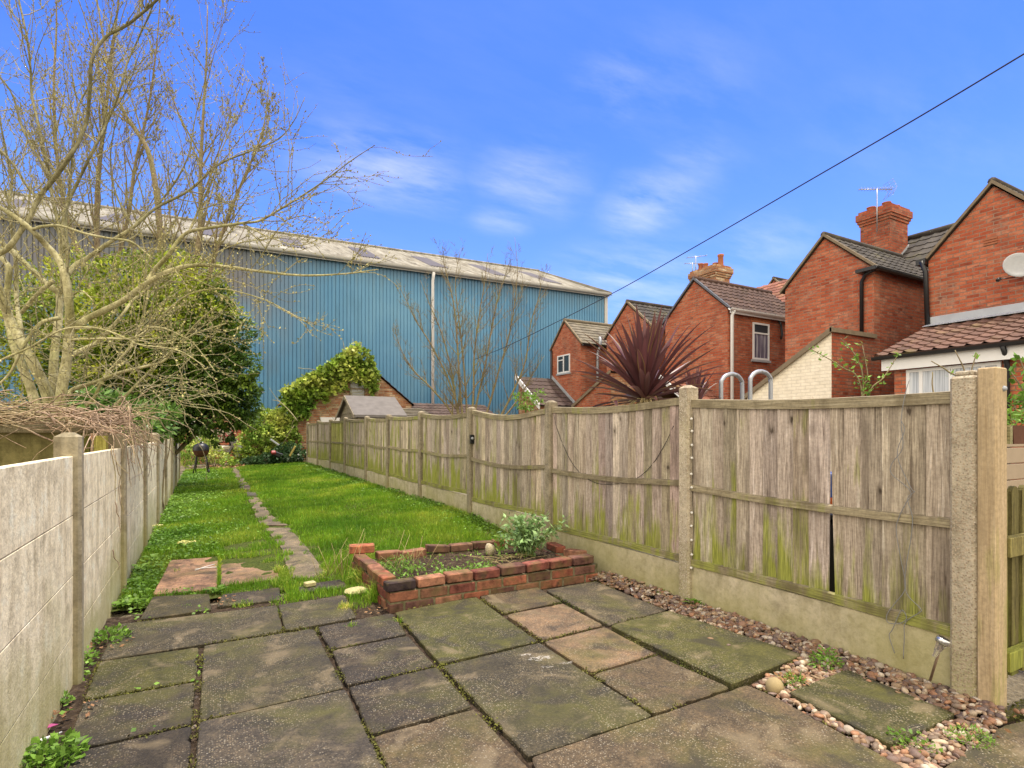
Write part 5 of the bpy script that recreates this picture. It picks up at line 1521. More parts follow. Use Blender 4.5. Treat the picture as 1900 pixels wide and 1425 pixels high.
an = thing('tv_aerial', (17.3-.49,YA_-.3,zb), 'television aerial with grid reflector on a pole strapped to the tall chimney', 'aerial')
ax, ay = 17.3-.585, YA_-.12
yagi(an,(ax,ay,zb),zat(352,dA-.3)-zb,(-.80,.45,0),.95,11)

# ---- nearest house on the right: big gable with dish, tiled kitchen extension
hR = thing('brick_house', (GX,5,0), 'nearest red brick house on the right with tall gable and tiled kitchen extension', 'house')
offshoot(hR,GX,3.85,6.07,4.94,6.10,17.0,'grey_tile',ya=4.96,wall='red_brick',side=None)
pipe(hR,[(GX-.10,6.16,4.93),(GX-.055,6.10,4.7),(GX-.055,6.06,3.5)],.05,'black_plastic')
mb = MB(); mb.bx((GX-.12,6.08,4.86),(GX+.1,6.26,4.98)); mb.build('gutter_end', M['black_plastic'], hR)
# lean-to kitchen: roof down towards us
ex0, ez, et = 11.3, 2.72, 3.53
mb = MB(); roof_slab(mb,(ex0,6.0,ez),(ex0,-1.0,ez),(GX,-1.0,et),(GX,6.05,et),.24,.25,.036,.026); er = mb.build('extension_roof', M['red_brown_tile'] if 'red_brown_tile' in M else M['red_tile'], hR)
mb = MB(); mb.extr([(GX-.02,6.08,et+.02),(GX-.02,-1,et+.02),(GX-.02,-1,et+.19),(GX-.02,6.08,et+.19)],(-.02,0,0)); mb.extr([(GX-.04,6.08,et+.03),(GX-.04,-1,et+.03),(GX-.28,-1,et-.035),(GX-.28,6.06,et-.035)],(0,0,.012)); mb.build('lead_flashing', M['lead'], er)
mb = MB(); mb.bx((ex0+.06,-1,ez-.27),(ex0+.09,5.9,ez-.045)); mb.build('fascia', M['white_upvc'], er)
gutter(hR,(ex0-.02,-1,ez-.01),(ex0-.02,6.02,ez-.01),'black_plastic',.06)
mb = MB(); mb.bx((ex0+.22,-1,-.1),(ex0+.42,5.75,ez-.02)); mb.bx((ex0+.43,5.53,-.1),(GX,5.75,ez+.1)); mb.build('extension_wall', M['red_brick'], hR)
Yw0,_ = onX(1682,ex0+.2); Yw1,_ = onX(1858,ex0+.2)
wz = 1.30
window(hR,'X',(ex0+.218,(Yw0+Yw1)/2,wz),abs(Yw0-Yw1),ez-.28-wz,'net_curtain','multi')
Yd,_ = onX(1866,ex0+.1); pipe(hR,[(ex0-.02,Yd,ez-.05),(ex0+.10,Yd,ez-.2),(ex0+.15,Yd,ez-.35),(ex0+.15,Yd,.2)],.04,'black_plastic')
Yv,dv = onX(1838,GX); zv = zat(447,dv)
mb = MB()
for k in range(3): mb.bx((GX-.018,Yv-.11,zv-.075+.05*k),(GX-.001,Yv+.11,zv-.04+.05*k))
mb.build('air_brick', M['terracotta'], hR)
Yd,dd = onX(1890,GX-.3); zd = zat(493,dd)
ds = thing('satellite_dish', (GX,Yd,zd), 'round grey satellite dish on the nearest brick gable', 'satellite dish')
rot = Vector((-.75,-.55,.22)).normalized().to_track_quat('Z','Y').to_matrix()
mb = MB(); mb.lathe([(.0,.0),(.10,.006),(.18,.020),(.24,.040),(.245,.034),(.18,.008),(.08,-.010),(0,-.012)],(GX-.30,Yd,zd),24,M=rot); mb.build('dish', M['dish_grey'], ds)
mb = MB(); c0 = Vector((GX-.30,Yd,zd)); mb.tube([c0+Vector((.02,0,-.04)),c0+Vector((.14,0,-.10)),Vector((GX,Yd,zd-.12))],.02,8); mb.build('bracket', M['galvanised'], ds)
tipv = c0+Vector((-.18,.24,-.22)); mb = MB(); mb.tube([c0+Vector((.0,.05,-.20)),tipv],.012,6); mb.lathe([(0,0),(.03,0),(.035,.07),(0,.08)],tipv+Vector((-.02,0,-.02)),12,M=Matrix.Rotation(R(60),3,'Y')); mb.build('feed_arm', M['black_plastic'], ds)

# ---- house with white gutter and sash window
hB = thing('brick_house', (GX,12.5,0), 'red brick house with white downpipe, dark tiled roof and grey slate verge', 'house')
offshoot(hB,GX,11.27,13.8,4.98,6.07,17.2,'brown_tile',ya=12.54,verge='verge_slate',amp=.03)
gutter(hB,(GX-.1,11.10,4.93),(17.0,11.10,4.93),'white_upvc',.065)
mb = MB(); mb.bx((GX,11.16,4.80),(17.0,11.185,4.95)); mb.build('fascia', M['white_upvc'], hB)
pipe(hB,[(GX+.10,11.10,4.9),(GX+.10,11.19,4.75),(GX+.10,11.19,.2)],.05,'white_upvc')
pa,pb = onY(1396,11.27),onY(1426,11.27)
z1,z0 = zat(600,(pa[1]+pb[1])/2), zat(668,(pa[1]+pb[1])/2)
window(hB,'Y',((pa[0]+pb[0])/2,11.27,z0),abs(pb[0]-pa[0]),z1-z0,'dark_curtain','top')
mb = MB(); xm = (pa[0]+pb[0])/2; hw = abs(pb[0]-pa[0])/2
for k in range(13):
    a = (k-6)/6; mb.extr([(xm+a*(hw+.02)-.03,11.262,z1+.01),(xm+a*(hw+.02)+.03,11.262,z1+.01),(xm+a*(hw+.08)+.03,11.262,z1+.25-.03*a*a),(xm+a*(hw+.08)-.03,11.262,z1+.25-.03*a*a)],(0,.03,0))
mb.build('window_arch', M['arch_brick'], hB)
q = onY(1448,11.2); mb = MB(); zz = zat(600,q[1]); mb.tube([(q[0]-.05,11.22,zz+.1),(q[0],11.18,zz-.05),(q[0]+.05,11.18,zz-.35),(q[0]+.0,11.18,zz-.5)],.035,8); mb.build('overflow_pipe', M['black_plastic'], hB)
yb_, db_ = onX(1318,16.2)
chimney(hB,(16.2,yb_),(.75,1.1),5.0,zat(503,db_)+.06,[(-.1,.36,.30,.10),(-.1,.13,.24,.10),(.1,-.14,.22,.10),(.1,-.38,.46,.11)],'buff_red_brick')
for i,(px,py,h,dirv,L) in enumerate(((1296,487,.55,(.9,-.5,.12),.75),(1288,490,.42,(-.9,.5,0),.55))):
    y,d = onX(px,16.0); z = zat(505,d)
    an = thing('tv_aerial', (16.0,y,z), ['thin pole aerial pointing right on the chimney with four clay pots','small aerial pointing left on the chimney with four clay pots'][i], 'aerial')
    yagi(an,(15.86+.05*i,y,z-.1),zat(py-11*(1-i)-2*i,d)-z+.1,dirv,L,4,False)
# low tiled wing of that house, white bargeboards
mb = MB(); mb.bx((12.0,11.6,-.1),(GX,13.2,2.1)); wB = mb.build('wing_wall', M['limewash'], hB)
mb = MB(); roof_slab(mb,(11.9,11.3,2.15),(GX,11.3,2.15),(GX,12.4,2.95),(11.9,12.4,2.95)); roof_slab(mb,(11.9,13.5,2.15),(GX,13.5,2.15),(GX,12.4,2.95),(11.9,12.4,2.95)); rB = mb.build('wing_roof', M['red_tile'], hB)
mb = MB(); mb.extr([(11.86,11.25,2.05),(11.86,11.25,2.2),(11.86,12.4,3.04),(11.86,12.4,2.88)],(.05,0,0)); mb.build('bargeboard', M['white_upvc'], rB)
# ---- house behind the red cordyline
hC = thing('brick_house', (GX,15.7,0), 'red brick house with grey roof partly hidden behind the spiky purple cordyline', 'house')
offshoot(hC,GX,14.45,16.9,4.95,6.0,17.2,'grey_tile',ya=15.69)
pipe(hC,[(GX-.06,14.8,4.6),(GX-.06,14.8,3.6),(GX-.06,15.1,3.5)],.05,'white_upvc','soil_pipe')
mb = MB(); mb.extr([(12.3,15.2,-.1),(12.3,17.3,-.1),(12.3,17.3,2.32),(12.3,15.2,3.38)],(.22,0,0)); mb.build('lean_to_wall', M['red_brick'], hC)
mb = MB(); mb.bx((12.31,15.195,-.1),(GX,15.42,3.36)); mb.build('lean_to_wall', M['buff_red_brick'], hC)
mb = MB(); roof_slab(mb,(12.24,17.4,2.33),(GX,17.4,2.33),(GX,15.17,3.43),(12.24,15.17,3.43)); lr = mb.build('lean_to_roof', M['dark_tile'], hC)
mb = MB(); mb.extr([(12.22,15.15,3.35),(12.22,15.15,3.46),(12.22,17.42,2.35),(12.22,17.42,2.24)],(.05,0,0)); mb.build('verge', M['verge_mortar'], lr)
# ---- small end house against the warehouse
hD = thing('brick_house', (GX,19.7,0), 'small slate-roofed brick house with white casement standing before the warehouse corner', 'house')
offshoot(hD,GX,18.6,20.75,5.02,6.05,17.0,'slate',ya=19.74,tw=.30,gauge=.22,amp=.0)
gutter(hD,(GX,18.44,4.93),(17.0,18.44,4.93),'black_plastic',.07)
ya1,d1 = onX(1035,GX); ya2,_ = onX(1058,GX); z1,z0 = zat(661,d1),zat(694,d1)
window(hD,'X',(GX,(ya1+ya2)/2,z0),abs(ya1-ya2),z1-z0,'glass','pair')
x,_ = onY(1111,18.55); pipe(hD,[(x,18.46,5.3),(x,18.46,5.0),(x-.1,18.50,4.6),(x-.1,18.50,.3)],.06,'galvanised')
pipe(hD,[(GX-.06,20.72,4.95),(GX-.06,20.72,.2)],.05,'black_plastic')
mb = MB(); mb.extr([(11.8,19.0,-.1),(11.8,20.75,-.1),(11.8,20.75,3.60),(11.8,19.0,2.42)],(.2,0,0)); mb.bx((12.0,20.55,-.1),(GX,20.75,3.55)); mb.bx((12.0,19.0,-.1),(GX,19.2,2.42)); mb.build('lean_to_wall', M['buff_red_brick'], hD)
mb = MB(); roof_slab(mb,(11.65,18.86,2.40),(GX,18.86,2.40),(GX,20.7,3.70),(11.65,20.7,3.70)); rD = mb.build('lean_to_roof', M['dark_tile'], hD)
mb = MB(); mb.extr([(11.6,18.8,2.24),(11.6,18.8,2.46),(11.6,20.7,3.81),(11.6,20.7,3.58)],(.06,0,0)); mb.build('bargeboard', M['white_upvc'], rD)
mb = MB(); mb.extr([(GX-.03,18.9,2.44),(GX-.03,18.9,2.58),(GX-.03,20.7,3.86),(GX-.03,20.7,3.72)],(-.03,0,0)); mb.build('flashing', M['lead'], rD)
# ---- far gables over the roofs
for nm,px,py,pl,pr,X,lab,tile in (('a',1436,519,1418,1448,24.0,'distant small brick gable with grey roof beyond the chimney house','grey_tile'),('b',1500,508,1440,1530,21.0,'distant house with red tiled roof behind the middle brick gable','red_tile')):
    y,d = onX(px,X); zr = zat(py,d)
    h = thing('far_house',(X,y,0),lab,'house')
    if nm == 'a':
        offshoot(h,X,y-.9,y+.9,zr-.9,zr,X+6,tile,ya=y)
        mb = MB(); roof_slab(mb,(X-1.5,y+.9,zr-1.0),(X-1.5,y+5,zr-1.0),(X+1.2,y+5,zr+.02),(X+1.2,y+.9,zr+.02)); mb.build('roof', M[tile], h)
    else:
        mb = MB(); mb.bx((X-2,y-1.5,-.1),(X+2,y+3.2,zr-1.4)); mb.build('wall', M['red_brick'], h)
        mb = MB(); roof_slab(mb,(X-2.2,y+3.3,zr-1.5),(X-2.2,y-1.6,zr-1.5),(X,y-1.6,zr),(X,y+3.3,zr)); mb.build('roof', M[tile], h)

# ------------------------------------------------------------------ ivy-covered brick outbuilding
def outbuilding():
    root = thing('brick_outbuilding', (5.1,22,0), 'old brick gabled outbuilding half covered by variegated ivy', 'outbuilding')
    Y = 22.0; x0,x1,xa = 2.75,7.45,5.05; ze,zr = 2.45,4.42
    mb = MB(); mb.extr([(x0,Y,-.1),(x1,Y,-.1),(x1,Y,ze),(xa,Y,zr),(x0,Y,ze)],(0,.24,0)); mb.bx((x1-.24,Y+.24,-.1),(x1,Y+3.2,ze-.01)); mb.build('wall', M['buff_red_brick'], root)
    mb = MB(); roof_slab(mb,(x0-.1,Y-.05,ze-.02),(x0-.1,Y+3.2,ze-.02),(xa,Y+3.2,zr+.05),(xa,Y-.05,zr+.05)); roof_slab(mb,(x1+.1,Y-.05,ze-.02),(x1+.1,Y+3.2,ze-.02),(xa,Y+3.2,zr+.05),(xa,Y-.05,zr+.05)); mb.build('roof', M['dark_tile'], root)
    xa1,d = onY(650,Y); xa2,_ = onY(675,Y); z1,z0 = zat(700,d),zat(745,d)
    mb = MB(); mb.bx((xa1,Y-.02,z0),(xa2,Y-.002,z1)); w = mb.build('window', M['grey_sheet'], root)
    mb = MB(); mb.bx((xa1-.04,Y-.04,z0),(xa1,Y-.003,z1)); mb.bx((xa2,Y-.04,z0),(xa2+.05,Y-.003,z1)); mb.bx((xa1,Y-.04,(z0+z1)/2),(xa2,Y-.021,(z0+z1)/2+.06)); mb.build('frame', M['far_timber'], w)
    xa1,d = onY(594,Y-.05); xa2,_ = onY(632,Y-.05); mb = MB(); mb.bx((xa1,Y-.05,.2),(xa2,Y-.004,zat(774,d))); 
    mb.build('door', M['white_upvc'], root)
    # ivy
    iv = thing('ivy', (4.2,21.9,2.5), 'bright variegated ivy draped over the brick outbuilding gable', 'climber')
    n = 9000; px = rng.uniform(522,704,n); py = rng.uniform(636,785,n)
    top = np.interp(px,[522,545,580,610,640,660,680,694,704],[722,712,690,672,655,642,650,668,700])
    bot = np.interp(px,[522,540,565,580,605,640,668,690,704],[770,785,782,752,740,720,702,742,700])
    wob = 9*np.sin(px*.21)+6*np.sin(px*.53+1)
    k = (py > top+.4*wob*.5) & (py < bot+wob*.7); px,py = px[k],py[k]; n=len(px)
    Yl = Y-.05-np.abs(rng.normal(0,.16,n)); th = YAW+np.arctan((px-CX)/F); X = Yl*np.tan(th); d = SA*X+CA*Yl
    pts = np.stack([X,Yl,H+(HZ-py)/F*d],1)
    leaf_mesh('foliage', pts, .16, M['ivy_leaf'], iv, nrm=np.tile((0,-.8,.3),(n,1)), aspect=.8, colvar=.45)
    n = 1500; X = rng.uniform(x0-.2,xa+.3,n); zz = ze+(zr-ze)*(X-x0)/(xa-x0)+np.abs(rng.normal(0,.12,n)); pts = np.stack([X,Y+rng.uniform(-.1,.9,n),zz],1)
    leaf_mesh('foliage', pts, .15, M['ivy_leaf'], iv, aspect=.8, colvar=.35)
    mb = MB(); r2 = random.Random(9)
    for k in range(46):
        p = Vector((r2.uniform(3.0,6.2),Y-.12,r2.uniform(1.6,3.8))); pts=[]; a = r2.uniform(-2.6,-.3)
        for q in range(6): pts.append(tuple(p)); a += r2.gauss(0,.4); p = p+Vector((math.cos(a)*.22,r2.gauss(-.01,.03),math.sin(a)*.22))
        mb.tube(pts,[.012,.011,.010,.008,.006,.004],4)
    for px,h in ((637,18),(655,22),(670,16)):
        x,d = onY(px,Y-.1); z = zat(650,d); mb.tube([(x,Y-.1,z-.2),(x+.03,Y-.1,z+.1),(x-.02,Y-.12,z+h/F*d)],[.015,.012,.006],4)
    mb.build('stem', M['grey_twig'], iv)
outbuilding()
def low_range():
    root = thing('low_outbuilding', (9.0,22.6,0), 'long low shed with dark tiled roof at the foot of the warehouse', 'outbuilding')
    mb = MB(); mb.bx((7.5,22.4,-.1),(12.2,24.2,2.05)); mb.build('wall', M['darkened_red_brick'], root)
    mb = MB(); roof_slab(mb,(7.45,22.2,2.0),(11.55,22.2,2.0),(11.55,23.6,2.62),(7.45,23.6,2.62)); mb.build('roof', M['dark_tile'], root)
    x1,d1 = onY(748,19.5); x2,_ = onY(782,19.5)
    r = thing('slate_lean_to', ((x1+x2)/2,19.5,0), 'small sagging slate lean-to beside the timber shed', 'lean-to')
    mb = MB(); mb.bx((x1+.05,19.5,-.1),(x2+.5,20.6,1.85)); mb.build('wall', M['far_timber'], r)
    mb = MB(); roof_slab(mb,(x1-.05,19.35,zat(778,d1)),(x2+.55,19.35,zat(776,d1)),(x2+.4,20.7,zat(756,d1+1)),(x1-.1,20.7,zat(758,d1+1)),.3,.2,0.0,.03); mb.build('roof', M['slate'], r)
low_range()
def timber_shed():
    x0,y0,x1,y1 = 3.80,16.0,5.15,18.3; ze,zr = 1.80,2.36; ym=(y0+y1)/2
    root = thing('garden_shed', ((x0+x1)/2,ym,0), 'small timber garden shed with dark felt pitched roof behind the fence', 'shed')
    mb = MB(); nb = 14
    # overlapping boards on the gable and front
    for k in range(nb):
        z0,z1 = .05+.165*k, .05+.165*(k+1)
        if z0 > zr: break
        f = lambda z: min(1,max(0,(zr-z)/(zr-ze))) if z > ze else 1
        ya_,yb_ = ym-(ym-y0)*f(z0), ym+(y1-ym)*f(z0); yc,yd = ym-(ym-y0)*f(z1), ym+(y1-ym)*f(z1)
        c = np.ones(3)*rng.uniform(.85,1.15)
        mb.extr([(x0-.018,ya_,z0),(x0-.018,yb_,z0),(x0,yd,min(z1,zr)),(x0,yc,min(z1,zr))],(.03,0,0),c)
        if z1 < ze: mb.extr([(x0+.03,y0-.018,z0),(x1,y0-.018,z0),(x1,y0,z1),(x0+.03,y0,z1)],(0,.03,0),c)
    mb.bx((x0+.03,y0+.03,0),(x1,y1,ze-.02),(.6,.6,.6)); mb.build('wall', M['shed_wood'], root)
    mb = MB(); sl=(zr-ze)/(ym-y0); o=.10
    for s,yy in ((1,y0-o),(-1,y1+o)):
        mb.extr([(x0-.10,yy,ze-o*sl+.02),(x1+.10,yy,ze-o*sl+.02),(x1+.10,ym,zr+.03),(x0-.10,ym,zr+.03)],(0,0,.025))
    mb.extr([(x0-.095,y0-o-.012,ze-o*sl-.03),(x1+.095,y0-o-.012,ze-o*sl-.03),(x1+.095,y0-o-.012,ze-o*sl+.04),(x0-.095,y0-o-.012,ze-o*sl+.04)],(0,.011,0))
    rf = mb.build('roof', M['felt'], root)
    mb = MB()
    for yy in (y0-o,y1+o): mb.extr([(x0-.125,yy,ze-o*sl-.06),(x0-.125,yy,ze-o*sl+.04),(x0-.125,ym,zr+.06),(x0-.125,ym,zr-.05)],(.02,0,0),(1.15,1.15,1.15))
    mb.build('bargeboard', M['shed_wood'], rf)
    mb = MB(); mb.bx((x0-.05,ym-.35,1.45),(x0-.02,ym-.12,1.72),(.5,.5,.5)); mb.build('hatch', M['shed_wood'], root)
timber_shed()

# ------------------------------------------------------------------ overhead cable
def overhead():
    A, B = P(2050,12,4.0), P(760,690,24.5)
    d = Vector((B.x-A.x,B.y-A.y)); pts=[]
    for px,py in ((2050,10),(1980,52),(1900,100),(1700,220),(1500,336),(1300,452),(1122,552),(950,638),(880,667)):
        r = Vector((SA+CA*(px-CX)/F, CA-SA*(px-CX)/F))       # per unit depth
        # depth where the ray meets the cable's vertical plane
        den = r.x*d.y-r.y*d.x; t = (A.x*d.y-A.y*d.x)/den
        pts.append(P(px,py,t))
    mb = MB(); mb.tube(smooth_path(pts,6),.0068,6); mb.build('overhead_cable', M['black_plastic'], label='black overhead cable crossing the sky from upper right to the bare saplings', cat='cable')
overhead()
# ------------------------------------------------------------------ trees
class Twigs:
    """bulk thin tubes and buds"""
    def __init__(s): s.mb = MB(); s.tips = []
    def twig(s, path, r0, r1, seg=4, col=None):
        s.mb.tube(path, np.linspace(r0, r1, len(path)), seg, col=col, cap=False)
def grow(start, d, L, r2, n=6, wander=.18, up=.10, curl=0.0):
    pts=[np.array(start)]; d = np.array(d,float); d/=np.linalg.norm(d)
    for k in range(n):
        d = d + np.array([r2.gauss(0,wander),r2.gauss(0,wander),r2.gauss(0,wander)+up-curl*k/n]); d/=np.linalg.norm(d)
        pts.append(pts[-1]+d*L/n)
    return np.array(pts)
def side_dir(t, r2, ang):
    t = np.array(t)/np.linalg.norm(t); v = np.array([r2.gauss(0,1) for _ in range(3)]); v -= t*np.dot(v,t); v/=max(np.linalg.norm(v),1e-6)
    return t*math.cos(ang)+v*math.sin(ang)
def bud_mesh(name, mat, parent, P_, D_, size, asp=.45):
    """small plump buds: two crossed diamonds each"""
    P_ = np.array(P_); D_ = np.array(D_); n=len(P_)
    D_ = D_/np.maximum(np.linalg.norm(D_,axis=1,keepdims=True),1e-6)
    up = rng.normal(0,1,(n,3)); w = np.cross(D_,up); w/=np.maximum(np.linalg.norm(w,axis=1,keepdims=True),1e-6); u = np.cross(D_,w)
    L = size*rng.uniform(.6,1.4,n)[:,None]; Vs=[]
    for s in (w,u):
        Vs += [P_, P_+D_*L*.5+s*L*asp*.5, P_+D_*L, P_+D_*L*.5-s*L*asp*.5]
    V = np.stack(Vs,1).reshape(-1,3); Fs = np.arange(n*8).reshape(-1,4)
    C = np.repeat(np.clip(1+rng.normal(0,.25,(n,1)),.4,1.8)*np.ones((1,3)),8,0)
    return link_mesh(name,V,Fs,mat,parent,C,False)

def willow():
    D0 = 5.4
    base = P(97,752,D0); bz = -.05
    root = thing('willow_tree', (base.x,base.y,bz), 'big multi-stemmed pussy willow with curving yellow-green limbs and pale buds at upper left', 'tree')
    r2 = random.Random(12)
    limbs = [   # photo columns/rows, distance offset at start and end, radius start and end (m)
     ([(100,900),(67,753),(48,697),(28,647),(17,604),(12,560),(17,500),(5,480),(-12,440),(-40,380),(-60,250)],0,.4,.047,.016),
     ([(102,900),(93,753),(62,675),(36,627),(17,590),(6,560),(-15,500),(-40,420)],.05,-.3,.055,.03),
     ([(104,900),(98,745),(101,660),(109,590),(110,548),(93,531),(56,498),(25,467),(0,447),(-40,400),(-70,330)],.15,.6,.045,.018),
     ([(108,900),(112,750),(123,675),(129,618),(129,576),(123,520),(110,484),(84,453),(62,430),(28,402),(0,385),(-40,360)],0,-.5,.054,.015),
     ([(130,612),(146,602),(168,588),(225,560),(281,520),(323,500),(365,492),(421,495),(477,503),(560,511),(640,508),(700,500)],0,-.4,.040,.004),
     ([(124,510),(140,492),(168,475),(208,447),(247,422),(289,386),(350,354),(405,306),(460,282),(516,258),(545,225),(566,180)],0,.5,.027,.003),
     ([(276,524),(286,503),(300,487),(314,472),(330,448),(351,430),(393,422),(449,414),(483,409),(530,382),(575,354),(620,322),(656,295),(696,269)],-.1,-.6,.026,.003),
     ([(-40,490),(0,470),(19,456),(50,412),(74,365),(105,325),(129,291),(150,255),(162,217),(167,160),(171,110),(195,70),(239,44),(291,0),(340,-45)],-.3,-.6,.026,.010),
     ([(116,545),(114,470),(108,415),(99,376),(92,335),(85,295),(72,235),(59,177),(57,130),(50,70),(35,0),(20,-70)],.3,.6,.022,.008),
     ([(126,520),(124,450),(122,405),(130,340),(136,276),(140,240),(144,203),(155,178),(175,140),(190,90)],.2,.4,.018,.005),
     ([(120,470),(118,405),(130,370),(147,332),(165,295),(184,258),(200,225),(214,192),(226,155),(236,118),(255,75),(280,20),(300,-40)],.1,.2,.018,.006),
     ([(133,660),(155,648),(180,635),(210,605),(230,580),(247,557),(270,540),(320,490)],.2,.5,.026,.010),
     ([(125,735),(137,722),(180,708),(224,691),(270,680),(309,666),(360,605),(400,570)],.1,-.2,.025,.006),
     ([(130,632),(140,630),(196,628),(247,627),(281,605),(323,565),(359,543),(407,536),(449,543),(500,560),(545,585),(580,605)],-.2,-.5,.013,.003),
     ([(160,752),(174,739),(196,697),(239,647),(262,600),(275,540),(270,500)],0,.2,.018,.008),
     ([(210,755),(233,734),(270,697),(323,647),(360,620),(420,600)],.1,.4,.018,.006),
     ([(60,426),(80,420),(112,419),(157,433),(202,442),(239,447),(262,462),(284,481)],-.4,-.5,.014,.007),
     ([(0,672),(6,666),(56,644),(112,613),(154,607),(197,613),(239,630),(262,640),(330,650),(380,680)],-.7,-.9,.010,.004),
     ([(40,620),(31,557),(30,492),(20,408),(17,370),(22,331),(10,275),(0,221),(-10,140)],.5,.8,.024,.008),
     ([(240,650),(262,613),(300,608),(340,625),(362,640),(400,690)],-.3,-.4,.010,.004),
     ([(120,560),(150,540),(175,560)],-.2,-.3,.010,.005),
     ([(110,590),(75,600),(45,640),(20,690),(-10,720)],-.2,-.4,.020,.008),
     ([(100,520),(70,545),(40,580)],.1,.2,.022,.018),
     ([(-30,250),(20,300),(50,345),(74,372)],-.2,-.2,.010,.014),
     ([(-30,110),(20,170),(40,235),(70,290),(95,330)],.2,.2,.007,.012),
     ([(247,422),(215,360),(205,300),(212,240),(230,180),(235,110)],.3,.5,.011,.003),
     ([(351,430),(372,380),(395,330),(410,280),(440,220),(470,150)],-.2,.1,.010,.003),
     ([(289,386),(330,330),(352,280),(362,220),(380,150),(392,90)],.4,.6,.011,.003),
     ([(449,414),(500,440),(560,455),(610,430),(640,400)],-.4,-.5,.007,.002),
     ([(365,492),(400,470),(450,450),(520,440),(570,430)],-.2,-.1,.008,.002),
     ([(323,500),(345,530),(355,570)],-.3,-.4,.007,.003),
    ]
    tk = MB(); paths=[]
    for li,(pp,o0,o1,ra,rb) in enumerate(limbs):
        n=len(pp); q=[]
        for i,(x,y) in enumerate(pp):
            t=i/(n-1); dd = D0+o0+(o1-o0)*t+.06*math.sin(i*1.7+li)
            q.append((*P(x,y,dd), ra+(rb-ra)*t**.8))
        s = smooth_path(q,5)
        rr = s[:,3]*(1+.05*np.sin(np.arange(len(s))*1.3+li))
        seg = 10 if ra > .03 else 7
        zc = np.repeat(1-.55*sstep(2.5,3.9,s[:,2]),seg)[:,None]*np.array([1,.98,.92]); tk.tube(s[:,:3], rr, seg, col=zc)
        paths.append((s[:,:3],rr))
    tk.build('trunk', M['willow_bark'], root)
    tw = Twigs(); BP=[];BD=[];bn=0
    def add_buds(path, step, frm=.1):
        seg = np.linalg.norm(np.diff(path,axis=0),axis=1); tot = seg.sum(); s = frm*tot
        cum = np.concatenate([[0],np.cumsum(seg)])
        while s < tot:
            i = min(len(seg)-1, np.searchsorted(cum,s)-1); f = (s-cum[i])/max(seg[i],1e-6)
            p = path[i]*(1-f)+path[i+1]*f; t = (path[i+1]-path[i])
            BP.append(p); BD.append(side_dir(t,r2,r2.uniform(.4,1.0))+np.array([0,0,.2])); s += step*r2.uniform(.5,1.7)
    for li,(path,rr) in enumerate(paths):
        seg = np.linalg.norm(np.diff(path,axis=0),axis=1); tot=seg.sum()
        cum = np.concatenate([[0],np.cumsum(seg)])
        k = int(tot*(5.5 if rr[0] > .03 else 10))
        for _ in range(k):
            s = tot*r2.uniform(.30 if rr[0]>.03 else .12,1.0); i = min(len(seg)-1,max(0,np.searchsorted(cum,s)-1))
            if rr[i] > .04: continue
            p = path[i]; t = path[min(i+1,len(path)-1)]-path[i-1 if i else 0]
            L = r2.uniform(.25,.95)*(1.0 if rr[i]>.008 else .75); d = side_dir(t,r2,r2.uniform(.4,1.1)); d[1]*=.8
            right = p[0] > P(330,500,D0).x
            b = grow(p,d,L,r2,7,.13,.10 if not right else .02, .25 if right and r2.random()<.5 else 0)
            r0 = min(.0055,rr[i]*.5); tw.twig(b,r0,.0018,4,col=np.ones(3)*r2.uniform(.6,1.1)); add_buds(b,.045,.2)
            for _ in range(r2.choice((1,2,3,3))):
                j = r2.randint(2,6); c = grow(b[j],side_dir(b[j]-b[j-1],r2,r2.uniform(.4,.9)),L*r2.uniform(.3,.6),r2,5,.14,.08)
                tw.twig(c,.0026,.0013,3,col=np.ones(3)*r2.uniform(.6,1.1)); add_buds(c,.042,.1)
        if rr[-1] < .012: add_buds(path,.05,.55)
    # bare whippy undergrowth from the stool
    for _ in range(75):
        px = r2.uniform(90,360); p0 = P(px,r2.uniform(640,760),D0+r2.uniform(-.5,.5)); b = grow(p0,(r2.gauss(.25,.7),r2.gauss(0,.5),r2.gauss(.15,.5)),r2.uniform(.4,1.1),r2,8,.16,.0,.2)
        tw.twig(b,.0045,.0015,4,col=np.ones(3)*r2.uniform(.7,1.2)); add_buds(b,.08,.3)
    tw.mb.build('twigs', M['grey_twig'], root, kind='stuff')
    BP = np.array(BP); BD=np.array(BD)
    low = BP[:,2] < P(0,430,D0).z
    b = bud_mesh('buds', M['bud'], root, BP[low], BD[low], .021, .6); b['kind']='stuff'
    b = bud_mesh('buds', M['catkin_bud'], root, BP[~low], BD[~low], .019, .55); b['kind']='stuff'
willow()

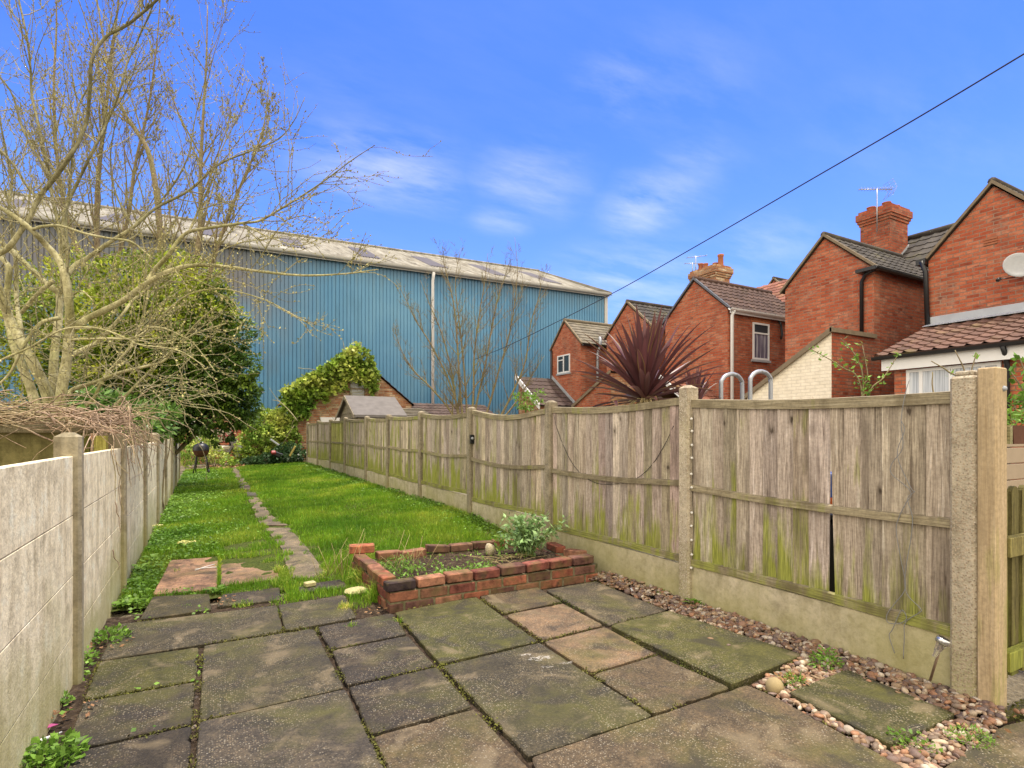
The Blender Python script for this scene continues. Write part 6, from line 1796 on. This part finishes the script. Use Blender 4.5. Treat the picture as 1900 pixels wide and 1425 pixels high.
def upright_tree(name, label, base, trunks, mat, seed, budsize, budcol, nb=30, rb=.05, cat='tree', tw=1.0, spread=1.0, bstep=.13):
    root = thing(name, base, label, cat)
    r2 = random.Random(seed); tk = MB(); tg = Twigs(); BP=[];BD=[]
    for (path, r0) in trunks:
        s = smooth_path(path,4); n=len(s); rr = np.linspace(r0,r0*.12,n)
        tk.tube(s,rr,8)
        tot = np.linalg.norm(np.diff(s,axis=0),axis=1).sum()
        for _ in range(nb):
            t = r2.uniform(.18,.97); i = int(t*(n-1)); d = s[min(i+1,n-1)]-s[max(0,i-1)]
            L = tot*r2.uniform(.16,.34)*(1.1-t*.7)*tw
            b = grow(s[i],side_dir(d,r2,r2.uniform(.30,.62)*spread),L,r2,8,.07,.10); rb_ = min(rr[i]*.55,.022)
            tk.tube(b,np.linspace(rb_,rb_*.15,9),5,cap=False)
            for _ in range(7):
                j = r2.randint(2,8); Lc = L*r2.uniform(.18,.45); c = grow(b[j],side_dir(b[j]-b[j-1],r2,r2.uniform(.3,.7)*spread),Lc,r2,6,.09,.10)
                tg.twig(c,max(.0045,rb_*.22),.0028,3,col=np.ones(3)*r2.uniform(.7,1.2))
                for q in c[1:]:
                    if r2.random()<.55: BP.append(q); BD.append(np.array([r2.gauss(0,.5),r2.gauss(0,.5),1.0]))
                for _ in range(2):
                    m = r2.randint(1,5); e = grow(c[m],side_dir(c[m]-c[m-1],r2,r2.uniform(.3,.8)*spread),Lc*r2.uniform(.3,.6),r2,4,.1,.08); tg.twig(e,.0042,.0025,3,col=np.ones(3)*r2.uniform(.7,1.2))
                    for q in e[1:]:
                        if r2.random()<.6: BP.append(q); BD.append(np.array([r2.gauss(0,.6),r2.gauss(0,.6),1.0]))
    tk.build('trunk', mat, root); tg.mb.build('twigs', mat, root, kind='stuff')
    if budsize: 
        b = bud_mesh('buds', budcol, root, BP, BD, budsize, .5); b['kind']='stuff'
    return root
D1 = 12.5
def PP(l, d, dz=0): return [tuple(P(x,y,d+dz*i)) for i,(x,y) in enumerate(l)]
b0 = P(330,760,D1)
upright_tree('bare_tree','tall bare tree with upright brown branches rising to the sky behind the evergreen',(b0.x,b0.y,0),
   [(PP([(296,900),(300,720),(340,560),(366,470),(372,405),(372,330),(374,276),(378,200),(383,110),(385,10)],D1),.085),
    (PP([(288,900),(292,700),(300,560),(300,470),(295,405),(288,340),(273,276),(250,240),(228,203),(205,140),(190,60),(170,-60)],D1+.6),.10),
    (PP([(350,620),(385,520),(410,440),(440,360),(470,290),(490,230),(500,150)],D1-.3),.05)],
   M['brown_twig'],21,.055,M['catkin_bud'],22,spread=1.1,tw=1.05)
b0 = P(180,760,14.0)
upright_tree('bare_tree','second tall bare tree farther left with fine upright twigs behind the willow',(b0.x,b0.y,0),
   [(PP([(190,900),(188,650),(182,500),(180,387),(185,300),(195,220),(205,120),(220,0),(230,-120)],14.0),.09),
    (PP([(188,600),(150,480),(120,380),(105,280),(100,160),(105,40),(100,-80)],14.3),.07),
    (PP([(188,640),(215,500),(238,400),(252,300),(275,200),(290,90),(300,-40)],13.8),.06)],
   M['brown_twig'],22,.055,M['catkin_bud'],20,spread=1.05,tw=.95)
# saplings before the warehouse
D2 = 19.5
b0 = P(865,790,D2)
upright_tree('bare_saplings','clump of slender bare ochre saplings fanning up in front of the blue warehouse wall',(b0.x,b0.y,0),
   [(PP(l,D2,dz),.046) for l,dz in (
     ([(860,830),(850,760),(830,700),(800,640),(775,600),(755,560),(735,520)],.05),
     ([(862,830),(848,760),(838,690),(820,620),(795,560),(780,520)],.08),
     ([(865,830),(855,740),(850,660),(845,590),(838,545),(826,500),(822,475)],-.04),
     ([(868,830),(865,740),(858,650),(850,580),(845,520),(855,460)],.1),
     ([(870,830),(878,740),(880,660),(890,580),(900,520),(905,470)],-.1),
     ([(872,830),(884,750),(900,680),(912,610),(925,550),(938,510),(945,485)],.03),
     ([(880,830),(905,760),(925,690),(945,620),(955,560),(960,500),(955,440)],.06),
     ([(890,830),(930,770),(955,720),(975,670),(985,600),(1000,550),(1005,510)],-.06),
     ([(862,830),(840,770),(800,720),(770,690),(745,650),(730,600)],-.1),
     ([(886,830),(935,775),(965,735),(985,700),(1010,660)],.1))],
   M['sapling_bark'],31,0,None,24,spread=1.4,tw=.68)

# ------------------------------------------------------------------ leafy masses
def crown(name, label, cat, ells, n, size, mat, trunk=None, asp=.55, cv=.3, shell=.75, seed=1, stems=0, droop=.15, gap=.0, base=None, kindf=None):
    """leaves filling an uneven union of ellipsoids [(centre, radii)]"""
    r3 = np.random.default_rng(seed)
    P_=[];N_=[]
    vol = np.array([e[1][0]*e[1][1]*e[1][2] for e in ells])**.7; vol/=vol.sum()
    for (c,r),v in zip(ells,vol):
        m = int(n*v); d = r3.normal(0,1,(m,3)); d/=np.linalg.norm(d,axis=1,keepdims=True)
        lump = 1+.22*np.sin(d[:,0]*5+c[0]*3)*np.sin(d[:,1]*4+1)+.18*np.sin(d[:,2]*7+c[2]*2)+.09*np.sin(d[:,0]*13+d[:,2]*11)
        rad = np.where(r3.uniform(0,1,m)<shell, 1-np.abs(r3.normal(0,.13,m)), r3.uniform(.2,1,m)**.5)*lump
        q = np.array(c)+d*np.array(r)*rad[:,None]
        P_.append(q); N_.append(d)
    P_=np.concatenate(P_); N_=np.concatenate(N_)
    # leaves sit in sprays: pull each towards one of many twig ends
    k = max(20,len(P_)//26); cent = P_[r3.integers(0,len(P_),k)]
    idx = r3.integers(0,k,len(P_)); cell = {}
    near = np.argmin(((P_[:,None,:]-cent[None,:400,:])**2).sum(-1),1) if len(P_)<6000 else None
    if near is None:
        near = np.concatenate([np.argmin(((ch[:,None,:]-cent[None])**2).sum(-1),1) for ch in np.array_split(P_, max(1,len(P_)*k//4000000+1))])
    P_ = cent[near]+(P_-cent[near])*r3.uniform(.45,.95,(len(P_),1))
    if gap: 
        m = (np.sin(P_[:,0]*3.1+P_[:,2]*2.3)*np.sin(P_[:,1]*2.7-P_[:,2]*3.3)) > -1+gap; P_,N_ = P_[m],N_[m]
    keep = P_[:,2] > .02; P_,N_ = P_[keep],N_[keep]
    b = base or (ells[0][0][0],ells[0][0][1],0)
    root = thing(name,b,label,cat)
    leaf_mesh('crown' if cat=='tree' else 'foliage', P_, size, mat, root, nrm=N_, aspect=asp, colvar=cv, droop=droop)
    mb = MB(); r2 = random.Random(seed)
    for (c,r) in ells:
        for _ in range(max(2,stems)):
            e = np.array(c)+np.array(r)*np.array([r2.uniform(-.6,.6),r2.uniform(-.6,.6),r2.uniform(-.2,.7)])
            s = np.array([b[0]+r2.gauss(0,.12),b[1]+r2.gauss(0,.12),b[2]]); m_ = (s+e)/2+np.array([r2.gauss(0,.1),r2.gauss(0,.1),.15])
            p = smooth_path([s,m_,e],4); w = trunk or .03; mb.tube(p,np.linspace(w,w*.25,len(p)),6)
    mb.build('trunk' if cat=='tree' else 'stems', M['brown_twig'], root)
    return root
def E(px,py,d,rx,rz,ry=None):      # ellipsoid from photo centre, radii in photo pixels
    c = P(px,py,d); return (tuple(c),(rx*d/F,(ry or rx)*d/F*.9,rz*d/F))
crown('evergreen_tree','large dark green evergreen tree overhanging the far end of the concrete fence and barbecue','tree',  # lower part of the evergreen mass, shade put into its dark leaf colour
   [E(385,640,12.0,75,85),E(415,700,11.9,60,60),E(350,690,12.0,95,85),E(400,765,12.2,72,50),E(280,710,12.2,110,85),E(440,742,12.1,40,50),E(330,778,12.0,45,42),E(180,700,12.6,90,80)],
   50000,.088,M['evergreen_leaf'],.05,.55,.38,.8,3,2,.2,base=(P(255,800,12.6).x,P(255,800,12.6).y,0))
crown('evergreen_lit_top','lit yellow-green top of the evergreen mass behind the willow limbs, in front of the warehouse','shrub',  # upper part of the same mass, light put into its pale leaf colour
   [E(290,590,12.0,120,90),E(180,590,12.3,110,100),E(335,540,12.2,85,58),E(90,640,12.8,95,115),E(390,590,11.9,55,60),E(250,660,11.8,95,60)],
   38000,.09,M['lit_evergreen_leaf'],.05,.55,.42,.8,13,2,.15,base=(P(215,800,12.6).x,P(215,800,12.6).y,0))
crown('laurel_bush','bright large-leaved laurel shrub looking over the concrete fence beside the dead vine','shrub',
   [E(270,790,8.2,38,32),E(305,780,8.8,28,30),E(240,770,8.6,34,26),E(190,745,8.4,40,20)],2400,.115,M['laurel_leaf'],.015,.42,.3,.6,5,5,.0,.25,base=(P(270,830,8.4).x,P(270,830,8.4).y,.0))
crown('ivy_hedge','tall mound of yellow-green variegated ivy at the end of the lawn against the fence','hedge',
   [E(505,800,20.3,42,34),E(480,830,20.1,34,36),E(530,815,20.4,24,40),E(505,780,20.6,28,22),E(462,845,20,22,22)],9000,.105,M['ivy_leaf'],.03,.8,.38,.85,6,3,.0,.1,base=(P(505,860,20.3).x,P(505,860,20.3).y,.2))
crown('bramble','low blue-green bramble patch in front of the ivy mound at the lawn end','shrub',
   [E(530,845,19.6,32,18),E(500,855,19.4,28,12),E(555,850,19.8,16,20),E(470,858,19.3,20,8)],3600,.10,M['dark_ivy_leaf'],.015,.7,.3,.8,8,3,.0,base=(P(525,862,19.6).x,P(525,862,19.6).y,.2))
crown('low_weeds','patch of tall green weeds behind the barbecue by the path end','shrub',
   [E(400,845,19.2,20,14),E(360,842,18.5,20,18),E(425,856,18.8,14,8),E(345,848,17.5,10,16),E(448,838,20.6,18,22),E(375,820,20.5,26,16)],3600,.095,M['ivy_leaf'],.012,.6,.35,.8,9,3,.0,base=(P(390,862,19).x,P(390,862,19).y,.1))
crown('small_bush','little green bush with yellow leaves before the end outbuilding roof at the sapling foot','shrub',
   [E(975,745,16.5,22,18),E(1000,735,17,10,16)],500,.10,M['weed_leaf'],.012,.45,.3,.6,10,4,.0,.3,base=(P(975,790,16.5).x,P(975,790,16.5).y,0))

# ------------------------------------------------------------------ red cordylines behind the fence
def cordyline(label, c, n, L0, L1, w, seed, emin, trunk_h, dead=0):
    root = thing('cordyline', (c[0],c[1],0), label, 'plant'); r2 = random.Random(seed)
    mb = MB(); V0=[]; ga = 2.39996
    for k in range(n):
        t = k/n; a = k*ga+r2.gauss(0,.12); e = emin+(1.50-emin)*(t**.75)+r2.gauss(0,.10); L = r2.uniform(L0,L1)*(.93+.1*math.sin(3*t)); m=9
        dh = np.array([math.cos(a),math.sin(a),0]); sd = np.array([-math.sin(a),math.cos(a),0]); V=[];C=[]
        bend = (.34*(1-e/1.6)+.02)*r2.uniform(.2,1.5); base = np.array(c)+dh*.022+np.array([0,0,-.05+.08*t])
        k0 = r2.uniform(.75,1.25); yel = r2.random()<.28
        for q in range(m):
            s = q/(m-1); ee = e-bend*s*s*1.3
            pos = base+dh*(L*s*math.cos(e-bend*s*s*.55))+np.array([0,0,L*s*math.sin(e-bend*s*s*.55)])
            pos[0] = max(pos[0], FX+.13) if pos[2] < 1.64 else pos[0]
            ww = w*(.42+.58*math.sin(math.pi*min(1,.10+s*.62)))*(1-max(0,s-.62)/.38)**.75*.5+.0006
            nrm = np.array([-math.cos(a)*math.sin(ee),-math.sin(a)*math.sin(ee),math.cos(ee)])
            V += [pos-sd*ww+nrm*ww*.55, pos-sd*ww*.80+nrm*ww*.43, pos, pos+sd*ww*.80+nrm*ww*.43, pos+sd*ww+nrm*ww*.55]
            cb = np.array([1,1,1])*k0; mid = cb*np.array([1.35,1.25,1.2])
            ed = np.array([3.6,6.5,1.4])*k0 if (yel and s>.45) else cb*np.array([.9,.9,.9])
            tipc = (1-max(0,s-.86)/.14) 
            C += [ed, cb, mid, cb, ed]
        Fs=[]
        for q in range(m-1):
            for j in range(4): Fs.append((q*5+j,q*5+j+1,q*5+5+j+1,q*5+5+j))
        mb.add(V,Fs,np.array(C),True)
    mb.build('leaves', M['cordyline_leaf'], root)
    mb = MB(); mb.tube([(c[0],c[1],0),(c[0]+.01,c[1],c[2]*.5),(c[0],c[1],c[2]+.02)],[.06,.05,.04],10); mb.build('trunk', M['brown_twig'], root)
    if dead:
        mb = MB()
        for k in range(dead):
            a = r2.uniform(0,6.28); p = np.array(c)+np.array([0,0,-.03]); d = np.array([math.cos(a),math.sin(a),-.1]); L = r2.uniform(.12,.3)
            mb.tube([p,p+d*L*.5+np.array([0,0,.01]),p+d*L+np.array([0,0,-.05])],[.012,.010,.003],5,col=np.ones(3)*r2.uniform(.7,1.2))
        mb.build('dead_leaves', M['straw'], root)
    return root
dC = 5.25; c = P(1197,735,dC)
cordyline('large spiky purple-red cordyline with long sword leaves showing above the fence', tuple(c), 112, .60, .86, .056, 4, -.08, 1.5, 20)
c = P(1290,748,5.6)
cordyline('small purple cordyline right of the large one, only leaf tips above the fence', tuple(c), 45, .26, .40, .034, 5, .25, 1.3)
# steel hand rails of a pool ladder beyond the fence
pl = thing('ladder_rails', P(1385,740,5.6), 'pair of looped grey steel ladder handrails showing above the second fence panel', 'handrail')
for px0,px1,pt in ((1338,1377,694),(1392,1430,689)):
    cx_ = (px0+px1)/2; d=5.6; r=(px1-px0)/2; l=[(px0,800),(px0,760)]+[(cx_-r*math.cos(a),pt+r-r*math.sin(a)) for a in np.linspace(0,math.pi,9)]+[(px1,760),(px1,800)]
    mb = MB(); mb.tube(smooth_path([tuple(P(x,y,d+(.10*(x-cx_)/r))) for x,y in l],3),.021,10); mb.build('rail', M['galvanised'], pl)
# leafing rose stems right of the white lean-to
def stem_shrub(name,label,base,targets,seed,leafs,mat):
    root = thing(name, base, label, 'shrub'); r2 = random.Random(seed); mb = MB(); P_=[];N_=[]
    for tg in targets:
        path = smooth_path([base]+[tuple(q) for q in tg],5); mb.tube(path,np.linspace(.008,.003,len(path)),5)
        for _ in range(leafs):
            i = r2.randint(len(path)//3,len(path)-1)
            for _ in range(3): P_.append(path[i]+np.array([r2.gauss(0,.018) for _ in range(3)])); N_.append((r2.gauss(0,1),r2.gauss(0,1),r2.gauss(.5,.5)))
    mb.build('stem', M['brown_twig'], root); leaf_mesh('foliage', np.array(P_), .042, mat, root, nrm=np.array(N_), aspect=.55)
d=4.6
stem_shrub('leafing_shrub','arching stems with fresh yellow-green leaves above the near fence panel before the cream wall',tuple(P(1600,900,d)),
   [[P(1598,720,d),P(1560,680,d),P(1505,648,d)],[P(1602,720,d),P(1590,665,d),P(1560,628,d)],[P(1610,740,d),P(1640,700,d),P(1665,660,d)],[P(1600,730,d),P(1610,700,d),P(1600,640,d)]],3,12,M['weed_leaf'])
d=3.6
stem_shrub('leafing_shrub','thin bare-looking shoots with few leaves before the net-curtained window',tuple(P(1790,900,d)),
   [[P(1795,740,d),P(1790,690,d),P(1772,650,d)],[P(1780,720,d),P(1760,690,d),P(1728,670,d)],[P(1800,720,d),P(1802,690,d),P(1812,655,d)],[P(1735,740,d),P(1730,690,d)]],4,1,M['weed_leaf'])
d=3.2
stem_shrub('leafing_shrub','green leafy sprays behind the timber gate post at the right edge',tuple(P(1920,900,d)),
   [[P(1915,800,d),P(1900,730,d),P(1876,690,d)],[P(1918,780,d),P(1895,745,d),P(1878,760,d)],[P(1915,740,d),P(1905,700,d),P(1890,660,d)],[P(1915,800,d),P(1890,780,d),P(1880,740,d)]],5,16,M['weed_leaf'])
def light_branch():
    base = P(565,770,20.2); root = thing('bare_branch', base, 'pale bare fallen branch leaning across the ivy mound by the fence end', 'branch')
    mb = MB(); r2 = random.Random(2)
    for l,r in (([(552,781),(535,760),(518,745),(505,742)],.022),([(530,755),(512,738),(500,720)],.012),([(545,790),(530,815),(522,828)],.012),([(520,747),(510,760),(498,765)],.010),([(540,795),(545,780),(560,770)],.008)):
        mb.tube(smooth_path([tuple(P(x,y,19.7)) for x,y in l],4),np.linspace(r,r*.4,4*(len(l)-1)+1),5)
    mb.build('branch', M['grey_twig'], root)
light_branch()
# ------------------------------------------------------------------ barbecue and clutter at the garden's end
def bbq():
    d = 16.3; c = P(373,830,d); gz = float(zg(c.x,c.y))
    root = thing('barbecue', (c.x,c.y,gz), 'old black barbecue on splayed legs standing on the lawn by the concrete fence', 'barbecue')
    s = d/F; zt = zat(836,d); r = 13.5*s
    mb = MB(); mb.lathe([(0,zt-.20),(r*.55,zt-.18),(r*.85,zt-.11),(r,zt)],(c.x,c.y,0),20); mb.build('bowl', M['rusty'], root)
    mb = MB(); mb.lathe([(r*1.02,zt+.004),(r*1.0,zt+.09),(r*.8,zt+.17),(r*.4,zt+.215),(0,zt+.225)],(c.x,c.y,0),20); mb.lathe([(0,0),(.03,0),(.03,.04),(0,.05)],(c.x,c.y,zt+.22),10); mb.build('lid', M['black_plastic'], root)
    R3 = [Vector((CA,-SA,0)), Vector((SA,CA,0))]
    for a,b,k in ((-9,-16,.15),(9,20,-.18),(-4,-6,-.25),(5,9,.22)):
        p = Vector((c.x,c.y,zt-.10))+R3[0]*a*s+R3[1]*k*.4; q = Vector((c.x,c.y,0))+R3[0]*b*s+R3[1]*k; q.z = float(zg(q.x,q.y))-.01
        mb = MB(); mb.tube([p,(p+q)/2,q],.018,6); mb.build('leg', M['black_plastic'], root)
    q = Vector((c.x,c.y,0))+R3[0]*21*s-R3[1]*.18; mb = MB(); mb.lathe([(0,-.02),(.07,-.02),(.075,0),(.07,.02),(0,.02)],(q.x,q.y,float(zg(q.x,q.y))+.07),14,M=Matrix.Rotation(R(90),3,'Y')); mb.build('wheel', M['black_plastic'], root)
bbq()
def clutter():
    D = 21.5
    def bar(mb,a,b,w,t,d=D,col=None):
        p,q = P(a[0],a[1],d),P(b[0],b[1],d); L=(q-p).length; m=(p+q)/2; rot=(q-p).to_track_quat('X','Z').to_matrix(); mb.box(m,(L,t,w),0,col,rot,.004)
    # end wall of the garden: brick with white board
    w = thing('end_wall', P(395,860,22.6), 'low red brick wall closing the garden below the evergreen', 'wall')
    p0,p1 = P(335,800,23.2),P(470,800,22.9); mb = MB(); mb.extr([(p0.x,p0.y,-.1),(p1.x,p1.y,-.1),(p1.x,p1.y,1.55),(p0.x,p0.y,1.55)],(0,.2,0)); mb.build('brickwork', M['red_brick'], w)
    mb = MB(); mb.extr([P(352,782,22.0),P(384,780,22.0),P(384,798,22.0),P(352,799,22.0)],(.05,.10,0)); mb.build('white_board', M['white_plastic'], label='white rectangular board propped below the evergreen at the garden end', cat='board')
    t = thing('workbench', P(405,830,D), 'dark open slatted bench with pale top among the clutter at the garden end', 'bench')
    mb = MB(); bar(mb,(382,811),(430,806),.5,.05); mb.build('top', M['plank_wood'], t)
    mb = MB()
    for y in (815,821,828): bar(mb,(388,y),(428,y-1),.06,.04,D+.1)
    mb.build('slats', M['black_plastic'], t)
    for x in (389,427):
        mb = MB(); bar(mb,(x,810),(x,842),.07,.07,D+.05); mb.build('leg', M['black_plastic'], t)
    ch = thing('garden_chair', P(362,815,20.5), 'tangled white metal garden chair frame leaning behind the barbecue', 'chair')
    mb = MB(); d=20.5
    for l in ([(357,805),(362,801),(368,812),(372,822)],[(357,805),(362,818),(366,828)],[(360,812),(370,808)],[(362,818),(373,815)],[(366,824),(376,820),(372,835)]):
        mb.tube([tuple(P(x,y,d)) for x,y in l],.028,6)
    mb.build('frame', M['white_plastic'], ch)
    tr = thing('folding_trestle', P(430,830,20.2), 'dark crossed-leg trestle among the clutter near the ivy mound', 'trestle')
    mb = MB(); bar(mb,(421,843),(440,815),.09,.05,20.2); bar(mb,(440,843),(428,815),.09,.05,20.3); mb.build('legs', M['felt'], tr)
    mb = MB(); bar(mb,(415,831),(450,829),.10,.10,20.25); mb.build('bar', M['plank_wood'], tr)
    mb = MB(); bar(mb,(440,848),(447,826),.14,.04,19.8); mb.build('leaning_board', M['grey_sheet'], label='narrow pale board leaning at the foot of the ivy mound', cat='board')
    mb = MB(); r2 = random.Random(1)
    c = P(430,811,20.8)
    for k in range(9):
        a = [c+Vector((r2.gauss(0,.16),r2.gauss(0,.1),r2.gauss(0,.2))) for _ in range(3)]; mb.tube(smooth_path(a,4),.022,6)
    mb.build('red_frame', M['red_paint'], label='bent red metal frame tangle above the trestle at the garden end', cat='frame')
    c = P(514,843,19.05); r = thing('toolbox', c, 'red and black tool bag lying in the brambles before the ivy mound', 'bag')
    mb = MB(); mb.box(c,(.36,.22,.17),.5,None,Matrix.Rotation(.4,3,'Y'),.03); mb.build('bag', M['black_plastic'], r)
    mb = MB(); mb.box(c+Vector((-.12,-.10,.07)),(.15,.14,.10),.5,None,Matrix.Rotation(.7,3,'X'),.03); mb.build('flap', M['red_paint'], r)
    mb = MB(); bar(mb,(538,846),(548,828),.06,.05,19.0,(1.2,1.1,.5)); mb.build('stick', M['plank_wood'], label='short yellow timber stake lying in the brambles near the last fence post', cat='stake')
    mb = MB(); bar(mb,(502,815),(518,826),.05,.05,19.2); mb.build('pipe', M['galvanised'], label='grey metal pipe poking out of the ivy mound', cat='pipe')
    mb = MB(); V0,F0 = ICO2; c = P(414,833,20.6); s = V0*np.array([.32,.2,.14])*(1+rng.normal(0,.08,(len(V0),1)))+np.array(c); mb.add(s,[tuple(f) for f in F0]); mb.build('rubble_sack', M['limewash'], label='pale lumpy sack of rubble under the trestle at the path end', cat='sack')
    n = 260; q = np.stack([P(430,862,19).x+rng.normal(0,.45,n),P(430,862,19).y+rng.normal(0,.5,n),.13+rng.uniform(0,.05,n)],1)
    leaf_mesh('leaf_litter', q, .10, M['dead_leaf'], kind='stuff', flat=True)
clutter()
